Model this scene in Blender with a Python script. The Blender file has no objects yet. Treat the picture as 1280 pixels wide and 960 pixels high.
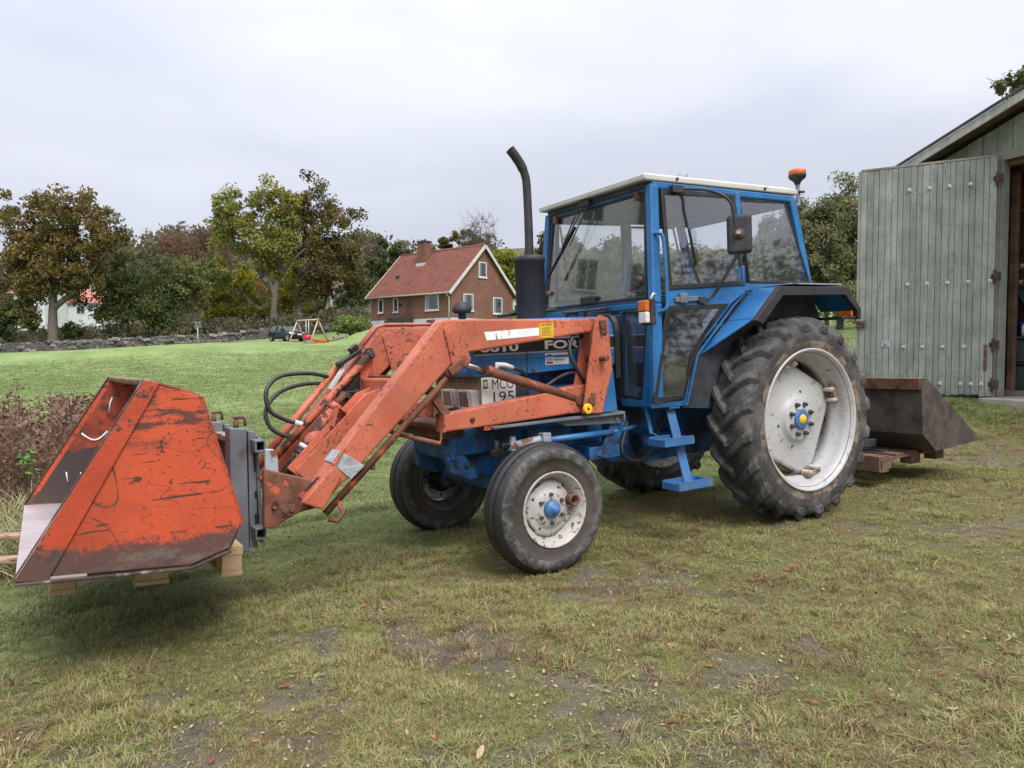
import bpy, bmesh, math, random
import numpy as np
from mathutils import Vector, Matrix
random.seed(7); rng = np.random.default_rng(7)
SC = bpy.context.scene
COL = SC.collection
rad = math.radians

# ------------------------------------------------------------------ camera
F_PX = 937.5                                   # focal length in pixels of a 1280 wide picture
def cam_axes(yaw, pitch, roll):
    f = np.array([math.sin(yaw)*math.cos(pitch), math.cos(yaw)*math.cos(pitch), -math.sin(pitch)])
    r = np.array([math.cos(yaw), -math.sin(yaw), 0.0]); d = np.cross(f, r)
    c, s = math.cos(roll), math.sin(roll)
    return np.array([c*r+s*d, -s*r+c*d, f])
RT = cam_axes(rad(32.0352), rad(2.4494), rad(2.421))     # camera axes in the tractor's own frame
RW = cam_axes(rad(32.0352), rad(2.40), 0.0)              # camera axes in the world (z = plumb)
MT = RW.T @ RT                                            # tractor frame -> world: it stands on a slight slope
CT = np.array([-4.7077, -4.3861, 1.3175])
CW = MT @ CT
cam = bpy.data.cameras.new('camera'); cob = bpy.data.objects.new('camera', cam); COL.objects.link(cob)
cam.lens = 36*F_PX/1280; cam.sensor_width = 36; cam.clip_start = .05; cam.clip_end = 2000
cob.matrix_world = Matrix(((RW[0][0], -RW[1][0], -RW[2][0], CW[0]), (RW[0][1], -RW[1][1], -RW[2][1], CW[1]),
                           (RW[0][2], -RW[1][2], -RW[2][2], CW[2]), (0, 0, 0, 1)))
SC.camera = cob
FWD = np.array([math.sin(rad(32.0352)), math.cos(rad(32.0352)), 0]); RGT = np.array([math.cos(rad(32.0352)), -math.sin(rad(32.0352)), 0])
def pt(u, v, d):                                # the world point seen at pixel (u, v), d metres deep
    return CW + RW.T @ (np.array([(u-640)/F_PX, (v-480)/F_PX, 1.0])*d)
def cw(l, d, h):                                # l metres right, d ahead, h above the camera
    return CW + l*RGT + d*FWD + np.array([0, 0, h])
TM = Matrix(MT.tolist()).to_4x4()

# ------------------------------------------------------------------ world, sun, exposure
SC.view_settings.view_transform = 'Standard'; SC.view_settings.look = 'None'
SC.view_settings.exposure = 1.45; SC.view_settings.gamma = 1.0
SUN_EL, SUN_AZ = rad(52), rad(32+180-25)         # high, from behind the camera
W = bpy.data.worlds.new('World'); SC.world = W; W.use_nodes = True
nt = W.node_tree; nt.nodes.clear()
def N(t, k, **kw):
    n = t.nodes.new(k)
    for a, b in kw.items(): setattr(n, a, b)
    return n
out = N(nt, 'ShaderNodeOutputWorld'); sky = N(nt, 'ShaderNodeTexSky', sky_type='NISHITA', sun_disc=False)
sky.sun_elevation = SUN_EL; sky.sun_rotation = SUN_AZ
b1 = N(nt, 'ShaderNodeBackground'); b1.inputs[1].default_value = .05; nt.links.new(sky.outputs[0], b1.inputs[0])
tc = N(nt, 'ShaderNodeTexCoord'); mp = N(nt, 'ShaderNodeMapping'); mp.inputs['Scale'].default_value = (1, 1, 3.2)
nt.links.new(tc.outputs['Generated'], mp.inputs[0])
n1 = N(nt, 'ShaderNodeTexNoise'); n1.inputs['Scale'].default_value = 2.6; n1.inputs['Detail'].default_value = 6; n1.inputs['Roughness'].default_value = .42
n1.inputs['Distortion'].default_value = .25
nt.links.new(mp.outputs[0], n1.inputs[0])
cr = N(nt, 'ShaderNodeValToRGB'); e = cr.color_ramp.elements
e[0].position = .36; e[0].color = (.232, .240, .277, 1); e[1].position = .66; e[1].color = (.285, .292, .328, 1)
nt.links.new(n1.outputs[0], cr.inputs[0])
sp = N(nt, 'ShaderNodeSeparateXYZ'); nt.links.new(tc.outputs['Generated'], sp.inputs[0])
mr = N(nt, 'ShaderNodeMapRange'); mr.inputs[1].default_value = 0; mr.inputs[2].default_value = 1; mr.inputs[3].default_value = 1.0; mr.inputs[4].default_value = 3.6
sq = N(nt, 'ShaderNodeMath', operation='POWER'); sq.inputs[1].default_value = 2.0; nt.links.new(sp.outputs[2], sq.inputs[0]); nt.links.new(sq.outputs[0], mr.inputs[0])        # an overcast sky: brightest overhead
b2 = N(nt, 'ShaderNodeBackground'); nt.links.new(cr.outputs[0], b2.inputs[0]); nt.links.new(mr.outputs[0], b2.inputs[1])
mx = N(nt, 'ShaderNodeMixShader'); mx.inputs[0].default_value = .93
nt.links.new(b1.outputs[0], mx.inputs[1]); nt.links.new(b2.outputs[0], mx.inputs[2]); nt.links.new(mx.outputs[0], out.inputs[0])
sl = bpy.data.lights.new('sun', 'SUN'); sl.energy = 1.25; sl.angle = rad(28); sl.color = (1, .96, .9)
so = bpy.data.objects.new('sun', sl); COL.objects.link(so)
sd = Vector((math.sin(SUN_AZ)*math.cos(SUN_EL), math.cos(SUN_AZ)*math.cos(SUN_EL), math.sin(SUN_EL)))
so.rotation_euler = sd.to_track_quat('Z', 'Y').to_euler()

# ------------------------------------------------------------------ materials
def mk(name, base, rough=.5, metal=0.0, var=None, layers=(), bump=None, spec=.5, coords='Object', coat=0, edge=None):
    m = bpy.data.materials.new(name); m.use_nodes = True; t = m.node_tree; t.nodes.clear()
    o = N(t, 'ShaderNodeOutputMaterial'); p = N(t, 'ShaderNodeBsdfPrincipled'); t.links.new(p.outputs[0], o.inputs[0])
    p.inputs['Roughness'].default_value = rough; p.inputs['Metallic'].default_value = metal
    p.inputs['Specular IOR Level'].default_value = spec; p.inputs['Coat Weight'].default_value = coat
    c = N(t, 'ShaderNodeTexCoord')
    def noise(scale, detail=5, r=.6, stretch=None, rot=None, off=None):
        n = N(t, 'ShaderNodeTexNoise'); n.inputs['Scale'].default_value = scale; n.inputs['Detail'].default_value = detail; n.inputs['Roughness'].default_value = r
        g = N(t, 'ShaderNodeMapping'); t.links.new(c.outputs[coords], g.inputs[0]); t.links.new(g.outputs[0], n.inputs[0])
        if stretch: g.inputs['Scale'].default_value = stretch
        if rot: g.inputs['Rotation'].default_value = rot
        if off: g.inputs['Location'].default_value = off
        return n.outputs[0]
    def ramp(s, lo, hi, a=0.0, b=1.0):
        r = N(t, 'ShaderNodeMapRange'); r.clamp = True; r.interpolation_type = 'SMOOTHSTEP'
        t.links.new(s, r.inputs[0])
        for i, v in enumerate((lo, hi, a, b)): r.inputs[i+1].default_value = v
        return r.outputs[0]
    def math2(op, a, b):
        n = N(t, 'ShaderNodeMath', operation=op)
        for i, v in enumerate((a, b)):
            if hasattr(v, 'node'): t.links.new(v, n.inputs[i])
            else: n.inputs[i].default_value = v
        return n.outputs[0]
    def mixc(f, a, b):
        n = N(t, 'ShaderNodeMix', data_type='RGBA')
        if hasattr(f, 'node'): t.links.new(f, n.inputs[0])
        else: n.inputs[0].default_value = f
        for i, v in ((6, a), (7, b)):
            if hasattr(v, 'node'): t.links.new(v, n.inputs[i])
            else: n.inputs[i].default_value = (*v, 1)
        return n.outputs[2]
    cur = tuple(base); rsock = None
    if var:
        s, a = var[0], var[1]
        d = [max(0, x*(1-a)) for x in base]; l = [min(1, x*(1+a)) for x in base]
        cur = mixc(ramp(noise(s, 5, .6), .3, .7), d, l)
    rcur = rough
    for L in layers:
        f = ramp(noise(L.get('scale', 8), L.get('detail', 7), L.get('r', .62), L.get('stretch'), L.get('rot'), L.get('off')), L['lo'], L['hi'])
        if 'mask' in L: f = math2('MULTIPLY', f, ramp(noise(L['mask'][0], 4, .6, None, None, (5, 8, 3)), L['mask'][1], L['mask'][2]))
        if 'line' in L:                           # thin wandering scratches: where a second noise crosses its middle
            q = noise(L['line'], 1, .4, L.get('lstretch'), L.get('lrot'), L.get('loff')); q = math2('ABSOLUTE', math2('SUBTRACT', q, .5), 0.0)
            f = math2('MULTIPLY', f, ramp(q, 0.0, L.get('lw', .006), 1.0, 0.0))
        if 'zone' in L:                           # (axis, a, b): stain lying where the coordinate goes from a (none) to b (full)
            ax, a, b = L['zone']
            s = N(t, 'ShaderNodeSeparateXYZ'); t.links.new(c.outputs['Object'], s.inputs[0])
            zz = s.outputs['xyz'.index(ax)]
            wob = math2('MULTIPLY', math2('SUBTRACT', noise(6, 5), .5), L.get('wob', .12))
            f = math2('MULTIPLY', f, ramp(math2('ADD', zz, wob), a, b)) if a < b else math2('MULTIPLY', f, ramp(math2('ADD', zz, wob), b, a, 1.0, 0.0))
        if 'grain' in L:                          # zone with a grainy, ragged border
            ax, a, b = L['grain']; s = N(t, 'ShaderNodeSeparateXYZ'); t.links.new(c.outputs['Object'], s.inputs[0]); zz = math2('ADD', s.outputs['xyz'.index(ax)], math2('MULTIPLY', math2('SUBTRACT', noise(2.2, 3), .5), L.get('wob', .12)))
            g = ramp(zz, a, b) if a < b else ramp(zz, b, a, 1.0, 0.0)
            f = math2('MULTIPLY', f, ramp(math2('ADD', math2('MULTIPLY', noise(L.get('gscale', 24), 9, .8), 1.1), g), .80, .98))
        if 'amt' in L: f = math2('MULTIPLY', f, L['amt'])
        cur = mixc(f, cur, L['col'])
        if 'rough' in L:
            rcur = math2('ADD', math2('MULTIPLY', f, L['rough']), math2('MULTIPLY', math2('SUBTRACT', 1.0, f), rcur))
    if edge:                                      # paint worn off along the edges
        bv = N(t, 'ShaderNodeBevel'); bv.samples = 4; bv.inputs[0].default_value = edge[0]; gm = N(t, 'ShaderNodeNewGeometry'); dp = N(t, 'ShaderNodeVectorMath', operation='DOT_PRODUCT')
        t.links.new(bv.outputs[0], dp.inputs[0]); t.links.new(gm.outputs['Normal'], dp.inputs[1])
        f = math2('MULTIPLY', ramp(dp.outputs['Value'], .90, .995, 1.0, 0.0), ramp(noise(14, 8, .75), .42, .56)); f = math2('MULTIPLY', f, edge[1])
        cur = mixc(f, cur, edge[2]); rcur = math2('ADD', math2('MULTIPLY', f, .8), math2('MULTIPLY', math2('SUBTRACT', 1.0, f), rcur))
    if hasattr(cur, 'node'): t.links.new(cur, p.inputs['Base Color'])
    else: p.inputs['Base Color'].default_value = (*cur, 1)
    if hasattr(rcur, 'node'): t.links.new(rcur, p.inputs['Roughness'])
    if bump:
        b = N(t, 'ShaderNodeBump'); b.inputs['Strength'].default_value = bump[1]; b.inputs['Distance'].default_value = bump[2] if len(bump) > 2 else .01
        t.links.new(noise(bump[0], 6, .6, bump[3] if len(bump) > 3 else None), b.inputs['Height']); t.links.new(b.outputs[0], p.inputs['Normal'])
    return m
RUST = (.045, .022, .014); RUSTD = (.06, .032, .022); RUSTL = (.13, .055, .03); MUD = (.16, .13, .095); DIRT = (.055, .043, .034)
m_blue = mk('blue_paint', (.012, .125, .33), .40, edge=(.008, .55, (.05, .06, .075)), var=(2.5, .25), layers=[dict(col=(.05, .12, .24), scale=3, lo=.5, hi=.75, amt=.5, rough=.6), dict(col=RUST, scale=28, lo=.69, hi=.72, rough=.8), dict(col=MUD, scale=7, lo=.3, hi=.7, zone=('z', 1.0, .5), amt=.35, rough=.8), dict(col=(.11, .19, .29), scale=9, lo=.48, hi=.70, detail=10, r=.78, amt=.42, rough=.65), dict(col=(.03, .035, .045), scale=5, lo=.56, hi=.70, detail=9, r=.75, stretch=(1.6, 1.6, .5), amt=.45)], bump=(60, .06), coat=.1)
m_blue_d = mk('greasy_shaded_blue_paint', (.012, .095, .26), .5, var=(5, .4), layers=[dict(col=(.012, .012, .013), scale=4, lo=.46, hi=.62, amt=.85, rough=.6), dict(col=(.06, .05, .04), scale=14, lo=.52, hi=.7, amt=.6, rough=.85), dict(col=RUSTL, scale=20, lo=.66, hi=.7, rough=.8)], bump=(40, .2))  # real grease, plus shade painted in as darker blue for axle support and bracket
m_oran = mk('loader_orange_paint', (.46, .124, .067), .5, edge=(.012, .9, (.06, .028, .018)), var=(2.2, .2), layers=[dict(col=(.42, .075, .035), scale=4, lo=.45, hi=.75, amt=.7), dict(col=RUST, scale=48, lo=.545, hi=.58, detail=6, r=.7, mask=(3.2, .47, .62), rough=.85), dict(col=RUST, scale=95, lo=.60, hi=.63, detail=3, mask=(2.0, .42, .65), amt=.7, rough=.85), dict(col=RUST, scale=20, lo=.60, hi=.63, detail=9, r=.78, mask=(2.4, .50, .60), rough=.85), dict(col=RUST, scale=7, lo=.66, hi=.69, detail=10, r=.78, rough=.85), dict(col=(.62, .24, .16), scale=11, lo=.6, hi=.8, amt=.4), dict(col=DIRT, scale=60, lo=.62, hi=.72, amt=.6)], bump=(50, .12))
m_oran_w = mk('worn_orange_paint', (.46, .10, .05), .55, var=(4, .3), layers=[dict(col=RUST, scale=10, lo=.46, hi=.54, rough=.85), dict(col=RUSTL, scale=26, lo=.52, hi=.66, amt=.7, rough=.85), dict(col=(.5, .2, .13), scale=15, lo=.63, hi=.75, amt=.5)], bump=(40, .2))
m_buck = mk('bucket_orange_paint', (.44, .064, .022), .5, edge=(.012, .9, (.07, .04, .03)), var=(2.5, .2), layers=[
    dict(col=(.06, .03, .022), scale=42, lo=.575, hi=.61, detail=8, r=.72, mask=(2.5, .40, .60), rough=.85), dict(col=(.06, .03, .022), scale=80, lo=.62, hi=.65, rough=.85), dict(col=(.05, .028, .02), scale=8, lo=.62, hi=.65, detail=10, r=.74, rough=.8), dict(col=(.05, .028, .02), scale=2.2, lo=.40, hi=.54, line=2.6, lw=.006, rough=.8), dict(col=(.055, .03, .022), scale=2.6, lo=.46, hi=.6, line=5.5, lw=.008, lstretch=(1, 1, 2.2), lrot=(0, .6, 0), loff=(4, 2, 1), rough=.8), dict(col=(.05, .028, .02), scale=5, lo=.47, hi=.58, detail=10, r=.75, zone=('z', .52, .57), amt=.0, rough=.8), dict(col=(.06, .032, .024), scale=9, lo=.50, hi=.57, detail=10, r=.75, stretch=(.6, 1, 2.4), zone=('z', .50, .58), wob=.1, amt=.9, rough=.8),
    dict(col=(.05, .028, .02), scale=3.5, lo=.665, hi=.68, stretch=(1, 1, 16), rot=(0, .5, 0), detail=3, rough=.8), dict(col=(.05, .028, .02), scale=3.5, lo=.66, hi=.675, stretch=(1, 1, 18), rot=(0, -.35, 0), detail=3, off=(3, 1, 2), rough=.8),
    dict(col=(.05, .028, .02), scale=5, lo=.35, hi=.55, zone=('z', .25, .40), amt=.0, rough=.8),
    dict(col=(.058, .040, .034), scale=4, lo=.0, hi=.12, grain=('z', .25, -.04), gscale=36, amt=.9, rough=.75, wob=.14), dict(col=(.16, .13, .105), scale=5, lo=.46, hi=.60, detail=10, r=.8, stretch=(1, 1, 2.2), grain=('z', .20, -.04), gscale=18, amt=.7, rough=.9, wob=.2), dict(col=(.05, .036, .032), scale=12, lo=.5, hi=.62, zone=('z', .10, .04), amt=.8)], bump=(40, .12))
m_buck_in = mk('worn_bucket_inside', (.27, .042, .018), .5, var=(5, .4), layers=[dict(col=(.04, .022, .018), scale=12, lo=.46, hi=.60, detail=10, r=.78, rough=.7), dict(col=(.05, .034, .030), scale=4, lo=.0, hi=.1, grain=('z', .46, .26), rough=.6)], bump=(30, .2))
m_buck_edge = mk('bare_bucket_steel', (.075, .05, .042), .5, .3, var=(8, .4), layers=[dict(col=(.30, .26, .25), scale=14, lo=.52, hi=.66, stretch=(1, 1, 1), amt=.8, rough=.4), dict(col=RUSTL, scale=20, lo=.55, hi=.7, amt=.6)], bump=(60, .4))
m_lip = mk('polished_cutting_edge', (.62, .53, .53), .35, .55, var=(3, .12), layers=[dict(col=(.36, .22, .17), scale=3, lo=.5, hi=.72, stretch=(1, 8, 1), amt=.45), dict(col=(.42, .25, .2), scale=16, lo=.58, hi=.7, amt=.5)], bump=(14, .15, .01, (1, 6, 1)))
m_rust = mk('rusty_steel', (.11, .048, .03), .8, .1, var=(9, .45), layers=[dict(col=(.19, .085, .05), scale=22, lo=.5, hi=.65, amt=.7), dict(col=(.03, .018, .014), scale=12, lo=.56, hi=.7, amt=.8)], bump=(50, .3))
m_rust_o = mk('rust_over_orange', (.15, .055, .032), .75, .05, var=(8, .4), layers=[dict(col=(.5, .11, .05), scale=13, lo=.57, hi=.64, rough=.5), dict(col=(.03, .018, .014), scale=24, lo=.58, hi=.7, amt=.7)], bump=(50, .25))
m_dsteel = mk('dark_bare_steel', (.088, .076, .070), .55, .35, var=(5, .4), layers=[dict(col=(.11, .07, .05), scale=10, lo=.45, hi=.7, amt=.8, rough=.8), dict(col=(.16, .135, .12), scale=8, lo=.55, hi=.72, stretch=(3, 1, 3), amt=.6, rough=.7)], bump=(35, .2))
m_grey = mk('grey_painted_steel', (.13, .145, .165), .55, .15, var=(5, .25), layers=[dict(col=RUSTL, scale=16, lo=.62, hi=.67, rough=.85), dict(col=(.07, .05, .045), scale=8, lo=.6, hi=.7, amt=.6)], bump=(50, .15))
m_grey_l = mk('pale_grey_paint', (.30, .34, .38), .5, .1, var=(6, .2), layers=[dict(col=(.2, .07, .03), scale=9, lo=.58, hi=.63, rough=.85)], bump=(50, .15))
m_black = mk('black_rubber', (.014, .014, .015), .55, var=(9, .4), layers=[dict(col=(.08, .075, .07), scale=8, lo=.55, hi=.8, amt=.35)])
m_blackp = mk('matt_black_paint', (.022, .022, .025), .62, var=(6, .3), layers=[dict(col=(.06, .055, .055), scale=12, lo=.5, hi=.8, amt=.5)], bump=(90, .15))
m_hose = mk('hydraulic_hose_rubber', (.02, .02, .021), .5, var=(20, .4))
m_grease = mk('greasy_black_iron', (.012, .011, .011), .42, var=(9, .5), layers=[dict(col=(.08, .045, .03), scale=15, lo=.6, hi=.7)], bump=(50, .3))
m_dark = mk('dark_underbody', (.030, .034, .042), .6, var=(6, .5), layers=[dict(col=(.055, .045, .038), scale=8, lo=.5, hi=.7, amt=.7, rough=.9)], bump=(30, .3))
m_tyre = mk('tyre_rubber', (.032, .031, .031), .7, var=(3, .35), layers=[dict(col=(.15, .14, .13), scale=7, lo=.42, hi=.70, detail=9, r=.72, amt=.75, rough=.9), dict(col=(.17, .15, .13), scale=45, lo=.52, hi=.72, amt=.45, rough=.95)], bump=(55, .35))
m_tyre_mud = mk('muddy_sidewall_rubber', (.055, .046, .041), .8, var=(3, .3), layers=[dict(col=(.24, .18, .13), scale=9, lo=.46, hi=.60, amt=.85, detail=10, r=.74, rough=.95), dict(col=(.12, .095, .075), scale=30, lo=.5, hi=.7, amt=.5)], bump=(50, .3))
m_tyre_f = mk('weathered_front_tyre_rubber', (.042, .040, .038), .75, var=(4, .3), layers=[dict(col=(.24, .225, .20), scale=22, lo=.42, hi=.68, amt=.5, detail=9, r=.7, rough=.95)], bump=(60, .35))
m_tyre_k = mk('clean_black_rubber', (.018, .018, .019), .5, var=(6, .3), layers=[dict(col=(.09, .08, .07), scale=20, lo=.55, hi=.75, amt=.5)], bump=(60, .2))
m_tyre_b = mk('brownish_bead_rubber', (.055, .043, .036), .75, var=(5, .3), layers=[dict(col=(.12, .085, .065), scale=8, lo=.5, hi=.7, amt=.6)], bump=(60, .2))
m_rimw = mk('white_rim_paint', (.42, .42, .418), .45, var=(3, .08), layers=[dict(col=(.36, .32, .28), scale=6, lo=.48, hi=.72, amt=.45), dict(col=(.14, .06, .03), scale=52, lo=.635, hi=.66, rough=.85), dict(col=(.19, .09, .05), scale=11, lo=.57, hi=.64, detail=10, r=.78, amt=.9), dict(col=(.26, .17, .11), scale=5, lo=.54, hi=.7, detail=9, r=.75, amt=.5)], bump=(40, .08))
m_rimf = mk('chipped_white_rim_paint', (.42, .405, .38), .5, var=(5, .1), layers=[dict(col=(.33, .27, .22), scale=9, lo=.46, hi=.7, amt=.6), dict(col=(.10, .05, .03), scale=30, lo=.58, hi=.61, rough=.85), dict(col=(.17, .09, .055), scale=12, lo=.56, hi=.62, detail=10, r=.78, amt=.85)], bump=(40, .15))
m_rimdk = mk('grimy_rim_paint', (.10, .095, .09), .7, var=(6, .4), layers=[dict(col=(.03, .025, .02), scale=9, lo=.5, hi=.65, amt=.8)], bump=(40, .2))
m_rimrust = mk('rusty_white_clamp', (.24, .15, .10), .75, var=(12, .4), layers=[dict(col=(.10, .04, .02), scale=16, lo=.48, hi=.6, amt=.9), dict(col=(.55, .52, .48), scale=20, lo=.6, hi=.66)], bump=(40, .2))
m_bolt = mk('zinc_bolt', (.45, .44, .42), .45, .7, var=(20, .2), layers=[dict(col=RUSTL, scale=30, lo=.6, hi=.7)])
m_boltd = mk('dark_bolt', (.07, .075, .085), .45, .5, var=(20, .3))
m_roofw = mk('cream_roof_paint', (.48, .475, .43), .5, var=(3, .1), layers=[dict(col=(.22, .11, .07), scale=14, lo=.66, hi=.72), dict(col=(.3, .28, .22), scale=6, lo=.5, hi=.8, amt=.3)], bump=(30, .06))
m_chrome = mk('chromed_rod', (.62, .62, .63), .16, 1.0, var=(12, .1))
m_whitep = mk('white_enamel', (.72, .72, .71), .4, var=(9, .06), layers=[dict(col=(.45, .42, .38), scale=18, lo=.62, hi=.8, amt=.5)])
m_lampgrey = mk('lamp_housing_plastic', (.50, .475, .45), .55, var=(7, .12), layers=[dict(col=(.2, .17, .14), scale=12, lo=.55, hi=.75, amt=.5)])
m_lens = mk('clear_lamp_lens', (.30, .31, .32), .10, .85, var=(30, .4), bump=(60, .4))
m_amber = mk('amber_lens', (.52, .12, .012), .2, var=(30, .15), bump=(90, .3))
m_clearp = mk('clear_lens_plastic', (.62, .62, .61), .2, var=(40, .2), bump=(90, .3))
m_yellow = mk('yellow_plastic', (.78, .45, .012), .45, var=(20, .12))
m_ylabel = mk('faded_yellow_sticker', (.60, .36, .015), .5, var=(25, .12), layers=[dict(col=(.25, .14, .01), scale=60, lo=.56, hi=.62, stretch=(1, 1, 3), amt=.4)])
m_ink = mk('black_print', (.012, .012, .013), .5)
m_wprint = mk('white_print', (.75, .75, .74), .5, var=(20, .05))
m_pink = mk('faded_pink_pinstripe', (.52, .30, .28), .5, var=(20, .1))
m_green = mk('green_sticker', (.012, .16, .07), .5)
m_lblue = mk('light_blue_print', (.2, .42, .62), .5)
m_red = mk('red_print', (.42, .05, .06), .5)
m_tape = mk('grey_duct_tape', (.40, .42, .44), .35, .3, var=(20, .2), bump=(18, .5, .02))
m_wood = mk('new_pallet_wood', (.40, .28, .155), .75, var=(5, .15), layers=[dict(col=(.33, .2, .09), scale=9, lo=.45, hi=.65, stretch=(1.5, 1.5, 9), amt=.6), dict(col=(.16, .11, .06), scale=14, lo=.66, hi=.72)], bump=(25, .25, .01, (2, 2, 12)))
m_woodold = mk('old_red_brown_pallet_wood', (.155, .088, .056), .8, var=(5, .3), layers=[dict(col=(.09, .05, .035), scale=9, lo=.45, hi=.65, stretch=(1.5, 1.5, 9), amt=.7)], bump=(25, .3, .01, (2, 2, 12)))
m_tine = mk('rubbed_fork_steel', (.42, .27, .19), .5, .3, var=(8, .25), layers=[dict(col=(.16, .075, .045), scale=11, lo=.52, hi=.62, stretch=(1, 3, 3))], bump=(40, .2))
m_ply = mk('seat_vinyl', (.03, .031, .034), .5, var=(12, .3))
m_rustd = mk('dark_rusty_iron', (.055, .030, .022), .8, .1, var=(9, .45), bump=(50, .3))
m_grille = mk('rust_stained_grille', (.36, .24, .125), .7, .1, var=(9, .4), layers=[dict(col=(.05, .03, .02), scale=14, lo=.5, hi=.62), dict(col=(.38, .28, .17), scale=20, lo=.58, hi=.7, amt=.6)])

def glass(name, tint, haze, dust, rough=.03, refl=1.0, ior=1.5):
    m = bpy.data.materials.new(name); m.use_nodes = True; t = m.node_tree; t.nodes.clear()
    o = N(t, 'ShaderNodeOutputMaterial'); tr = N(t, 'ShaderNodeBsdfTransparent'); tr.inputs[0].default_value = (*tint, 1)
    gl = N(t, 'ShaderNodeBsdfGlossy'); gl.inputs['Roughness'].default_value = rough
    df = N(t, 'ShaderNodeBsdfDiffuse'); df.inputs[0].default_value = (*dust, 1)
    lw = N(t, 'ShaderNodeLayerWeight'); lw.inputs[0].default_value = .5; pw = N(t, 'ShaderNodeMath', operation='POWER'); pw.inputs[1].default_value = 4.0; t.links.new(lw.outputs['Facing'], pw.inputs[0])
    mu = N(t, 'ShaderNodeMapRange'); mu.inputs[3].default_value = .045*refl; mu.inputs[4].default_value = .9; t.links.new(pw.outputs[0], mu.inputs[0])
    c = N(t, 'ShaderNodeTexCoord'); n = N(t, 'ShaderNodeTexNoise'); n.inputs['Scale'].default_value = 3; n.inputs['Detail'].default_value = 6; t.links.new(c.outputs['Object'], n.inputs[0])
    r = N(t, 'ShaderNodeMapRange'); r.inputs[1].default_value = .3; r.inputs[2].default_value = .75; r.inputs[3].default_value = haze*.5; r.inputs[4].default_value = haze*1.6; t.links.new(n.outputs[0], r.inputs[0])
    a = N(t, 'ShaderNodeMixShader'); t.links.new(r.outputs[0], a.inputs[0]); t.links.new(tr.outputs[0], a.inputs[1]); t.links.new(df.outputs[0], a.inputs[2])
    b = N(t, 'ShaderNodeMixShader'); t.links.new(mu.outputs[0], b.inputs[0]); t.links.new(a.outputs[0], b.inputs[1]); t.links.new(gl.outputs[0], b.inputs[2])
    t.links.new(b.outputs[0], o.inputs[0]); return m
m_glass = glass('cab_glass', (.965, .98, .985), .016, (.50, .54, .56), refl=2.7)
m_pane = glass('house_window_pane', (.75, .8, .82), .03, (.3, .3, .3), refl=2.0)
m_carglass = glass('car_window_glass', (.12, .15, .17), .06, (.3, .33, .36), refl=4.0)

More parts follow.
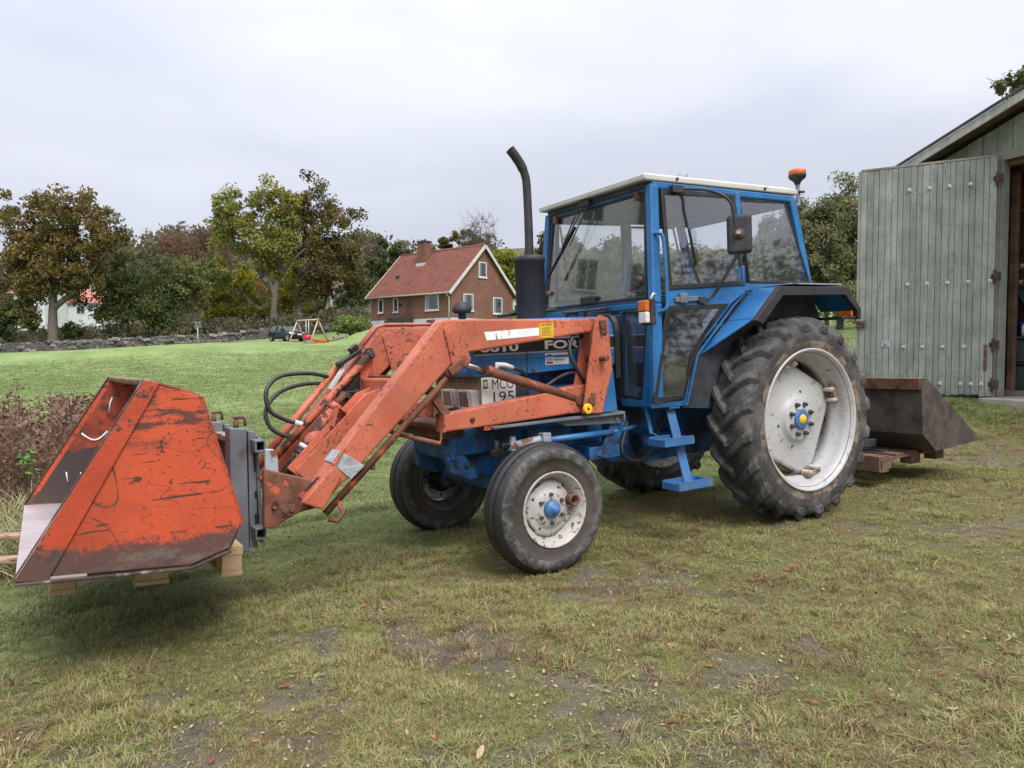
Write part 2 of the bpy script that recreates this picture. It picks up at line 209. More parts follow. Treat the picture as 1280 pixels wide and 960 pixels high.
# ------------------------------------------------------------------ mesh helpers
class MB:
    def __init__(s): s.v = []; s.f = []; s.sm = []; s.mi = []; s.m = 0
    def add(s, vs, fs, smooth=False):
        b = len(s.v); s.v += [tuple(map(float, p)) for p in vs]
        for f in fs:
            s.f.append(tuple(b+i for i in f)); s.sm.append(smooth); s.mi.append(s.m)
        return s
    def mat(s, i): s.m = i; return s
    def box(s, x0, x1, y0, y1, z0, z1):
        v = [(x, y, z) for x in (x0, x1) for y in (y0, y1) for z in (z0, z1)]
        return s.add(v, [(0, 1, 3, 2), (4, 6, 7, 5), (0, 4, 5, 1), (2, 3, 7, 6), (0, 2, 6, 4), (1, 5, 7, 3)])
    def hexa(s, lo, hi):                         # two quads (lists of four points) joined
        return s.add(list(lo)+list(hi), [(3, 2, 1, 0), (4, 5, 6, 7), (0, 1, 5, 4), (1, 2, 6, 5), (2, 3, 7, 6), (3, 0, 4, 7)])
    def beam(s, p0, p1, a, b, up=(0, 0, 1), ends=(1, 1)):  # bar of section a (sideways) x b (towards up)
        p0, p1, up = Vector(p0), Vector(p1), Vector(up); d = (p1-p0).normalized(); sd_ = d.cross(up).normalized(); u = sd_.cross(d)
        def q(p, k): return [p+sd_*(x*a/2*k)+u*(y*b/2*k) for x, y in ((-1, -1), (1, -1), (1, 1), (-1, 1))]
        return s.hexa(q(p0, ends[0]), q(p1, ends[1]))
    def slab(s, pts, t, n=None):                 # polygon in space, thickened by t along its normal
        P = [Vector(p) for p in pts]
        if n is None:
            n = Vector((0, 0, 0))
            for i in range(len(P)): n += (P[i]-P[0]).cross(P[(i+1) % len(P)]-P[0])
            n.normalize()
        else: n = Vector(n)
        k = len(P); Q = [p+n*t for p in P]
        return s.add(P+Q, [tuple(range(k))[::-1], tuple(range(k, 2*k))]+[(i, (i+1) % k, k+(i+1) % k, k+i) for i in range(k)])
    def prism(s, pts, y0, y1):                   # (x, z) outline drawn out along y
        return s.slab([(x, y0, z) for x, z in pts], y1-y0, (0, 1, 0))
    def ring(s, outer, inner, t, n):             # frame between two closed loops of equal length
        n = Vector(n)*t; k = len(outer); A = [Vector(p) for p in outer]; B = [Vector(p) for p in inner]
        V = A+B+[p+n for p in A]+[p+n for p in B]; fs = []
        for i in range(k):
            j = (i+1) % k
            fs += [(i, j, k+j, k+i), (2*k+i, 3*k+i, 3*k+j, 2*k+j), (i, 2*k+i, 2*k+j, j), (k+i, k+j, 3*k+j, 3*k+i)]
        return s.add(V, fs)
    def tube(s, path, r, n=10, caps=True):
        P = [Vector(p) for p in path]; k = len(P); R = r if isinstance(r, (list, tuple)) else [r]*k
        t = (P[1]-P[0]).normalized(); u = t.orthogonal().normalized(); V = []
        for i in range(k):
            a = (P[min(i+1, k-1)]-P[max(i-1, 0)]).normalized()
            u = (u-a*u.dot(a)).normalized(); w = a.cross(u)
            V += [P[i]+(u*math.cos(2*math.pi*j/n)+w*math.sin(2*math.pi*j/n))*R[i] for j in range(n)]
        s.add(V, [(i*n+j, i*n+(j+1) % n, (i+1)*n+(j+1) % n, (i+1)*n+j) for i in range(k-1) for j in range(n)], True)
        if caps: s.add(V[:n], [tuple(range(n))[::-1]]); s.add(V[-n:], [tuple(range(n))])
        return s
    def cyl(s, p0, p1, r0, r1=None, n=14): return s.tube([p0, p1], [r0, r0 if r1 is None else r1], n)
    def lathe(s, prof, n=48, c=(0, 0, 0), ax='y', mats=None, smooth=True):   # prof: (radius, along axis)
        V = []
        for r, a in prof:
            for j in range(n):
                t = 2*math.pi*j/n; p, q = r*math.cos(t), r*math.sin(t)
                V.append((c[0]+p, c[1]+a, c[2]+q) if ax == 'y' else (c[0]+p, c[1]+q, c[2]+a) if ax == 'z' else (c[0]+a, c[1]+p, c[2]+q))
        for i in range(len(prof)-1):
            if mats: s.m = mats[i]
            s.add(V[i*n:(i+2)*n], [(j, (j+1) % n, n+(j+1) % n, n+j) for j in range(n)], smooth)
        return s
    def build(s, name, mats, parent=None, bevel=0, off=None, seg=2, fixn=True):
        me = bpy.data.meshes.new(name)
        v = s.v if off is None else [(a-off[0], b-off[1], c-off[2]) for a, b, c in s.v]
        me.from_pydata(v, [], s.f)
        me.polygons.foreach_set('use_smooth', s.sm); me.polygons.foreach_set('material_index', s.mi)
        for m in (mats if isinstance(mats, (list, tuple)) else [mats]): me.materials.append(m)
        if fixn:
            b = bmesh.new(); b.from_mesh(me)
            if any(s.sm): bmesh.ops.remove_doubles(b, verts=b.verts, dist=1e-5)
            bmesh.ops.recalc_face_normals(b, faces=b.faces); b.to_mesh(me); b.free()
        o = bpy.data.objects.new(name, me); COL.objects.link(o)
        if parent is not None: o.parent = parent
        if bevel:
            md = o.modifiers.new('bevel', 'BEVEL'); md.width = bevel; md.segments = seg; md.limit_method = 'ANGLE'; md.angle_limit = rad(35)
        return o
def smooth_path(pts, k=6):                       # Catmull-Rom
    P = [Vector(p) for p in pts]; P = [P[0]*2-P[1]]+P+[P[-1]*2-P[-2]]; o = []
    for i in range(1, len(P)-2):
        for j in range(k):
            t = j/k; a, b, c, d = P[i-1:i+3]
            o.append(.5*((2*b)+(c-a)*t+(2*a-5*b+4*c-d)*t*t+(3*b-a-3*c+d)*t**3))
    return o+[P[-2]]
def tag(o, label, cat, group=None, kind=None):
    o['label'] = label; o['category'] = cat
    if group: o['group'] = group
    if kind: o['kind'] = kind
    return o
def struct(o): o['kind'] = 'structure'; return o
def stuff(o, label=None):
    o['kind'] = 'stuff'
    if label: o['label'] = label
    return o
def empty(name, mw=None, parent=None):
    o = bpy.data.objects.new(name, None); COL.objects.link(o); o.empty_display_size = .2
    if parent is not None: o.parent = parent
    if mw is not None: o.matrix_world = mw
    return o
def thing(name, label, cat, mw=None, group=None): return tag(empty(name, mw), label, cat, group)
def dup(o, parent=None):
    c = o.copy(); COL.objects.link(c)
    if parent is not None: c.parent = parent
    for ch in list(o.children): dup(ch, c)
    return c
def text_mesh(body, size, width=None, bold=.0, ext=.0006):   # text standing in the xz plane, facing -y, left end at the origin
    cu = bpy.data.curves.new('txt', 'FONT'); cu.body = body; cu.size = 1; cu.offset = bold; cu.extrude = 0; cu.resolution_u = 3
    ob = bpy.data.objects.new('txt', cu); COL.objects.link(ob); bpy.context.view_layer.update()
    me = bpy.data.meshes.new_from_object(ob); bpy.data.objects.remove(ob)
    co = np.array([v.co[:] for v in me.vertices]); fs = [tuple(p.vertices) for p in me.polygons]; bpy.data.meshes.remove(me)
    lo, hi = co.min(0), co.max(0); co = (co-lo)/(hi[1]-lo[1])*size  # opaque panes, their pale greenish reflection painted into the base colour
    if width: co[:, 0] *= width/co[:, 0].max()
    return [(x, 0, y) for x, y, _ in co], fs
def put_text(mb, body, at, size, width=None, bold=0.0, ux=(1, 0, 0), uz=(0, 0, 1)):
    v, f = text_mesh(body, size, width, bold); ux, uz, at = Vector(ux), Vector(uz), Vector(at)
    return mb.add([at+ux*a+uz*c for a, b, c in v], f)

# ------------------------------------------------------------------ value noise
_g = rng.random((256, 256))
def vnoise(x, y):
    xi = np.floor(x).astype(int); yi = np.floor(y).astype(int); fx = x-xi; fy = y-yi
    fx = fx*fx*(3-2*fx); fy = fy*fy*(3-2*fy); g = lambda a, b: _g[a % 256, b % 256]
    return (g(xi, yi)*(1-fx)+g(xi+1, yi)*fx)*(1-fy)+(g(xi, yi+1)*(1-fx)+g(xi+1, yi+1)*fx)*fy
def fbm(x, y, o=4):
    s = 0; a = .5; t = 0
    for k in range(o): s = s+a*vnoise(x*2**k+17*k, y*2**k+31*k); t += a; a *= .55
    return s/t
def sst(x, a, b): t = np.clip((x-a)/(b-a), 0, 1); return t*t*(3-2*t)
# ================================================================== TRACTOR (built in its own frame: -x forward, -y its left side, z up)
tractor = thing('tractor', 'blue farm tractor with white roofed cab and faded orange front loader', 'tractor', TM)
def tp(name, mb, mats, bevel=0.0, parent=tractor, **k): return mb.build(name, mats, parent, bevel, **k)
def ys(z): return .655-max(0.0, z-1.62)*.078            # half width of the cab at height z
def side(pts, s=-1, off=0.0): return [(x, s*(ys(z)+off), z) for x, z in pts]

# ---- wheels
def rear_wheel():
    w = empty('rear_wheel', None, tractor)
    prof = [(.486, -.150), (.503, -.166), (.535, -.172), (.575, -.178), (.615, -.179), (.655, -.172), (.688, -.154), (.706, -.12), (.713, -.06), (.715, 0)]
    prof = prof+[(r, -a) for r, a in prof[::-1][1:]]
    k = len(prof)-1; ms = [1 if min(i, k-1-i) < 3 else 0 for i in range(k)]
    t = MB().lathe(prof, 96, mats=ms); t.m = 0
    # lugs: bars running from the centre line to the shoulder and down the side, centre end leading
    st = [(-.012, .715, 0), (.05, .714, .07), (.105, .709, .132), (.148, .695, .178), (.170, .672, .196), (.178, .640, .205)]
    for s in (-1, 1):
        for i in range(20):
            a0 = 2*math.pi*(i+(.5 if s > 0 else 0))/20; V = []
            for j, (y, r, la) in enumerate(st):
                h = (.040, .042, .045, .052, .046, .010)[j]; wd = (.024, .026, .028, .032, .035, .034)[j]+rng.uniform(-.001, .001); c = a0-la*1.18
                nx = (0, 0, .12, .45, .85, 1)[j]        # how far the lug points sideways here
                for da, q in ((-wd*(1.3 if j < 2 else 1.9), 0), (-wd*.82, 1), (wd*.82, 1), (wd*(1.3 if j < 2 else 1.9), 0)):
                    rr = r+(h*(1-nx*.75) if q else -.008); yy = s*(y+(h*nx*.45 if q else -.006*nx))
                    V.append((rr*math.cos(c+da/.7), yy, rr*math.sin(c+da/.7)))
            n = len(st); fs = [(4*j+q, 4*j+q+1, 4*j+q+5, 4*j+q+4) for j in range(n-1) for q in range(3)]
            fs += [(0, 1, 2, 3), tuple(4*(n-1)+q for q in (3, 2, 1, 0))]
            t.add(V, fs)
    tp('tyre', t, [m_tyre, m_tyre_mud], .006, w)
    rp = [(.494, -.150), (.519, -.165), (.520, -.178), (.510, -.181), (.500, -.172), (.489, -.152), (.470, -.138), (.462, -.10), (.455, -.055), (.432, -.03), (.430, .02), (.455, .06), (.470, .14), (.5, .17), (.519, .178), (.50, .150)]
    tp('rim', MB().lathe(rp, 96, mats=[0]*10+[1]*5), [m_rimw, m_rimf], 0, w)
    # dished disc with four clamped corners
    cor = [22, 106, 200, 288]; edge = []
    pc = []
    for c in cor: pc += [(.425*math.cos(rad(c-10)), .425*math.sin(rad(c-10))), (.425*math.cos(rad(c+10)), .425*math.sin(rad(c+10)))]
    n = 96
    for j in range(n):
        a = 2*math.pi*j/n; dx, dz = math.cos(a), math.sin(a); best = .43
        for i in range(len(pc)):
            (x0, z0), (x1, z1) = pc[i], pc[(i+1) % len(pc)]; ex, ez = x1-x0, z1-z0; den = dx*ez-dz*ex
            if abs(den) > 1e-9:
                tt = (x0*ez-z0*ex)/den
                if 0 < tt < best: best = tt
        edge.append(best)
    V = []; rows = [(1.0, .000), (1.0, -.010), (.92, -.015), (.62, -.024), (None, -.034), (.168, -.044), (.160, -.062), (.148, -.070), (.06, -.074), (.055, -.080)]
    for fr, y in rows:
        for j in range(n):
            a = 2*math.pi*j/n; r = edge[j]*fr if fr and fr > .5 else (fr or .20)
            V.append((r*math.cos(a), y, r*math.sin(a)))
    d = MB().add(V, [(i*n+j, i*n+(j+1) % n, (i+1)*n+(j+1) % n, (i+1)*n+j) for i in range(len(rows)-1) for j in range(n)], True)
    d.add(V[-n:], [tuple(range(n))]); d.add(V[:n], [tuple(range(n))])
    tp('wheel_disc', d, m_rimw, 0, w)
    tp('hub_cap', MB().lathe([(.075, -.070), (.073, -.088), (.062, -.092), (.036, -.093)], 32).lathe([(.001, -.104), (.03, -.102), (.036, -.093)], 24, mats=[1, 1]), [m_blue, m_yellow], 0, w)
    b0 = None
    for i in range(8):
        a = rad(22.5+45*i)
        if b0 is None: b0 = tp('wheel_bolt', MB().cyl((0, 0, 0), (0, -.022, 0), .019, .017, 6).cyl((0, -.022, 0), (0, -.034, 0), .011, .010, 8), m_boltd, .002, w); b = b0
        else: b = b0.copy(); COL.objects.link(b)
        b.location = (.115*math.cos(a), -.072, .115*math.sin(a))
    for a in (75, 190, 255, 345):
        r = .205; x, z = r*math.cos(rad(a)), r*math.sin(rad(a)); tp('disc_hole', MB().box(x-.007, x+.007, -.0395, -.033, z-.008, z+.008), m_dark, 0, w)
    c0 = None
    for c in cor:
        cl = tp('rim_clamp', MB().beam((.445, .005, 0), (.415, -.035, 0), .15, .05, (0, 1, 0)).box(.415, .452, -.085, .01, -.075, .075), m_rimrust, .006, w)
        cl.rotation_euler = (0, -rad(c), 0)
        for s in (-1, 1):
            pg = tp('clamp_bolt', MB().cyl((.412, .02, s*.045), (.412, -.095, s*.045), .018, .018, 12).mat(1).cyl((.412, -.096, s*.045), (.412, -.108, s*.045), .013, .010, 8), [m_lampgrey, m_bolt], .002, w)
            pg.rotation_euler = (0, -rad(c), 0)
    tp('axle_flange', MB().lathe([(.13, -.05), (.13, .02), (.10, .06), (.10, .30)], 24), m_dark, 0, w)
    return w
RW_ = rear_wheel(); RW_.location = (0, -.770, .7343)
w = dup(RW_, tractor); w.location = (0, .770, .7343); w.scale = (1, -1, 1); w.rotation_euler = (0, rad(13), 0)

def front_wheel():
    w = empty('front_wheel', None, tractor)
    half = [(.205, -.085), (.219, -.104), (.250, -.109), (.300, -.113), (.302, -.116), (.340, -.112), (.362, -.098), (.372, -.086), (.374, -.080), (.384, -.068), (.388, -.044), (.376, -.038), (.376, -.030), (.3915, -.024), (.3924, -.006)]
    prof = half+[(r, -a) for r, a in half[::-1]]; k = len(prof)-1
    mm = [1, 1, 1, 0, 0, 0, 2]+[2]*20; ms = [mm[min(i, k-1-i)] for i in range(k)]
    t = MB().lathe(prof, 80, mats=ms)
    tp('tyre', t, [m_tyre_f, m_tyre_b, m_tyre_k], 0, w)
    rp = [(.214, -.088), (.225, -.104), (.226, -.112), (.220, -.115), (.212, -.108), (.205, -.094), (.192, -.088), (.186, -.05), (.165, -.03), (.16, .02), (.175, .05), (.19, .085), (.21, .1), (.225, .112), (.214, .088)]
    tp('rim', MB().lathe(rp, 64, mats=[0]*9+[1]*5), [m_rimf, m_rimdk], 0, w)
    n = 72; V = []; rows = [(None, -.034), (None, -.046), (.14, -.052), (.115, -.054), (.108, -.066), (.06, -.068), (.04, -.068)]
    for r, y in rows:
        for j in range(n):
            a = 360*j/n; q = .168 if min((a-x) % 360 for x in (20, 110, 200, 290)) > 34 else .156
            V.append(((r or q)*math.cos(rad(a)), y, (r or q)*math.sin(rad(a))))
    d = MB().add(V, [(i*n+j, i*n+(j+1) % n, (i+1)*n+(j+1) % n, (i+1)*n+j) for i in range(len(rows)-1) for j in range(n)], True).add(V[-n:], [tuple(range(n))])
    tp('wheel_disc', d, [m_rimf], 0, w)
    tp('hub_cap', MB().lathe([(.056, -.064), (.055, -.082), (.046, -.098), (.03, -.106)], 28).lathe([(.030, -.106), (.024, -.108), (.022, -.132), (.016, -.137), (.001, -.138)], 20), m_blue, 0, w)
    b0 = None
    for i in range(6):
        a = rad(30+60*i)
        b = tp('wheel_bolt', MB().cyl((0, 0, 0), (0, -.018, 0), .013, .012, 6), m_boltd, .002, w) if b0 is None else b0.copy()
        if b0 is None: b0 = b
        else: COL.objects.link(b)
        b.location = (.086*math.cos(a), -.066, .086*math.sin(a))
    for a, mm_ in ((150, m_dark), (60, m_yellow), (235, m_rust), (320, m_rust)):
        x, z = .135*math.cos(rad(a)), .135*math.sin(rad(a)); tp('disc_hole', MB().cyl((x, -.048, z), (x, -.0535, z), .009, .009, 10), mm_ if a != 60 else m_rust, 0, w)
    x, z = .150*math.cos(rad(14)), .150*math.sin(rad(14))
    tp('rusty_cup', MB().lathe([(.001, -.045), (.024, -.047), (.027, -.112), (.034, -.112), (.034, -.03)], 24, (x, 0, z)), m_rust, 0, w)
    tp('hub_back', MB().lathe([(.09, -.03), (.09, .03), (.06, .05), (.05, .12), (.001, .12)], 24), m_grease, 0, w)
    return w
FW_ = front_wheel(); FW_.location = (-2.2032, -.695, .382)
w = dup(FW_, tractor); w.location = (-2.2032, .695, .382); w.scale = (1, -1, 1)
w.rotation_euler = (0, rad(40), 0)

# ---- front axle, engine, transmission
b = MB()
b.beam((-2.2032, -.52, .475), (-2.2032, .52, .475), .12, .11)
for s in (-1, 1):
    b.beam((-2.2032, s*.30, .50), (-2.2032, s*.575, .455), .10, .13).cyl((-2.2032, s*.585, .34), (-2.2032, s*.575, .60), .042, .036, 16).beam((-2.2032, s*.585, .382), (-2.2032, s*.665, .382), .07, .07)
    b.beam((-2.2, s*.575, .615), (-2.02, s*.52, .635), .05, .03)
tp('front_axle', b, m_blue_d, .008)
b = MB()
b.prism([(-2.56, .84), (-2.44, .85), (-2.28, .82), (-2.26, .76), (-2.27, .69), (-2.44, .68), (-2.55, .69)], -.27, .27)
b.prism([(-2.47, .70), (-2.15, .66), (-2.05, .60), (-2.1, .52), (-2.30, .52), (-2.42, .56), (-2.50, .64)], -.20, .20)
b.box(-2.60, -2.555, -.285, .285, .66, .845)
b.prism([(-2.62, .69), (-2.50, .69), (-2.42, .60), (-2.40, .53), (-2.47, .52), (-2.60, .58)], -.262, -.20).prism([(-2.62, .69), (-2.50, .69), (-2.42, .60), (-2.40, .53), (-2.47, .52), (-2.60, .58)], .20, .262)
tp('axle_support', b, m_blue_d, .012)
b = MB()
for x, z in ((-2.578, .81), (-2.578, .70), (-2.40, .80), (-2.33, .74), (-2.56, .64), (-2.49, .62)):
    b.cyl((x, -.288 if x < -2.5 and z > .66 else -.272, z), (x, -.30 if x < -2.5 and z > .66 else -.284, z), .012, .011, 6)
b.cyl((-2.602, -.2, .77), (-2.61, -.2, .77), .02, .02, 12)
stuff(tp('support_bolts', b, m_boltd))
b = MB()
b.box(-2.25, -1.30, -.19, .19, .56, 1.12).box(-2.02, -1.42, -.255, -.18, .66, .80).box(-2.0, -1.5, -.26, -.17, .92, 1.08).cyl((-1.95, -.24, .60), (-1.45, -.24, .60), .05, .05, 12)
for i in range(4): b.cyl((-2.12+i*.2, -.18, .98), (-2.12+i*.2, -.33, 1.0), .03, .03, 10)
b.box(-2.25, -1.30, -.20, .20, 1.10, 1.26).cyl((-1.60, -.27, .70), (-1.60, -.27, .92), .055, .055, 16).box(-2.30, -2.05, -.24, -.20, .85, .97)
tp('engine_block', b, m_blue_d, .012)
b = MB()
b.prism([(-1.48, .60), (-1.30, .50), (-1.02, .46), (-.5, .48), (.25, .50), (.25, .98), (-1.42, 1.0)], -.235, .235)
b.cyl((-.0, -.55, .7343), (0, .55, .7343), .12, .12, 18).box(-.15, .2, -.4, .4, .6, .86)
b.cyl((-1.1, -.28, .62), (-.75, -.28, .62), .075, .075, 16).box(-1.38, -1.2, -.32, -.2, .62, .84)
tp('transmission', b, m_blue_d, .015)
tp('steering_link', MB().cyl((-2.06, -.505, .752), (-1.46, -.455, .748), .021, .021, 10).cyl((-1.46, -.455, .748), (-1.2, -.40, .76), .016, .016, 8), m_blue)
tp('steering_cylinder', MB().cyl((-2.30, -.40, .72), (-2.03, -.50, .765), .028, .028, 12).box(-2.08, -2.02, -.53, -.47, .735, .80).cyl((-2.24, -.42, .70), (-2.24, -.42, .79), .03, .02, 10), m_grey_l, .003)
tp('steering_knuckle', MB().cyl((-2.36, -.42, .66), (-2.36, -.42, .78), .028, .022, 12).box(-2.40, -2.3, -.44, -.36, .68, .72).cyl((-2.31, -.44, .73), (-2.29, -.47, .75), .02, .016, 8), m_grease, .004)
b = MB().prism([(-1.50, .868), (-1.345, .855), (-1.352, .79), (-1.41, .70), (-1.47, .615), (-1.53, .575), (-1.60, .60), (-1.555, .66), (-1.50, .75), (-1.485, .81)], -.46, -.435)
b.prism([(-1.50, .868), (-1.345, .855), (-1.352, .79), (-1.41, .70), (-1.47, .615), (-1.53, .575), (-1.60, .60), (-1.555, .66), (-1.50, .75), (-1.485, .81)], .435, .46)
b.box(-1.66, -1.4, -.45, .45, .575, .66)
tp('loader_bracket', b, m_blue_d, .004)

# ---- radiator grille, lamps, plate
tp('grille_frame', MB().box(-2.38, -2.30, -.325, .325, .85, 1.2).box(-2.36, -2.02, -.30, .30, .86, 1.18), m_dark, .01)
g0 = None
for i in range(22):
    y = -.315+i*.030
    if g0 is None: g0 = tp('grille_bar', MB().beam((-2.405, 0, .87), (-2.365, 0, 1.19), .012, .03, (1, 0, 0)), m_grille, .002); g = g0
    else: g = g0.copy(); COL.objects.link(g)
    g.location = (0, y, 0)
tp('grille_rail', MB().box(-2.41, -2.37, -.325, .325, .862, .876).box(-2.395, -2.35, -.325, .325, 1.182, 1.20), m_grille, .003)
for y in (-.225, .0):
    h = tp('headlight', MB().hexa([(-2.455, y-.078, .965), (-2.455, y+.078, .965), (-2.30, y+.06, .925), (-2.30, y-.085, .925)], [(-2.465, y-.076, 1.095), (-2.465, y+.076, 1.095), (-2.33, y+.045, 1.080), (-2.33, y-.075, 1.080)]), m_lampgrey, .02, seg=3)
    tp('lamp_bezel', MB().ring([(-2.459, y-.074, .969), (-2.459, y+.074, .969), (-2.468, y+.072, 1.092), (-2.468, y-.072, 1.092)], [(-2.459, y-.058, .983), (-2.459, y+.058, .983), (-2.468, y+.056, 1.077), (-2.468, y-.056, 1.077)], .008, (-1, 0, 0)), m_lampgrey, .002, h)
    tp('lens', MB().slab([(-2.462, y-.058, .983), (-2.462, y+.058, .983), (-2.469, y+.056, 1.077), (-2.469, y-.056, 1.077)], .004, (-1, 0, 0)), m_lens, 0, h)
b = MB().box(-2.405, -2.155, -.3475, -.3435, .985, 1.165)
pl = tp('number_plate', b, m_whitep, .003)
b = MB(); put_text(b, 'MCO', (-2.328, -.3485, 1.088), .064, .160, -.002); put_text(b, '195', (-2.322, -.3485, 1.004), .068, .152, -.002)
tp('plate_lettering', b, m_ink, 0, pl, fixn=False)
b = MB().box(-2.392, -2.360, -.3492, -.3478, 1.095, 1.152).mat(1).box(-2.386, -2.366, -.3500, -.3493, 1.11, 1.138).mat(2); put_text(b, '9', (-2.380, -.3504, 1.114), .018, .009, 0)
tp('plate_sticker', b, [m_green, m_wprint, m_ink], 0, pl, fixn=False)
tp('plate_bracket', MB().box(-2.31, -2.20, -.3430, -.30, 1.0, 1.03), m_dark)

# ---- bonnet
def hood_loop(x, zt, z0, yw):
    return [(x, -yw, z0), (x, -yw, zt-.12), (x, -yw+.012, zt-.06), (x, -yw+.045, zt-.022), (x, -yw+.10, zt-.005), (x, -.1, zt+.004), (x, .1, zt+.004), (x, yw-.10, zt-.005), (x, yw-.045, zt-.022), (x, yw-.012, zt-.06), (x, yw, zt-.12), (x, yw, z0)]
def loft(mb, loops, caps=True, smooth=False):
    n = len(loops[0]); V = [p for L in loops for p in L]
    mb.add(V, [(i*n+j, i*n+(j+1) % n, (i+1)*n+(j+1) % n, (i+1)*n+j) for i in range(len(loops)-1) for j in range(n)], smooth)
    if caps: mb.add(loops[0], [tuple(range(n))[::-1]]); mb.add(loops[-1], [tuple(range(n))])
    return mb
hb = loft(MB(), [hood_loop(-2.47, 1.44, 1.20, .30), hood_loop(-2.44, 1.50, 1.17, .325), hood_loop(-2.30, 1.525, 1.165, .33), hood_loop(-2.052, 1.53, 1.172, .33)])
hood = tp('bonnet', hb, m_blue, .006)
tp('bonnet', loft(MB(), [hood_loop(-2.046, 1.53, 1.172, .33), hood_loop(-1.7, 1.54, 1.185, .33), hood_loop(-1.32, 1.545, 1.20, .33)]), m_blue, .006)
tp('bonnet_crease', MB().box(-2.40, -2.055, -.334, -.326, 1.272, 1.282).box(-2.040, -1.325, -.334, -.326, 1.272, 1.284), m_blue, .003)
tp('cowl_seal', loft(MB(), [hood_loop(-1.318, 1.555, 1.10, .345), hood_loop(-1.285, 1.565, 1.10, .352)]), m_black, .008)
YS = -.3312
def zband(x): return 1.318+(x+1.9)*.008
b = MB()
for x0, x1 in ((-2.44, -2.052), (-2.044, -1.302)):
    b.mat(0).add([(x0, YS, zband(x0)), (x1, YS, zband(x1)), (x1, YS, zband(x1)+.072), (x0, YS, zband(x0)+.072)], [(0, 1, 2, 3)])
    for dz, h in ((-.012, .007), (.077, .007)):
        b.mat(1).add([(x0, YS, zband(x0)+dz), (x1, YS, zband(x1)+dz), (x1, YS, zband(x1)+dz+h), (x0, YS, zband(x0)+dz+h)], [(0, 1, 2, 3)])
b.mat(1).box(-1.301, -1.294, YS, YS+.001, zband(-1.3)-.012, zband(-1.3)+.084)
tp('bonnet_stripe', b, [m_ink, m_pink], fixn=False)
b = MB(); put_text(b, 'FORD', (-1.905, YS-.0012, zband(-1.9)+.007), .058, .385, .035); tp('bonnet_lettering', b, m_wprint, fixn=False)
b = MB(); put_text(b, '6610', (-2.395, YS-.0012, zband(-2.4)+.007), .058, .285, .03)
tp('bonnet_lettering', b, m_wprint, fixn=False)
b = MB().box(-1.905, -1.715, YS-.0008, YS+.0008, 1.222, 1.300).mat(2)
b.add([(-1.872+.024*math.cos(t), YS-.0014, 1.282+.010*math.sin(t)) for t in np.linspace(0, 2*math.pi, 20)[:-1]], [tuple(range(19))]).mat(3).box(-1.901, -1.845, YS-.0014, YS-.0009, 1.248, 1.268).mat(4).box(-1.899, -1.845, YS-.0014, YS-.0009, 1.226, 1.244).mat(2)
put_text(b, 'VEDDIGE', (-1.836, YS-.0014, 1.266), .020, .112, .02); put_text(b, 'MASKIN', (-1.836, YS-.0014, 1.247), .014, .085, .02); b.mat(3); put_text(b, 'SERVICE', (-1.826, YS-.0014, 1.231), .009, .07, 0)
put_text(b.mat(1), 'Ford', (-1.884, YS-.0020, 1.278), .008, .024, 0)
tp('dealer_sticker', b, [m_whitep, m_wprint, m_ink, m_lblue, m_red], fixn=False)
tp('bonnet_catch', MB().box(-2.40, -2.36, -.345, -.33, 1.195, 1.225), m_rust, .003)
tp('bonnet_bolt', MB().cyl((-2.0, -.33, 1.195), (-2.0, -.343, 1.195), .012, .012, 10), m_rust, .003)

# ---- exhaust and pre-cleaner
tp('muffler', MB().lathe([(.001, 1.50), (.10, 1.505), (.105, 1.52), (.105, 1.93), (.112, 1.934), (.114, 1.962), (.10, 1.978), (.05, 1.985)], 32, (-1.778, 0, 0), 'z'), m_blackp)
ex = smooth_path([(-1.776, 0, 1.97), (-1.772, 0, 2.2), (-1.774, 0, 2.46), (-1.785, 0, 2.54), (-1.815, 0, 2.605), (-1.862, 0, 2.665), (-1.900, 0, 2.705)], 5)
b = MB().tube(ex, [.030]*6+[.029]*12+[.033]*(len(ex)-18), 18, False); b.tube(ex, .024, 18, False)
tp('exhaust_pipe', b, m_blackp)
tp('air_precleaner', MB().lathe([(.026, 1.50), (.026, 1.585), (.052, 1.587), (.064, 1.600), (.066, 1.612), (.048, 1.652), (.040, 1.660), (.001, 1.662)], 20, (-2.33, 0, 0), 'z'), m_blackp)
tp('bonnet_pipes', MB().tube([(-1.98, .12, 1.57), (-1.72, .16, 1.60), (-1.5, .1, 1.61)], .014, 8).cyl((-1.60, -.13, 1.575), (-1.25, -.2, 1.60), .012, .012, 8).box(-1.55, -1.47, -.14, -.09, 1.54, 1.60).box(-1.42, -1.37, -.18, -.13, 1.54, 1.60), m_blackp, .004)

# ---- cab
b = MB()
for s in (-1, 1):
    b.beam((-1.232, s*.645, .93), (-1.222, s*.650, 1.60), .055, .085, (1, 0, 0)).beam((-1.222, s*.650, 1.60), (-1.158, s*.590, 2.40), .058, .075, (1, 0, 0))
    b.beam((-.357, s*.617, 1.66), (-.345, s*.600, 2.41), .045, .055, (1, 0, 0))
    b.beam((.455, s*.600, 1.70), (.275, s*.592, 2.41), .055, .07, (1, 0, 0))
    b.beam((-1.17, s*.588, 2.398), (.29, s*.592, 2.405), .05, .05)
    b.slab(side([(-.36, 1.745), (.42, 1.75), (.475, 1.705), (.46, 1.69), (-.33, 1.69)], s, -.02), s*.022, (0, 1, 0))
b.beam((-1.160, -.58, 2.39), (-1.160, .58, 2.39), .045, .05)
b.beam((.285, -.58, 2.40), (.285, .58, 2.40), .05, .06).beam((.455, -.6, 1.70), (.455, .6, 1.70), .05, .07)
b.slab([(-1.235, -.63, 1.555), (-1.235, .63, 1.555), (-1.238, .61, 1.635), (-1.238, -.61, 1.635)], .03, (1, 0, 0))
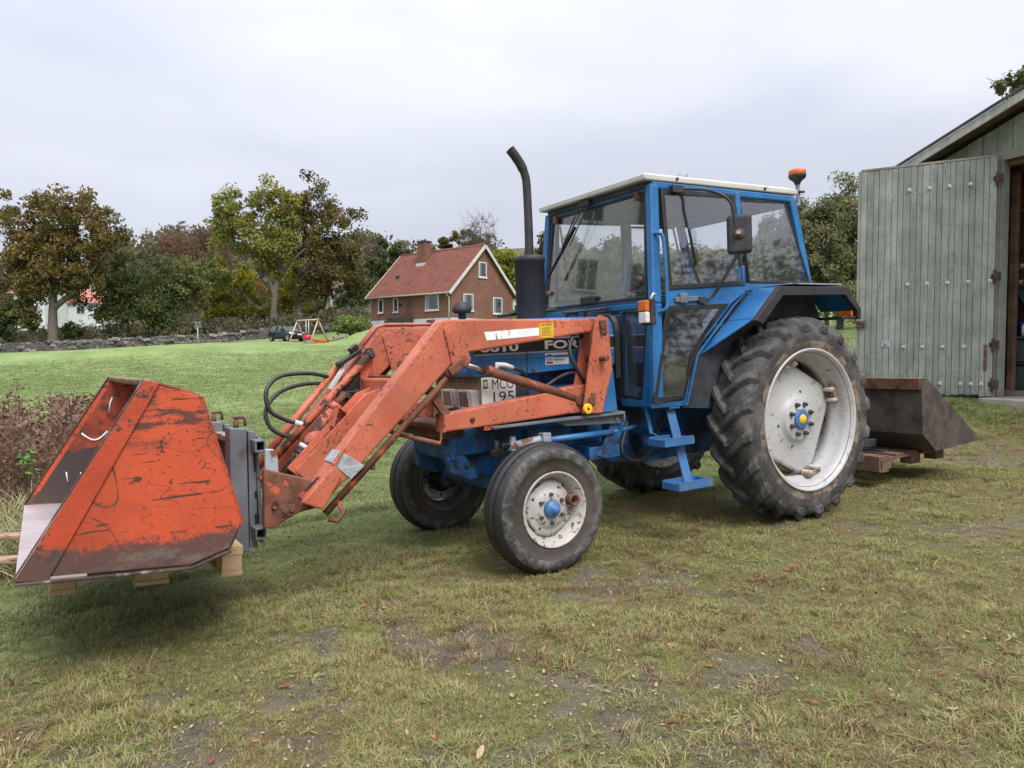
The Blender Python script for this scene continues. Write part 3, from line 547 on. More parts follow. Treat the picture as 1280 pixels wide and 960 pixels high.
b.box(-1.25, -1.20, -.655, -.30, .90, .955).box(-1.25, -1.20, .30, .655, .90, .955)
for s in (-1, 1): b.box(-1.24, -1.205, s*.325-.02, s*.325+.02, .93, 1.57)
tp('cab_frame', b, m_blue, .01)
b = MB().slab([(-1.2395, -.50, 1.575), (-1.2395, .50, 1.575), (-1.2405, .50, 1.612), (-1.2405, -.50, 1.612)], -.010, (1, 0, 0))
tp('cowl_panel', b, m_blue, .004)
tp('cab_floor', MB().box(-1.22, .35, -.60, .60, .90, .935).box(-.35, .42, -.60, .60, 1.0, 1.28).box(-1.25, -1.1, -.32, .32, .93, 1.55), m_dark, .01)
def sealed(name, outer, inner, n, tk=.022, gl=None, rub=.0, parent=tractor):
    s = tp(name, MB().ring(outer, inner, tk, n), m_black, .004, parent)
    g = tp('glass', MB().slab(inner, .004, n), m_glass, 0, s); g.location = Vector(n)*(tk*.5)
    return s
def inset(P, d):                                  # shrink a polygon in space towards its middle
    c = sum((Vector(p) for p in P), Vector())/len(P); o = []
    k = len(P)
    for i in range(k):
        p = Vector(P[i]); a = (Vector(P[i-1])-p).normalized(); e2 = (Vector(P[(i+1) % k])-p).normalized(); bi = (a+e2)
        sn = max(.25, a.cross(e2).length); o.append(p+bi*(d/sn))
    return o
ws = [(-1.252, -.604, 1.638), (-1.252, .604, 1.638), (-1.178, .548, 2.372), (-1.178, -.548, 2.372)]
windscreen = sealed('windscreen', ws, inset(ws, .020), (.999, 0, -.10), .022)
lw = [(-1.252, -.608, 1.560), (-1.252, -.345, 1.572), (-1.252, -.322, .965), (-1.252, -.530, .955)]
sealed('front_lower_window', lw, inset(lw, .016), (1, 0, 0), .02)
tp('corner_panel', MB().slab([(-1.249, -.640, 1.58), (-1.249, -.607, 1.565), (-1.249, -.528, .95), (-1.249, -.640, .93)], .02, (1, 0, 0)), m_blue)
q = [(.418, 1.752), (-.292, 1.748), (-.322, 2.362), (.205, 2.382)]
for s in (-1, 1):
    P = side(q, s, -.006); sealed('rear_side_window', P, inset(P, .018), (0, s, 0), .016)
rw = [(.47, -.55, 1.75), (.47, .55, 1.75), (.30, .53, 2.37), (.30, -.53, 2.37)]
sealed('rear_window', rw, inset(rw, .02), (1, 0, .27), .02)
def door(s):
    out = [(-1.108, 2.392), (-.378, 2.408), (-.322, 1.735), (-.345, 1.665), (-.50, 1.62), (-.885, 1.245), (-.985, .925), (-1.285, .925), (-1.17, 1.60)]
    d = tp('door', MB().slab(side([(-1.10, 1.70), (-.345, 1.74), (-.335, 1.68), (-.53, 1.585), (-1.115, 1.575)], s, -.012), s*.022, (0, 1, 0)), m_blue, .004)
    up = side([(-1.105, 1.690), (-1.100, 2.372), (-.378, 2.396), (-.340, 1.732)], s, .0)
    lo = side([(-1.285, .940), (-1.140, 1.582), (-.535, 1.598), (-.925, 1.250), (-1.005, .946)], s, .0)
    for nm, P in (('upper_door_seal', up), ('lower_door_seal', lo)):
        I = inset(P, .034)
        o = tp(nm, MB().ring(P, I, s*.02, (0, 1, 0)), m_black, .004, d)
        tp('door_glass', MB().slab([(x, y+s*.008, z) for x, y, z in I], s*.004, (0, 1, 0)), m_glass, 0, d)
    tp('door_jamb', MB().ring(side([(-.30, 1.70), (-.34, 1.70), (-.505, 1.60), (-.895, 1.25), (-.985, .93), (-1.0, .905), (-.965, .905), (-.85, 1.24), (-.46, 1.59)], s, .001), side([(-.315, 1.69), (-.345, 1.69), (-.515, 1.60), (-.905, 1.25), (-.992, .935), (-.998, .92), (-.975, .92), (-.862, 1.243), (-.472, 1.592)], s, .001), s*.014, (0, 1, 0)), m_blue, 0, d)
    tp('hinge', MB().box(-.40, -.335, min(s*.605, s*.655), max(s*.605, s*.655), 1.735, 1.86).cyl((-.36, s*.655, 1.73), (-.36, s*.655, 1.87), .017, .017, 10), m_blue, .005, d)
    tp('hinge', MB().box(-.385, -.345, min(s*.6, s*.645), max(s*.6, s*.645), 2.22, 2.30), m_blue, .005, d)
    tp('door_handle', MB().beam((-1.06, s*.672, 1.622), (-.84, s*.672, 1.632), .02, .035).box(-1.02, -.95, min(s*.66, s*.69), max(s*.66, s*.69), 1.60, 1.665), m_grey, .005, d)
    return d
door(-1); door(1)
b = MB().slab(side([(-1.29, .935), (-.985, .935), (-.975, .90), (-1.29, .90)], -1, -.012), -.02, (0, 1, 0))
tp('sill', b, m_blue_d, .004)
tp('grab_handle', MB().tube(smooth_path([(-1.215, -.60, 2.06), (-1.19, -.67, 2.065), (-1.165, -.690, 2.03), (-1.165, -.705, 1.85), (-1.17, -.715, 1.62), (-1.185, -.715, 1.56), (-1.22, -.66, 1.535)], 5), .013, 10), m_blue)
tp('grab_handle_far', MB().tube(smooth_path([(-1.215, .60, 2.06), (-1.20, .69, 2.03), (-1.20, .715, 1.62), (-1.23, .66, 1.535)], 5), .013, 10), m_blue).name = 'grab_handle.001'
def roof_loop(z, e, e2=0): return [(-1.252-e, -.618-e2, z-.004), (-1.252-e, .618+e2, z-.004), (.335+e*.3, .618+e2, z+.012), (.335+e*.3, -.618-e2, z+.012)]
tp('roof', loft(MB(), [roof_loop(2.428, -.004, -.006), roof_loop(2.432, .0), roof_loop(2.466, .0), roof_loop(2.486, -.06, -.05), roof_loop(2.50, -.2, -.2)]), m_roofw, .006)
tp('roof_lining', MB().box(-1.20, .30, -.57, .57, 2.385, 2.426), m_dark)
tp('roof_bolts', MB().cyl((-.95, -.617, 2.452), (-.95, -.628, 2.452), .011, .011, 8).cyl((-.05, -.617, 2.456), (-.05, -.628, 2.456), .011, .011, 8), m_rust)
tp('windscreen_fittings', MB().box(-1.205, -1.175, -.50, -.46, 2.315, 2.375).box(-1.205, -1.175, .46, .50, 2.315, 2.375).lathe([(.001, -1.262), (.018, -1.260), (.022, -1.25), (.022, -1.24)], 12, (0, -.54, 1.77), 'x').lathe([(.001, -1.262), (.018, -1.260), (.022, -1.25), (.022, -1.24)], 12, (0, .545, 1.77), 'x'), m_rust_o, .006)
tp('windscreen_badge', MB().box(-1.275, -1.25, -.06, .10, 1.636, 1.706), m_black, .02)
b = MB().tube([(-1.225, .11, 2.40), (-1.24, .14, 2.34), (-1.285, .29, 2.08)], .007, 6).tube([(-1.225, .05, 2.39), (-1.24, .10, 2.33), (-1.28, .25, 2.12)], .005, 6).tube([(-1.225, .02, 2.40), (-1.24, .03, 2.34), (-1.27, .20, 2.10)], .005, 6)
b.beam((-1.245, .155, 2.235), (-1.30, .465, 1.885), .012, .024, (1, 0, 0)).box(-1.235, -1.20, .00, .13, 2.375, 2.415)
tp('windscreen_wiper', b, m_blackp, .002)
ind = tp('indicator_lamp', MB().box(-1.335, -1.29, -.735, -.640, 1.455, 1.625), m_blackp, .006)
tp('amber_lens', MB().box(-1.375, -1.337, -.728, -.650, 1.545, 1.615), m_amber, .008, ind)
tp('clear_lens', MB().box(-1.372, -1.337, -.728, -.650, 1.468, 1.542), m_clearp, .008, ind)
tp('lamp_arm', MB().tube([(-1.30, -.69, 1.62), (-1.27, -.69, 1.66), (-1.22, -.66, 1.66)], .009, 8), m_lampgrey, 0, ind)
# mirror
mp_ = [(-1.0, -.62, 2.375), (-.93, -.63, 2.385), (-.78, -.72, 2.37), (-.70, -.80, 2.32), (-.655, -.835, 2.25), (-.64, -.845, 2.1), (-.64, -.845, 1.92), (-.66, -.81, 1.84), (-.70, -.74, 1.71), (-.73, -.69, 1.64), (-.80, -.665, 1.615)]
ma = tp('mirror_arm', MB().tube(smooth_path(mp_, 5), .011, 10).box(-1.02, -.92, -.65, -.60, 2.355, 2.40).box(-.84, -.77, -.69, -.655, 1.60, 1.64), m_blackp, .0)
b = MB().box(-.025, .03, -.083, .083, -.135, .135)
mi = tp('mirror', b, m_blackp, .028, seg=4); mi.location = (-.615, -.855, 2.055); mi.rotation_euler = (0, rad(3), rad(38))
tp('mirror_glass', MB().box(.031, .034, -.066, .066, -.115, .115), m_chrome, .0, mi)
tp('mirror_boss', MB().lathe([(.001, -.045), (.02, -.044), (.036, -.034), (.038, -.024)], 20, (0, .0, .0), 'x').mat(1).cyl((-.045, 0, 0), (-.07, .0, .0), .009, .012, 8).box(-.08, -.066, -.014, .014, -.012, .012), [m_rust, m_grey_l], 0, mi)
# beacon
bc = tp('beacon', MB().tube([(.33, -.585, 2.36), (.395, -.58, 2.37), (.412, -.565, 2.41), (.412, -.56, 2.565)], .016, 10).mat(1).lathe([(.018, 2.535), (.03, 2.56), (.062, 2.585), (.068, 2.605), (.066, 2.612)], 24, (.412, -.56, 0), 'z'), [m_grey, m_blackp])
tp('amber_lens', MB().lathe([(.064, 2.612), (.066, 2.618), (.066, 2.640), (.058, 2.652), (.02, 2.656), (.001, 2.656)], 28, (.412, -.56, 0), 'z'), m_amber, 0, bc)
tp('beacon_screw', MB().cyl((.40, -.58, 2.475), (.44, -.60, 2.475), .01, .01, 8), m_blackp, 0, bc)

# ---- fenders
for s in (-1, 1):
    y0, y1 = s*.635, s*.90
    b = MB()
    def q3(a, c, t=.012):
        b.slab([(a[0], y0, a[1]), (a[0], y1, a[1]), (c[0], y1, c[1]), (c[0], y0, c[1])], t)
    b.slab([(-.505, y0, 1.468), (-.552, y1, 1.468), (-.305, y1, 1.684), (-.225, y0, 1.702)], -.012*s)
    b.slab([(-.505, y0, 1.466), (-.552, y1, 1.466), (-.800, y0, 1.235)], .012*s)
    b.slab([(-.303, y1, 1.686), (-.223, y0, 1.704), (.40, y0, 1.704), (.45, y1, 1.690)], .012*s)
    b.slab([(.40, y0, 1.702), (.45, y1, 1.688), (.61, y1, 1.53), (.56, y0, 1.535)], .012*s)
    f = tp('fender', b, m_blue, .003)
    lip = [(-.578, 1.462), (-.320, 1.694), (.455, 1.700), (.618, 1.535), (.612, 1.455), (.575, 1.455), (.570, 1.52), (.425, 1.640), (-.29, 1.632), (-.505, 1.435)]
    tp('fender_lip', MB().prism(lip, s*.902, s*.945).slab([(.40, s*.70, 1.46), (.60, s*.70, 1.46), (.60, s*.93, 1.46), (.40, s*.93, 1.46)], .02, (0, 0, 1)), m_blackp, .004, f)
    tp('inner_panel', MB().prism([(-.86, 1.235), (-.80, 1.24), (-.50, 1.47), (-.22, 1.69), (.42, 1.70), (.55, 1.5), (.5, 1.0), (-.25, .95), (-.72, .86), (-.99, .885), (-.985, .93)], s*.615, s*.632), m_dark, .0, f)
    tp('tail_lamp', MB().box(.618, .665, s*.80-.06, s*.80+.06, 1.47, 1.58), m_amber, .008, f)
tp('fender_strip', MB().box(-.15, .45, -.90, -.66, 1.717, 1.726), m_grey_l, .002)

# ---- inside the cab
b = MB().box(-.36, .14, -.25, .25, 1.36, 1.47)
seat = tp('seat', b, m_ply, .04, seg=3)
bk = [(.08, -.23, 1.42), (.08, .23, 1.42), (.20, .20, 2.02), (.20, -.20, 2.02)]; bi_ = [(.14, -.14, 1.74), (.14, .14, 1.74), (.175, .13, 1.93), (.175, -.13, 1.93)]
tp('backrest', MB().ring(bk, bi_, .06, (1, 0, -.2)).beam((.16, -.15, 1.80), (.16, .15, 1.80), .03, .03).beam((.17, -.15, 1.87), (.17, .15, 1.87), .025, .025), m_ply, .015, seat)
tp('seat_base', MB().prism([(-.30, .93), (.10, .93), (.05, 1.36), (-.25, 1.36)], -.16, .16), m_blackp, .01, seat)
sw = tp('steering_wheel', MB().lathe([(.195+.014*math.cos(t), .014*math.sin(t)) for t in np.linspace(0, 2*math.pi, 9)], 36, (0, 0, 0), 'z').beam((-.19, 0, 0), (.19, 0, 0), .03, .008).beam((0, -.19, 0), (0, .19, 0), .03, .008).cyl((0, 0, -.03), (0, 0, .015), .045, .04), m_ply)
sw.location = (-.80, -.05, 1.735); sw.rotation_euler = (0, rad(-28), 0)
tp('steering_column', MB().cyl((-.80, -.05, 1.72), (-1.0, -.05, 1.35), .04, .05, 12), m_blackp, 0, tractor)
tp('dashboard', MB().box(-1.21, -.98, -.30, .30, 1.52, 1.66), m_blackp, .03)
b = MB()
for i in range(5): b.box(-1.06, -.62, -.56, -.28, 1.26+.056*i, 1.298+.056*i)
b.box(-1.03, -.65, -.54, -.30, 1.02, 1.53)
tp('side_console', b, m_blackp, .012)
tp('console_cover', MB().box(-1.08, -.60, -.59, -.26, 1.553, 1.568), m_roofw, .005)
tp('pedal', MB().tube(smooth_path([(-.86, -.35, .96), (-.9, -.36, 1.08), (-.98, -.36, 1.16)], 5), .014, 8).beam((-1.02, -.36, 1.15), (-.95, -.36, 1.20), .10, .015).beam((-1.0, -.5, 1.22), (-.7, -.5, 1.22), .02, .04), m_blue, .003)
tp('cab_lever', MB().tube([(-.7, .38, 1.35), (-.78, .40, 1.72)], .008, 6).cyl((-.78, .40, 1.72), (-.79, .40, 1.77), .018, .014, 8).tube([(-1.05, .42, 1.5), (-1.12, .46, 1.95), (-1.15, .48, 2.3)], .008, 6), m_blackp)

# ---- step
st = tp('step', MB().beam((-1.075, -.60, .90), (-1.115, -.80, .40), .014, .075, (1, 0, 0)), m_blue, .003)
for (x0, x1, y0, y1, z) in ((-1.315, -1.045, -.80, -.64, .655), (-1.325, -1.02, -.93, -.77, .385)):
    b = MB().box(x0, x1, y0, y0+.012, z, z+.048).box(x0, x1, y1-.012, y1, z, z+.048).box(x0, x0+.012, y0+.0125, y1-.0125, z, z+.047).box(x1-.012, x1, y0+.0125, y1-.0125, z, z+.047).box(x0+.0125, x1-.0125, y0+.0125, y1-.0125, z+.001, z+.006)
    tr = tp('tread', b, m_blue, .002, st)
    b = MB()
    for i in range(17):
        x = x0+.006+(x1-x0-.012)*i/17
        for y in (y0+.006, y1-.006): b.cyl((x+.008, y, z+.046), (x+.008, y, z+.058), .008, .003, 5)
    stuff(tp('grip_teeth', b, m_blue, 0, st))
tp('step_bracket', MB().beam((-1.22, -.52, .92), (-1.21, -.56, .72), .012, .03, (1, 0, 0)).beam((-1.21, -.56, .725), (-1.16, -.56, .70), .03, .012).beam((-1.23, -.50, .90), (-1.1, -.60, .91), .05, .012).box(-1.13, -1.03, -.66, -.56, .885, .905), m_blue, .004)
tp('under_hoses', MB().tube(smooth_path([(-1.3, -.42, .80), (-1.38, -.45, .60), (-1.2, -.42, .52), (-1.0, -.35, .6)], 6), .012, 8).tube(smooth_path([(-.98, -.5, .86), (-1.1, -.5, .72), (-1.15, -.46, .62)], 5), .006, 6), m_hose)
# ================================================================== FRONT LOADER (parts of the tractor: bolted to it)
arm = [(-1.60, 1.512), (-2.70, 1.522), (-2.748, 1.512), (-3.392, .815), (-3.60, .590), (-3.50, .545), (-3.262, .745), (-2.690, 1.255), (-2.583, 1.322), (-1.62, 1.43)]
for s in (-1, 1):
    ya, yb = s*.408, s*.508
    a = tp('lift_arm', MB().prism(arm, ya, yb), m_oran, .012)
    tp('elbow_plate', MB().prism([(-2.735, 1.465), (-2.650, 1.500), (-2.560, 1.285), (-2.600, 1.235), (-2.68, 1.225)], s*.508, s*.520).prism([(-2.735, 1.465), (-2.650, 1.500), (-2.560, 1.285), (-2.600, 1.235), (-2.68, 1.225)], s*.396, s*.408), m_oran, .003, a)
    tp('tip_plate', MB().prism([(-3.615, .585), (-3.50, .530), (-3.385, .70), (-3.42, .765)], s*.510, s*.545), m_oran, .01, a)
    tp('weld_rib', MB().beam((-3.36, s*.515, .845), (-3.43, s*.53, .755), .02, .012).box(-1.66, -1.60, s*.40 if s > 0 else -.512, .512 if s > 0 else s*.40, 1.505, 1.517), m_oran_w, .003, a)
    # post: two plates the arm swings between
    post = [(-1.645, 1.50), (-1.60, 1.535), (-1.535, 1.515), (-1.512, 1.18), (-1.612, .893), (-1.775, .898)]
    p = tp('loader_post', MB().prism(post, s*.526, s*.540), m_oran, .004)
    tp('inner_plate', MB().prism([(-1.620, 1.495), (-1.585, 1.53), (-1.545, 1.51), (-1.55, 1.18), (-1.62, .893), (-1.765, .898)], s*.378, s*.392).prism([(-1.55, 1.2), (-1.53, 1.2), (-1.60, .9), (-1.63, .9)], s*.392, s*.526), m_oran, .004, p)
    tp('pivot_pin', MB().cyl((-1.585, s*.37, 1.462), (-1.585, s*.558, 1.462), .026, .024, 16).beam((-1.59, s*.548, 1.50), (-1.58, s*.548, 1.41), .05, .012, (0, 1, 0)), m_rust, .003, p)
    tp('stop_pin', MB().cyl((-1.607, s*.34, 1.252), (-1.607, s*.605, 1.252), .020, .020, 14), m_rust_o, .003, p)
    tp('pin_plate', MB().cyl((-1.70, s*.54, .985), (-1.70, s*.556, .985), .028, .026, 8).beam((-1.688, s*.546, 1.03), (-1.692, s*.546, .95), .03, .012, (0, 1, 0)), m_rust, .003, p)
    tp('yellow_cap', MB().lathe([(.034, s*.541), (.034, s*.556), (.028, s*.560), (.012, s*.556), (.001, s*.556)], 24, (-1.738, 0, .930)), m_yellow, 0, p)
    tp('cap_screw', MB().cyl((-1.738, s*.556, .93), (-1.738, s*.562, .93), .008, .007, 8), m_ink, 0, p)
    tp('blue_gusset', MB().prism([(-1.530, 1.178), (-1.496, 1.180), (-1.470, .898), (-1.608, .893)], s*.505, s*.525), m_blue, .003, p)
    # lower beam and rail
    tp('subframe_beam', MB().prism([(-2.742, .962), (-2.715, .972), (-2.09, 1.040), (-1.81, 1.078), (-1.66, 1.09), (-1.70, .900), (-1.83, .902), (-2.34, .880), (-2.742, .866)], s*.382, s*.482), m_oran, .010)
    tp('beam_end', MB().prism([(-2.75, .865), (-2.745, .975), (-2.735, .975), (-2.735, .865)], s*.385, s*.487).cyl((-2.555, s*.482, .925), (-2.555, s*.497, .925), .016, .015, 8).box(-2.47, -2.34, s*.44-.04, s*.44+.04, .85, .874), m_oran_w, .003)
    tp('subframe_rail', MB().prism([(-2.43, .872), (-1.40, .888), (-1.40, .812), (-1.41, .812), (-1.41, .868), (-2.43, .858)], s*.36, s*.52).prism([(-1.98, .868), (-1.40, .878), (-1.40, .805), (-1.87, .825)], s*.47, s*.482).cyl((-1.45, s*.482, .84), (-1.45, s*.494, .84), .018, .016, 6), m_grey, .003)
    # lift cylinder
    cp = [(-2.425, s*.462, 1.212), (-1.735, s*.462, .984)]
    c = tp('lift_cylinder', MB().cyl(cp[0], cp[1], .031, .031, 20).cyl((-2.43, s*.462, 1.2137), (-2.405, s*.462, 1.2055), .035, .035, 20).cyl((-1.75, s*.43, .988), (-1.75, s*.50, .988), .036, .036, 14), m_rust_o)
    tp('cylinder_rod', MB().cyl((-2.62, s*.462, 1.268), (-2.42, s*.462, 1.210), .016, .016, 16), m_chrome, 0, c)
    tp('rod_end', MB().cyl((-2.615, s*.39, 1.266), (-2.615, s*.545, 1.266), .026, .026, 16).beam((-2.60, s*.53, 1.28), (-2.715, s*.53, 1.215), .02, .05), m_rust_o, .004, c)
    tp('hose_fitting', MB().tube([(-2.36, s*.462, 1.20), (-2.355, s*.465, 1.245), (-2.30, s*.468, 1.238), (-2.245, s*.468, 1.22)], [.016, .018, .016, .014], 10), m_lampgrey, 0, c)
    tp('cylinder_hose', MB().tube(smooth_path([(-2.245, s*.468, 1.22), (-2.17, s*.46, 1.19), (-2.08, s*.40, 1.13), (-1.95, s*.34, 1.10)], 5), .012, 8), m_hose, 0, c)
    # levelling bar under the arm
    tp('levelling_bar', MB().tube([(-2.665, s*.50, 1.238), (-2.80, s*.495, 1.105), (-3.47, s*.47, .495)], [.014, .020, .020], 12).cyl((-2.665, s*.50, 1.245), (-2.72, s*.498, 1.19), .024, .026, 12).box(-3.2, -3.18, s*.48-.01, s*.48+.01, .70, .735).tube([(-3.40, s*.47, .565), (-3.39, s*.53, .50), (-3.42, s*.53, .46), (-3.46, s*.5, .47)], .014, 8), m_rust_o)
    # quick hitch plate at the arm end
    h = tp('hitch_plate', MB().prism([(-3.775, .775), (-3.69, .742), (-3.545, .692), (-3.45, .62), (-3.50, .535), (-3.60, .525), (-3.69, .49), (-3.74, .462), (-3.790, .468)], s*.425, s*.475), m_rust_o, .008)
    tp('hitch_bolts', MB().box(-3.70, -3.63, s*.478-.004, s*.478+.008, .515, .575).cyl((-3.682, s*.47, .545), (-3.682, s*.496, .545), .016, .015, 8).cyl((-3.648, s*.47, .548), (-3.648, s*.496, .548), .014, .013, 8).cyl((-3.738, s*.47, .565), (-3.738, s*.505, .575), .013, .010, 8).tube([(-3.745, s*.49, .60), (-3.725, s*.50, .61), (-3.715, s*.50, .58)], .008, 6), m_rust, .003, h)
    tp('hitch_rib', MB().beam((-3.60, s*.476, .60), (-3.49, s*.50, .70), .03, .012, (0, 1, 0)), m_oran_w, .003, h)
tp('loader_label', MB().slab([(-2.463, -.5086, 1.442), (-2.067, -.5086, 1.462), (-2.067, -.5086, 1.412), (-2.447, -.5086, 1.392)], .0012, (0, -1, 0)), mk('torn_white_label', (.74, .73, .73), .5, var=(15, .05), layers=[dict(col=(.33, .10, .06), scale=20, lo=.60, hi=.63, stretch=(1.6, 1, .35), rot=(0, .25, 0), zone=('x', -2.22, -2.32), wob=.3), dict(col=(.4, .3, .3), scale=30, lo=.66, hi=.7)]))
b = MB().slab([(-2.064, -.5086, 1.488), (-1.955, -.5086, 1.489), (-1.955, -.5086, 1.397), (-2.064, -.5086, 1.396)], .0014, (0, -1, 0)).mat(1)
b.add([(-2.045, -.5104, 1.474), (-2.03, -.5104, 1.474), (-2.0375, -.5104, 1.486)], [(0, 1, 2)]); put_text(b, 'VARNING', (-2.022, -.5104, 1.475), .010, .055, .01)
for i in range(5): b.box(-2.045, -1.975-.01*(i % 2), -.5104, -.5102, 1.456-i*.011, 1.4585-i*.011)
tp('warning_label', b, [m_ylabel, m_ink], fixn=False)
tp('duct_tape_wrap', MB().prism([(-3.388, .832), (-3.440, .774), (-3.330, .668), (-3.248, .733)], -.5145, -.4015), m_tape, .004)
# cross tube, channel, tilt cylinder and levers in the middle
tp('cross_tube', MB().box(-2.93, -2.80, -.41, .41, 1.09, 1.185), m_oran, .012)
tp('tube_sticker', MB().slab([(-2.902, -.15, 1.1865), (-2.83, -.15, 1.1865), (-2.83, -.27, 1.1865), (-2.902, -.27, 1.1865)], .001).slab([(-2.9315, -.13, 1.105), (-2.9315, -.25, 1.105), (-2.9315, -.25, 1.165), (-2.9315, -.13, 1.165)], .001, (-1, 0, 0)), m_whitep)
b = MB().slab([(-3.025, 0, 1.098), (-3.485, 0, .672), (-3.405, 0, .600), (-2.90, 0, 1.03), (-2.86, 0, 1.15)], .014, (0, 1, 0)).slab([(-3.025, .17, 1.098), (-3.485, .17, .672), (-3.405, .17, .600), (-2.90, .17, 1.03), (-2.86, .17, 1.15)], .014, (0, 1, 0))
b.slab([(-2.97, .01, 1.10), (-3.43, .01, .66), (-3.43, .175, .66), (-2.97, .175, 1.10)], .012)
b.slab([(-3.16, .10, 1.03), (-3.16, .165, 1.03), (-3.20, .165, .90), (-3.20, .10, .90)], .012).slab([(-3.17, .10, 1.035), (-3.17, .165, 1.035), (-3.08, .165, .95), (-3.08, .10, .95)], .01)
tp('centre_channel', b, m_oran, .004)
c = tp('tilt_cylinder', MB().cyl((-3.13, .25, 1.035), (-3.50, .25, .585), .043, .043, 20).cyl((-3.13, .25, 1.035), (-3.16, .25, .998), .048, .048, 20), m_oran_w)
tp('cylinder_band', MB().cyl((-3.335, .25, .786), (-3.352, .25, .765), .046, .046, 20), m_lampgrey, 0, c)
tp('cylinder_band', MB().cyl((-3.365, .25, .749), (-3.380, .25, .731), .0475, .0475, 20), m_black, 0, c)
tp('cylinder_rod', MB().cyl((-3.07, .25, 1.10), (-3.15, .25, 1.01), .022, .022, 14), m_rust, 0, c)
tp('tilt_link', MB().tube([(-2.865, .30, 1.345), (-3.55, .30, .70)], .024, 14), m_oran_w)
tp('tilt_link', MB().tube([(-3.04, .43, 1.275), (-3.60, .43, .67)], .024, 14), m_oran)
tp('rocker_lever', MB().prism([(-2.905, 1.38), (-2.83, 1.385), (-2.835, 1.29), (-2.905, 1.05), (-2.985, 1.05), (-2.95, 1.22)], .335, .36), m_oran_w, .006)
b = MB().cyl((-2.868, .28, 1.338), (-2.868, .385, 1.338), .030, .030, 16).cyl((-2.95, .24, 1.08), (-2.95, .385, 1.08), .036, .036, 16).beam((-2.94, .30, 1.08), (-3.10, .30, 1.075), .09, .065)
b.beam((-2.885, .385, 1.385), (-3.075, .385, 1.275), .012, .03).beam((-2.885, .345, 1.385), (-3.075, .345, 1.275), .012, .03).beam((-2.93, .365, 1.40), (-2.985, .365, 1.365), .045, .04).cyl((-3.055, .335, 1.285), (-3.055, .395, 1.285), .022, .022, 12).slab([(-2.93, .31, 1.27), (-3.06, .31, 1.14), (-3.08, .31, 1.06), (-2.95, .31, 1.06)], .03, (0, 1, 0))
tp('rocker_bracket', b, m_grease, .006)
tp('rocker_pins', MB().cyl((-2.868, .262, 1.338), (-2.868, .28, 1.338), .020, .018, 8).cyl((-2.95, .222, 1.08), (-2.95, .24, 1.08), .024, .022, 8).cyl((-3.05, .24, 1.08), (-3.05, .254, 1.08), .018, .018, 8), m_boltd, .003)
tp('rocker_strut', MB().beam((-3.035, .365, 1.255), (-3.13, .365, 1.12), .03, .03), m_lampgrey, .006)
hz = [[(-3.12, .42, 1.205), (-3.25, .40, 1.235), (-3.45, .36, 1.225), (-3.545, .32, 1.14), (-3.535, .30, 1.02), (-3.44, .30, .955), (-3.36, .30, .925)],
      [(-3.12, .44, 1.165), (-3.30, .42, 1.165), (-3.46, .38, 1.12), (-3.55, .34, 1.02), (-3.535, .32, .92), (-3.47, .31, .865), (-3.41, .31, .85)]]
for i, h in enumerate(hz):
    o = tp('hydraulic_hose', MB().tube(smooth_path(h, 6), .0135, 10), m_hose)
    e = Vector(h[-1]); d = (e-Vector(h[-2])).normalized()
    tp('hose_end', MB().cyl(e-d*.03, e+d*.05, .018, .016, 10), m_lampgrey if i == 0 else m_rust, 0, o)
for s, y in ((1, .415), (1, .47)):
    tp('arm_pipe', MB().tube([(-2.91, y, 1.365), (-2.768, y, 1.522), (-2.70, y, 1.540), (-1.7, y, 1.530)], .0115, 8), m_oran)
tp('pipe_clamp', MB().box(-2.36, -2.33, .40, .485, 1.525, 1.57), m_rust, .004)
hs = [(-1.60, -.33, 1.30), (-1.66, -.40, 1.42), (-1.76, -.47, 1.42), (-1.83, -.50, 1.32), (-1.80, -.52, 1.20), (-1.72, -.48, 1.12), (-1.64, -.40, 1.09)]
tp('post_hose', MB().tube(smooth_path(hs, 7), .0135, 10), m_hose)
tp('post_hose', MB().tube(smooth_path([(-1.62, -.36, 1.16), (-1.78, -.36, 1.15), (-1.95, -.34, 1.06), (-2.0, -.3, .96)], 6), .0125, 10), m_hose)
# front guard
b = MB()
for s in (-1, 1):
    b.tube([(-2.745, s*.455, .88), (-2.76, s*.455, .80), (-3.00, s*.36, .875), (-3.02, s*.33, .895), (-2.90, s*.33, 1.01)], .014, 8).beam((-2.715, s*.455, .965), (-2.850, s*.44, 1.18), .05, .045)
b.tube([(-3.01, -.345, .885), (-3.01, .345, .885)], .014, 8).tube([(-2.90, -.33, 1.01), (-2.90, .33, 1.01)], .014, 8).beam((-2.850, -.46, 1.18), (-2.850, .46, 1.18), .04, .04)
tp('front_guard', b, m_rust_o, .003)
tp('tool_bar', MB().box(-2.70, -2.50, -.36, .36, .86, .90).box(-2.66, -2.52, -.3, .3, .80, .86), m_rust, .01)

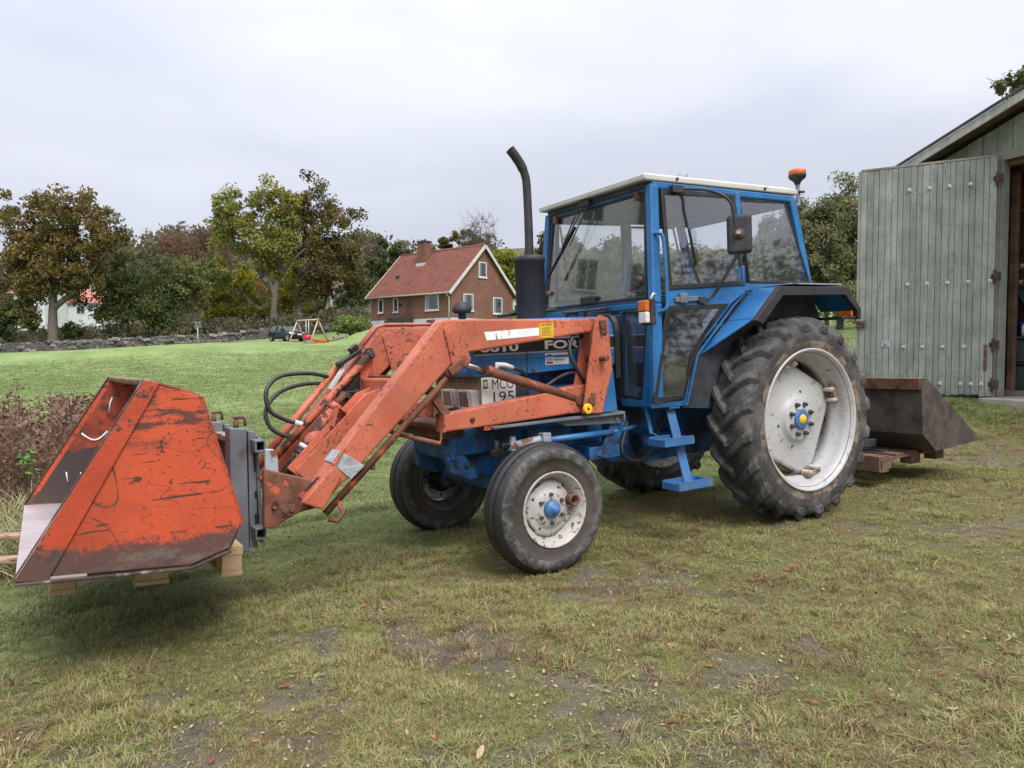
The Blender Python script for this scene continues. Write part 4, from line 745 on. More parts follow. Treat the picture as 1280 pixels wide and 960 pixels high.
# ================================================================== PALLET FORKS, PALLET, BUCKET (lifted by the loader)
def at(x, y, z): return TM @ Matrix.Translation((x, y, z))
FO = (-3.80, 0, .34)
fk = thing('pallet_fork_frame', 'grey fork carriage with two rusty tines holding the pallet and orange bucket', 'pallet forks', at(*FO))
def fp(name, mb, mats, bevel=0.0, parent=None): return mb.build(name, mats, parent or fk, bevel, off=FO)
for s in (-1, 1):
    y = s*.30
    u = fp('upright', MB().hexa([(-3.925, y-.02, .335), (-3.925, y+.10, .335), (-3.835, y+.10, .325), (-3.835, y-.02, .325)], [(-3.900, y-.02, .985), (-3.900, y+.10, .985), (-3.815, y+.10, .975), (-3.815, y-.02, .975)]), m_grey, .006)
    fp('channel', MB().hexa([(-3.830, y-.012, .345), (-3.830, y+.06, .345), (-3.790, y+.06, .34), (-3.790, y-.012, .34)], [(-3.806, y-.012, .96), (-3.806, y+.06, .96), (-3.768, y+.06, .955), (-3.768, y-.012, .955)]).box(-3.775, -3.757, y-.012, y+.05, .36, .93), m_grey, .004, u)
    fp('slot', MB().box(-3.788, -3.774, y-.0135, y-.011, .74, .84).box(-3.798, -3.784, y-.0135, y-.011, .42, .52).box(-3.792, -3.780, y-.0135, y-.011, .60, .64), m_ink, 0, u)
    fp('lock_pin', MB().tube([(-3.855, y+.04, .96), (-3.855, y+.04, 1.02), (-3.865, y+.04, 1.03), (-3.815, y+.04, 1.03), (-3.808, y+.04, 1.02), (-3.808, y+.04, .985)], .008, 8).cyl((-3.855, y+.04, .975), (-3.855, y+.04, 1.02), .015, .013, 8), m_rust, 0, u)
    t0, t1 = Vector((-3.90, y+.04, .345)), Vector((-4.995, y+.04, .455))
    t = fp('tine', MB().hexa([t0+Vector((0, -.055, 0)), t0+Vector((0, .055, 0)), t0+Vector((0, .055, .042)), t0+Vector((0, -.055, .042))], [t1+Vector((0, -.04, .012)), t1+Vector((0, .04, .012)), t1+Vector((0, .04, .03)), t1+Vector((0, -.04, .03))]), m_tine, .004)
    h = Vector((-4.955, y+.04, .472)); fp('tine_hole', MB().cyl(h, h+Vector((0, 0, .010)), .012, .012, 10), m_ink, 0, t)
    fp('hook_plate', MB().prism([(-3.762, .875), (-3.715, .868), (-3.698, .845), (-3.700, .72), (-3.725, .695), (-3.77, .70)], s*.455-.012, s*.455+.012), m_grey_l, .006)
    fp('foot', MB().prism([(-3.93, .42), (-3.86, .40), (-3.84, .33), (-3.90, .30), (-3.95, .34)], y-.018, y+.06), m_grey, .006)
for z0 in (.855, .400):
    dx = -.022 if z0 < .6 else 0
    b = MB().ring([(-3.800+dx, -.42, z0), (-3.745+dx, -.42, z0), (-3.745+dx, -.42, z0+.062), (-3.800+dx, -.42, z0+.062)], [(-3.791+dx, -.42, z0+.009), (-3.754+dx, -.42, z0+.009), (-3.754+dx, -.42, z0+.053), (-3.791+dx, -.42, z0+.053)], .84, (0, 1, 0))
    fp('square_tube', b, m_grey, .002)
fp('cross_plate', MB().box(-3.85, -3.835, -.28, .30, .40, .88), m_dark, .003)
fp('link_bar', MB().beam((-3.845, -.28, .905), (-3.845, .40, .905), .05, .035), m_rimrust, .004)
# pallet
PB = Vector((-3.935, 0, .286)); pdir = Vector((-.803, 0, .063)).normalized(); pup = Vector((pdir.z, 0, -pdir.x))
PO = (-4.34, 0, .31)
pal = thing('pallet', 'new pale wooden pallet lifted on the front forks under the orange bucket', 'pallet', at(*PO))
def pbox(a0, a1, y0, y1, h0, h1):
    P = lambda a, y, h: PB+pdir*a+pup*h+Vector((0, y, 0))
    return MB().hexa([P(a0, y0, h0), P(a1, y0, h0), P(a1, y1, h0), P(a0, y1, h0)], [P(a0, y0, h1), P(a1, y0, h1), P(a1, y1, h1), P(a0, y1, h1)])
for a0, a1 in ((0, .10), (.328, .473), (.703, .803)):
    pbox(a0, a1, -.6, .6, 0, .022).build('bottom_board', m_wood, pal, .002, off=PO)
    for y0, y1 in ((-.6, -.455), (-.07, .07), (.455, .6)): pbox(a0+.003, a1-.003, y0+.003, y1, .0225, .10).build('block', m_wood, pal, .003, off=PO)
for y0, y1 in ((-.6, -.455), (-.07, .07), (.455, .6)): pbox(0, .803, y0, y1, .1005, .122).build('stringer_board', m_wood, pal, .002, off=PO)
for a0, a1 in ((0, .145), (.19, .29), (.33, .475), (.52, .62), (.658, .803)): pbox(a0, a1, -.6, .6, .1225, .144).build('top_board', m_wood, pal, .002, off=PO)
# bucket
BO = (-4.40, 0, .46)
bk = thing('loader_bucket', 'scratched orange steel bucket standing on the pallet with its open mouth turned away', 'bucket', at(*BO))
def bp(name, mb, mats, bevel=0.0, parent=None): return mb.build(name, mats, parent or bk, bevel, off=BO)
HB = .95
prof = [(-4.838, .520), (-4.346, 1.262), (-4.318, 1.250), (-4.129, 1.186), (-3.991, .622), (-4.054, .508), (-4.214, .463)]
for s in (-1, 1):
    p = bp('side_plate', MB().prism([(-4.836, .523), (-4.348, 1.258), (-4.318, 1.247), (-4.132, 1.183), (-3.995, .622), (-4.056, .511), (-4.214, .467)], s*HB, s*(HB-.012)), m_buck, .003)
    bp('edge_strip', MB().slab([(-4.846, s*HB, .518), (-4.350, s*HB, 1.266), (-4.292, s*HB, 1.248), (-4.735, s*HB, .50)], s*.010, (0, 1, 0)), mk('edge_strip_paint' if s < 0 else 'edge_strip_paint_far', (.42, .055, .018), .5, edge=(.012, .95, (.06, .035, .028)), var=(3, .2), layers=[dict(col=(.055, .03, .022), scale=12, lo=.56, hi=.60, detail=10, r=.75, rough=.8), dict(col=(.06, .045, .038), scale=4, lo=0, hi=.1, grain=('z', .26, -.04), amt=.9, rough=.8)], bump=(40, .25)), .003, p)
    bp('wear_edge', MB().beam((-4.845, s*(HB-.003), .527), (-4.352, s*(HB-.003), 1.270), .014, .006), m_buck_edge, .002, p)
    bp('bottom_rim', MB().beam((-4.84, s*(HB+.004), .508), (-4.214, s*(HB+.004), .455), .03, .012).beam((-4.214, s*(HB+.004), .455), (-4.05, s*(HB+.004), .500), .03, .012), m_buck_edge, .003, p)
def sheet(pts, t, out):                           # folded sheet across the bucket
    b = MB()
    for (x0, z0), (x1, z1) in zip(pts, pts[1:]):
        d = Vector((x1-x0, 0, z1-z0)).normalized(); n = Vector((-d.z, 0, d.x))*t
        b.hexa([(x0, -HB+.013, z0), (x0, HB-.013, z0), (x0+n.x, HB-.013, z0+n.z), (x0+n.x, -HB+.013, z0+n.z)], [(x1, -HB+.013, z1), (x1, HB-.013, z1), (x1+n.x, HB-.013, z1+n.z), (x1+n.x, -HB+.013, z1+n.z)])
    return b
bp('back_sheet', sheet([(-4.214, .463), (-4.054, .508), (-3.993, .622), (-4.131, 1.184)], -.008, 1), m_buck, .0)
bp('inner_lining', MB().add([(-4.62, y, .512) for y in (-.93, .93)]+[(-4.214, y, .480) for y in (-.93, .93)]+[(-4.07, y, .522) for y in (-.93, .93)]+[(-4.008, y, .625) for y in (-.93, .93)]+[(-4.140, y, 1.176) for y in (-.93, .93)], [(2*i, 2*i+1, 2*i+3, 2*i+2) for i in range(4)]), m_buck_in)
for s in (-1, 1): bp('inner_cheek', MB().prism([(-4.80, .535), (-4.345, 1.225), (-4.145, 1.165), (-4.015, .625), (-4.07, .53), (-4.214, .485)], s*(HB-.0125), s*(HB-.0135)), m_buck_in)
bp('cutting_edge', MB().slab([(-4.842, -HB, .512), (-4.842, HB, .512), (-4.60, HB, .492), (-4.60, -HB, .492)], -.016), m_lip, .003)
bp('floor_sheet', MB().slab([(-4.60, -HB+.01, .490), (-4.60, HB-.01, .490), (-4.214, HB-.01, .459), (-4.214, -HB+.01, .459)], -.010).mat(1).slab([(-4.62, -HB+.013, .506), (-4.62, HB-.013, .506), (-4.214, HB-.013, .475), (-4.214, -HB+.013, .475)], .004), [m_buck_edge, m_lip], .0)
tops = [(-4.352, 1.262), (-4.335, 1.272), (-4.30, 1.256), (-4.20, 1.218), (-4.133, 1.188)]
bp('top_lip', sheet(tops[:3], -.03, 1), m_rimrust, .008)
bp('top_sheet', sheet(tops[2:], -.008, 1), m_buck)
ch = mk('white_chalk', (.72, .70, .70), .8)
c1 = [(-4.52+.10*t, HB-.0145, .93+.05*math.cos(2.2*t+1.6)) for t in np.linspace(0, 1.4, 9)]
bp('chalk_marks', MB().tube(c1, .006, 5).tube([(-4.36, HB-.0145, 1.05), (-4.355, HB-.0145, 1.10), (-4.34, HB-.0145, 1.14)], .005, 5).tube([(-4.615, HB-.0145, .70), (-4.61, HB-.0145, .64)], .004, 5).tube([(-4.54, HB-.0145, .69), (-4.535, HB-.0145, .66)], .003, 5).tube([(-4.50, HB-.0145, .645), (-4.48, HB-.0145, .64)], .003, 5), ch)
# rear bucket on its own pallet
RO = (2.1, 0, .30)
rb = thing('rear_bucket', 'dark rusty steel bucket behind the big rear wheel beside the barn door', 'bucket', at(*RO))
def rp_(name, mb, mats, bevel=0.0, parent=None): return mb.build(name, mats, parent or rb, bevel, off=RO)
HR = .80
A = dict(tl=(1.683, .942), tr=(1.772, .938), tip=(2.655, .318), bl=(1.89, .292), bk=(1.692, .455))
for s in (-1, 1): rp_('side_plate', MB().prism([A['tl'], A['tr'], A['tip'], A['bl'], A['bk']], s*HR, s*(HR-.012)), m_dsteel, .003)
rp_('back_plate', MB().slab([(1.690, -HR+.012, .458), (1.690, HR-.012, .458), (1.686, HR-.012, .86), (1.686, -HR+.012, .86)], .010), m_dsteel)
rp_('bottom_plate', MB().slab([(1.692, -HR+.012, .455), (1.692, HR-.012, .455), (1.89, HR-.012, .293), (1.89, -HR+.012, .293)], -.010).slab([(1.89, -HR+.012, .293), (1.89, HR-.012, .293), (2.66, HR-.012, .315), (2.66, -HR+.012, .315)], -.012), m_dsteel)
rp_('top_beam', MB().ring([(1.655, -HR+.005, .845), (1.76, -HR+.005, .845), (1.76, -HR+.005, .942), (1.655, -HR+.005, .942)], [(1.665, -HR+.005, .855), (1.75, -HR+.005, .855), (1.75, -HR+.005, .932), (1.665, -HR+.005, .932)], 2*HR-.01, (0, 1, 0)).box(1.66, 1.755, -HR+.007, -HR+.012, .85, .938), m_rust, .003)
PR = (1.75, 0, .15)
p2 = thing('pallet', 'weathered red brown pallet under the rear steel bucket behind the tractor', 'pallet', at(*PR))
def q2(name, x0, x1, y0, y1, z0, z1): return MB().box(x0, x1, y0, y1, z0, z1).build(name, m_woodold, p2, .003, off=PR)
for i in range(5): q2('top_board', 1.36+.22*i, 1.36+.22*i+.12, -.62, .62, .262, .284)
for y in (-.62, -.06, .50):
    q2('stringer_board', 1.36, 2.36, y, y+.12, .240, .2615)
    for x in (1.38, 1.83, 2.22): q2('block', x, x+.14, y+.005, y+.115, .165, .2395)
for x in (1.36,): q2('bottom_board', x, x+.11, -.62, .62, .142, .1645)
q2('end_board', 1.33, 1.352, -.62, .62, .15, .285)
rl = MB()
for s in (-1, 1): rl.beam((.35, s*.38, .42), (1.64, s*.38, .36), .05, .07).beam((.3, s*.30, .95), (.95, s*.38, .42), .03, .03)
rl.box(1.33, 1.68, -.36, -.28, .20, .239).box(1.33, 1.68, .28, .36, .20, .239).box(1.60, 1.65, -.5, .5, .20, .30)
tp('rear_linkage', rl, m_dark, .006)
# ================================================================== GROUND
NRM = MT @ np.array([0, 0, 1.0])
def plane_z(x, y): return -(NRM[0]*x+NRM[1]*y)/NRM[2]
ctl = []                                          # (x, y, height above the tractor's plane)
def ctl_add(p): ctl.append((p[0], p[1], p[2]-plane_z(p[0], p[1])))
for r in (0, 2.5, 5):
    for a in range(0, 360, 45 if r else 360): ctl.append((-1.6+r*math.cos(rad(a)), -.3+r*math.sin(rad(a)), 0))
for l, d in ((-2, 1), (0, 0), (2, 1.5), (-3, 3), (3.5, 3)): p = cw(l, d, 0); ctl.append((p[0], p[1], 0))
for l, d, h in ((6.5, 10, -.62), (5.2, 10.9, -.60), (8, 9.6, -.62), (6.5, 14, -.45), (9, 4, -.95), (4, 10.5, -.80), (11, 20, .2), (-4, 9, -1.45), (-8, 9, -1.55), (-8, 3, -1.6), (-4.2, 6.3, -1.42),
                (-1.5, 12, -1.2), (2.2, 12, -.95), (-14, 20, -1.15), (-4, 20, -1.0), (3, 20, -.55), (-24, 40, -.6), (-7, 40, -.1), (8, 40, .7), (20, 40, 1.3)): ctl_add(cw(l, d, h))
for u, v, d in ((-160, 449, 66), (0, 441, 70), (120, 436, 70), (234, 430, 70), (335, 427, 70), (372, 428, 66), (420, 427, 66), (425, 421, 71), (441, 418, 66), (360, 432, 59), (400, 431.5, 59), (430, 429, 59), (465, 425, 58), (500, 421, 58), (300, 433, 60), (400, 437, 50), (465, 432, 50), (540, 427, 50), (448, 414, 72), (465, 411, 73.5), (565, 414, 66), (600, 409, 75), (700, 407, 72), (1075, 405, 40), (1300, 400, 42),
                (60, 437, 90), (300, 423, 90), (480, 402, 95), (700, 398, 95), (900, 402, 80), (1100, 392, 80)): ctl_add(pt(u, v, d))
CX = np.array(ctl)
def phi(r): return np.sqrt(r*r+9.0)
_A = phi(np.hypot(CX[:, None, 0]-CX[None, :, 0], CX[:, None, 1]-CX[None, :, 1])); n_ = len(CX)
_P = np.c_[np.ones(n_), CX[:, :2]]
_K = np.block([[_A-np.eye(n_)*.02, _P], [_P.T, np.zeros((3, 3))]])
_wt = np.linalg.solve(_K, np.r_[CX[:, 2], 0, 0, 0])
def H(x, y, micro=True):
    x = np.atleast_1d(np.asarray(x, float)); y = np.atleast_1d(np.asarray(y, float)); o = np.zeros_like(x)
    dc = np.hypot(x-CW[0], y-CW[1]); xx = CW[0]+(x-CW[0])*np.minimum(1, 115/np.maximum(dc, 1e-6)); yy = CW[1]+(y-CW[1])*np.minimum(1, 115/np.maximum(dc, 1e-6))
    for i0 in range(0, len(x), 20000):
        sl_ = slice(i0, i0+20000)
        o[sl_] = phi(np.hypot(xx[sl_, None]-CX[None, :, 0], yy[sl_, None]-CX[None, :, 1])) @ _wt[:n_]+_wt[n_]+_wt[n_+1]*xx[sl_]+_wt[n_+2]*yy[sl_]
    tr = np.hypot(x+1.6, y+.2); o = o*sst(tr, 2.2, 6.0)
    if micro: o = o+(fbm(x*1.3+5, y*1.3+9, 3)-.5)*.10*sst(tr, 2.0, 6)+(fbm(x*6, y*6, 4)-.5)*.035
    return o+np.array(-(NRM[0]*xx+NRM[1]*yy)/NRM[2])
def Hz(p): return float(H(p[0], p[1])[0])
iMT = MT.T
def worn(x, y):                                   # 1 on the worn yard, 0 on the lawn
    tx = iMT[0, 0]*x+iMT[0, 1]*y; ty = iMT[1, 0]*x+iMT[1, 1]*y
    w = 1-sst(ty+1.6*(fbm(x*.5, y*.5, 3)-.5)+np.maximum(0, -tx-3.2)*.75+np.maximum(0, tx-4.5)*.55, -.4, 1.9)
    return w
def bare(x, y): return sst(fbm(x*1.7+40, y*1.7+3, 5)+.9*(fbm(x*6+11, y*6, 3)-.5), .57, .74)*worn(x, y)
R_ = np.r_[np.geomspace(.6, 12, 170), np.geomspace(12.4, 140, 90), np.geomspace(150, 900, 14)]
TH = np.r_[np.linspace(-44, 44, 500)+32.0352, np.linspace(79, 345-2, 90)]
TH = np.sort(np.unique(np.r_[np.linspace(-12.5, 76.5, 520), np.linspace(77.5, 346.5, 80)]))
gx = CW[0]+R_[:, None]*np.sin(np.radians(TH))[None]; gy = CW[1]+R_[:, None]*np.cos(np.radians(TH))[None]
gz = H(gx.ravel(), gy.ravel())
me = bpy.data.meshes.new('ground'); nr, nt_ = len(R_), len(TH)
vs = np.c_[gx.ravel(), gy.ravel(), gz]; vs = np.r_[vs, [[CW[0], CW[1], Hz(CW)]]]
fs = []
for i in range(nr-1):
    for j in range(nt_): fs.append((i*nt_+j, (i+1)*nt_+j, (i+1)*nt_+(j+1) % nt_, i*nt_+(j+1) % nt_))
for j in range(nt_): fs.append((nr*nt_, j, (j+1) % nt_))
me.from_pydata(vs.tolist(), [], fs); me.polygons.foreach_set('use_smooth', [True]*len(fs))
def attr(me, nm, vals):
    a = me.attributes.new(nm, 'FLOAT', 'POINT'); a.data.foreach_set('value', np.asarray(vals, np.float32))
gx_, gy_ = vs[:, 0], vs[:, 1]
attr(me, 'worn', worn(gx_, gy_)); attr(me, 'bare', bare(gx_, gy_))
pc_ = pt(350, 427, 69.5); dl = (gx_-pc_[0])*RGT[0]+(gy_-pc_[1])*RGT[1]; dd = (gx_-pc_[0])*FWD[0]+(gy_-pc_[1])*FWD[1]
attr(me, 'gravel', sst(6.5-np.abs(dl), 0, 1.5)*sst(2.6-np.abs(dd+.3*np.sin(dl)), 0, .8))
def ground_mat(name, blades=False):
    m = bpy.data.materials.new(name); m.use_nodes = True; t = m.node_tree; t.nodes.clear()
    o = N(t, 'ShaderNodeOutputMaterial'); p = N(t, 'ShaderNodeBsdfPrincipled'); p.inputs['Roughness'].default_value = .85 if not blades else .55; p.inputs['Specular IOR Level'].default_value = .25
    g = N(t, 'ShaderNodeNewGeometry')
    def noise(s, d=5, r=.6, st=None, off=None):
        n = N(t, 'ShaderNodeTexNoise'); n.inputs['Scale'].default_value = s; n.inputs['Detail'].default_value = d; n.inputs['Roughness'].default_value = r
        mp = N(t, 'ShaderNodeMapping'); t.links.new(g.outputs['Position'], mp.inputs[0]); t.links.new(mp.outputs[0], n.inputs[0])
        if st: mp.inputs['Rotation'].default_value = (0, 0, rad(32)); mp.inputs['Scale'].default_value = st
        if off: mp.inputs['Location'].default_value = off
        return n.outputs[0]
    def rmp(s, lo, hi, a=0, b=1):
        r = N(t, 'ShaderNodeMapRange'); r.interpolation_type = 'SMOOTHSTEP'; t.links.new(s, r.inputs[0])
        for i, v in enumerate((lo, hi, a, b)): r.inputs[i+1].default_value = v
        return r.outputs[0]
    def mix(f, a, b):
        n = N(t, 'ShaderNodeMix', data_type='RGBA')
        if hasattr(f, 'node'): t.links.new(f, n.inputs[0])
        else: n.inputs[0].default_value = f
        for i, v in ((6, a), (7, b)):
            if hasattr(v, 'node'): t.links.new(v, n.inputs[i])
            else: n.inputs[i].default_value = (*v, 1)
        return n.outputs[2]
    def mul(a, b):
        n = N(t, 'ShaderNodeMath', operation='MULTIPLY')
        for i, v in enumerate((a, b)):
            if hasattr(v, 'node'): t.links.new(v, n.inputs[i])
            else: n.inputs[i].default_value = v
        return n.outputs[0]
    A = lambda nm, ty='GEOMETRY': N(t, 'ShaderNodeAttribute', attribute_name=nm, attribute_type=ty)
    wsock = A('worn', 'INSTANCER' if blades else 'GEOMETRY').outputs['Fac']
    lawn = mix(rmp(noise(.25, 5, .6, (1.4, .35, 1)), .35, .65), (.140, .205, .056), (.220, .295, .105))
    lawn = mix(mul(rmp(noise(1.6, 6, .7, (.5, 2.2, 1)), .5, .72), .55), lawn, (.28, .335, .165))
    lawn = mix(mul(rmp(noise(.8, 4, .6, None, (9, 4, 0)), .55, .72), .4), lawn, (.17, .185, .06))
    lawn = mix(mul(rmp(noise(9, 6, .75), .50, .66), .45), lawn, (.075, .115, .035))
    yard = mix(rmp(noise(1.1, 5, .65, None, (3, 7, 0)), .38, .62), (.155, .175, .034), (.235, .205, .072))
    yard = mix(mul(rmp(noise(2.2, 5, .6, None, (1, 17, 0)), .56, .70), .85), yard, (.20, .27, .028))
    yard = mix(mul(rmp(noise(.7, 5, .6, None, (8, 1, 0)), .54, .68), .7), yard, (.19, .10, .045))
    if blades:
        oi = N(t, 'ShaderNodeObjectInfo'); rn = oi.outputs['Random']
        yard = mix(rmp(rn, .62, .95), yard, (.36, .29, .15)); yard = mix(rmp(rn, .40, .12), yard, (.19, .27, .07))
        lawn = mix(rmp(rn, .7, 1.0), lawn, (.26, .28, .13)); lawn = mix(rmp(rn, .35, 0), lawn, (.13, .21, .06))
        hu = A('hue').outputs['Fac']; yard = mix(rmp(hu, .50, .78, 0, .85), yard, (.46, .36, .19)); yard = mix(rmp(hu, .84, .97, 0, .8), yard, (.17, .085, .05)); yard = mix(rmp(hu, .42, .1, 0, .75), yard, (.24, .34, .06))
        lawn = mix(rmp(hu, .7, 1, 0, .6), lawn, (.42, .42, .22)); lawn = mix(rmp(hu, .3, 0, 0, .5), lawn, (.14, .26, .06))
        col = mix(wsock, lawn, yard)
        uv = A('tip').outputs['Fac']; col = mix(mul(uv, .35), col, (.42, .38, .20))
    else:
        under = mix(rmp(noise(14, 6, .7), .42, .62), (.13, .108, .05), (.20, .155, .088))
        yard = mix(.55, yard, under)
        earth = mix(rmp(noise(7, 7, .7), .35, .65), (.12, .10, .078), (.22, .185, .145))
        earth = mix(mul(rmp(noise(60, 4, .7), .56, .66), .8), earth, (.24, .21, .18))
        earth = mix(mul(rmp(noise(2.6, 5, .6, None, (31, 2, 0)), .52, .66), .6), earth, (.11, .13, .025))
        yard = mix(mul(A('bare').outputs['Fac'], .75), yard, earth)
        yard = mix(mul(rmp(noise(40, 5, .75), .52, .7), .6), yard, (.045, .038, .026))
        col = mix(wsock, lawn, yard)
        col = mix(mul(A('gravel').outputs['Fac'], .9), col, (.22, .15, .115))
    t.links.new(col, p.inputs['Base Color'])
    if not blades:
        col = mix(mul(rmp(noise(3.2, 7, .72, (.6, 1.8, 1), (2, 5, 0)), .45, .62), .30), col, (.075, .10, .035))
        b = N(t, 'ShaderNodeBump'); b.inputs['Strength'].default_value = 1.0; b.inputs['Distance'].default_value = .03; t.links.new(noise(30, 9, .8), b.inputs['Height']); t.links.new(b.outputs[0], p.inputs['Normal'])
        t.links.new(p.outputs[0], o.inputs[0])
    else:
        tl = N(t, 'ShaderNodeBsdfTranslucent'); t.links.new(col, tl.inputs[0]); ms = N(t, 'ShaderNodeMixShader'); ms.inputs[0].default_value = .3
        t.links.new(p.outputs[0], ms.inputs[1]); t.links.new(tl.outputs[0], ms.inputs[2]); t.links.new(ms.outputs[0], o.inputs[0])
    return m
me.materials.append(ground_mat('grass_and_earth'))
gob = bpy.data.objects.new('ground', me); COL.objects.link(gob); struct(gob)

# ---- grass: tufts on scattered points
def tuft(name, nb, h, w, spread, mat, lean=.6, segs=2):
    V, Fs, tip, hue = [], [], [], []
    for i in range(nb):
        a = rng.uniform(0, 2*math.pi); r = spread*math.sqrt(rng.random()); x, y = r*math.cos(a), r*math.sin(a); hh = h*rng.uniform(.45, 1.1); ww = w*rng.uniform(.6, 1.2)
        d = a+rng.normal(0, .9); ln = lean*rng.uniform(.2, 1.3); px, py = -math.sin(d)*ww, math.cos(d)*ww; b = len(V)
        hue += [rng.random()]*(2*segs+1)
        for k in range(segs+1):
            q = k/segs; z = hh*q*(1-.35*ln*q); off = hh*ln*q*q*.9; wq = 1-q*.55
            if k < segs: V += [(x+math.cos(d)*off-px*wq, y+math.sin(d)*off-py*wq, z), (x+math.cos(d)*off+px*wq, y+math.sin(d)*off+py*wq, z)]; tip += [q, q]
            else: V.append((x+math.cos(d)*off, y+math.sin(d)*off, z)); tip.append(1)
        for k in range(segs-1): Fs.append((b+2*k, b+2*k+1, b+2*k+3, b+2*k+2))
        Fs.append((b+2*segs-2, b+2*segs-1, b+2*segs))
    m = bpy.data.meshes.new(name); m.from_pydata(V, [], Fs); attr(m, 'tip', tip); attr(m, 'hue', hue); m.materials.append(mat)
    return bpy.data.objects.new(name, m)
def scatter(name, P, rot, scl, idx, variants, extra=None):
    c = bpy.data.collections.new(name+'_kinds')
    for i, v in enumerate(variants): v.name = f'{name}_kind_{i:02d}'; c.objects.link(v)
    m = bpy.data.meshes.new(name); m.from_pydata(P.tolist(), [], [])
    a = m.attributes.new('rot', 'FLOAT_VECTOR', 'POINT'); a.data.foreach_set('vector', rot.astype(np.float32).ravel())
    attr(m, 'scl', scl)
    a = m.attributes.new('kind_index', 'INT', 'POINT'); a.data.foreach_set('value', idx.astype(np.int32))
    for k, v in (extra or {}).items(): attr(m, k, v)
    o = bpy.data.objects.new(name, m); COL.objects.link(o)
    g = bpy.data.node_groups.new(name+'_nodes', 'GeometryNodeTree')
    g.interface.new_socket('Geometry', in_out='INPUT', socket_type='NodeSocketGeometry'); g.interface.new_socket('Geometry', in_out='OUTPUT', socket_type='NodeSocketGeometry')
    gi, go = g.nodes.new('NodeGroupInput'), g.nodes.new('NodeGroupOutput'); ip = g.nodes.new('GeometryNodeInstanceOnPoints'); ci = g.nodes.new('GeometryNodeCollectionInfo')
    ci.inputs['Collection'].default_value = c; ci.inputs['Separate Children'].default_value = True; ci.inputs['Reset Children'].default_value = True
    def na(nm, ty):
        n = g.nodes.new('GeometryNodeInputNamedAttribute'); n.data_type = ty; n.inputs[0].default_value = nm; return n.outputs[0]
    g.links.new(gi.outputs[0], ip.inputs['Points']); g.links.new(ci.outputs[0], ip.inputs['Instance']); ip.inputs['Pick Instance'].default_value = True
    g.links.new(na('kind_index', 'INT'), ip.inputs['Instance Index']); e2r = g.nodes.new('FunctionNodeEulerToRotation')
    g.links.new(na('rot', 'FLOAT_VECTOR'), e2r.inputs[0]); g.links.new(e2r.outputs[0], ip.inputs['Rotation']); g.links.new(na('scl', 'FLOAT'), ip.inputs['Scale'])
    g.links.new(ip.outputs[0], go.inputs[0]); md = o.modifiers.new('scatter', 'NODES'); md.node_group = g
    return stuff(o)
m_blade = ground_mat('grass_blades', True)
def polar(n, d0, d1, p, half=38):
    u = rng.random(n); k = 2-p
    d = (d0**k+u*(d1**k-d0**k))**(1/k); a = np.radians(rng.uniform(-half, half, n))
    return CW[0]+d*np.sin(rad(32.0352)+a), CW[1]+d*np.cos(rad(32.0352)+a), d
x, y, d = polar(330000, 1.7, 16, 1.4)
w = worn(x, y); br = bare(x, y); cl = fbm(x*2.2+7, y*2.2+1, 4)
keep = rng.random(len(x)) < np.where(w > .5, (1-br)*(.55+.6*sst(cl, .36, .60))+.13, .85)
x, y, d, w, cl = x[keep], y[keep], d[keep], w[keep], cl[keep]
P = np.c_[x, y, H(x, y)-.004]; n = len(x)
s = (.60+.65*sst(cl, .42, .70))*(1.08-.34*w)*rng.uniform(.6, 1.3, n)*(1+.04*np.maximum(0, d-4))
ki = np.where(rng.random(n) < w*.55, rng.integers(4, 7, n), rng.integers(0, 4, n))
vr = [tuft('t', 14, .046, .0024, .034, m_blade, 1.1) for _ in range(4)]+[tuft('t', 13, .030, .0018, .042, m_blade, 1.7) for _ in range(3)]
go_ = scatter('grass', P, np.c_[rng.normal(0, .12, n), rng.normal(0, .12, n), rng.uniform(0, 6.28, n)], s, ki, vr, {'worn': w})
go_['label'] = 'short worn grass and moss of the yard around the tractor'
# stronger green tufts, dry reddish tufts, leaf crumbs and grit between the blades
x, y, d = polar(5200, 1.8, 15, 1.3); w = worn(x, y); n = len(x); q_ = fbm(x*1.6+70, y*1.6+20, 3); kp = (w > .4) & (q_ > .50) & (rng.random(n) < .8); x, y, d, w = x[kp], y[kp], d[kp], w[kp]; n = len(x)
g_ = scatter('grass_tufts', np.c_[x, y, H(x, y)-.004], np.c_[rng.normal(0, .15, n), rng.normal(0, .15, n), rng.uniform(0, 6.28, n)], rng.uniform(.55, 1.35, n), rng.integers(0, 5, n), [tuft('t', 26, .042, .0021, .055, m_blade, 1.7, 3) for _ in range(5)], {'worn': .55+.4*w})
g_['label'] = 'fresh green tufts standing out of the worn grass'
m_dry = mk('dry_reddish_stems', (.20, .115, .06), .8, var=(4, .4), layers=[dict(col=(.34, .25, .12), scale=3, lo=.5, hi=.6)])
x, y, d = polar(6000, 2.2, 15, 1.1); n = len(x); w = worn(x, y); q_ = fbm(x*.8+11, y*.8+45, 4)+.10*((x-CW[0])*RGT[0]+(y-CW[1])*RGT[1])/5; kp = (w > .4) & (q_ > .56); x, y, d = x[kp], y[kp], d[kp]; n = len(x)
g_ = scatter('dry_tufts', np.c_[x, y, H(x, y)-.004], np.c_[rng.normal(0, .2, n), rng.normal(0, .2, n), rng.uniform(0, 6.28, n)], rng.uniform(.5, 1.2, n), rng.integers(0, 4, n), [tuft('t', 16, .065, .0020, .035, m_dry, 1.5, 3) for _ in range(4)])
g_['label'] = 'dry reddish tufts scattered over the yard'
x, y, d = polar(1500, 1.8, 12, 1.3); w = worn(x, y); n = len(x); kp = (w > .3) & (fbm(x*1.3+5, y*1.3+90, 3) > .50); x, y, w = x[kp], y[kp], w[kp]; n = len(x)
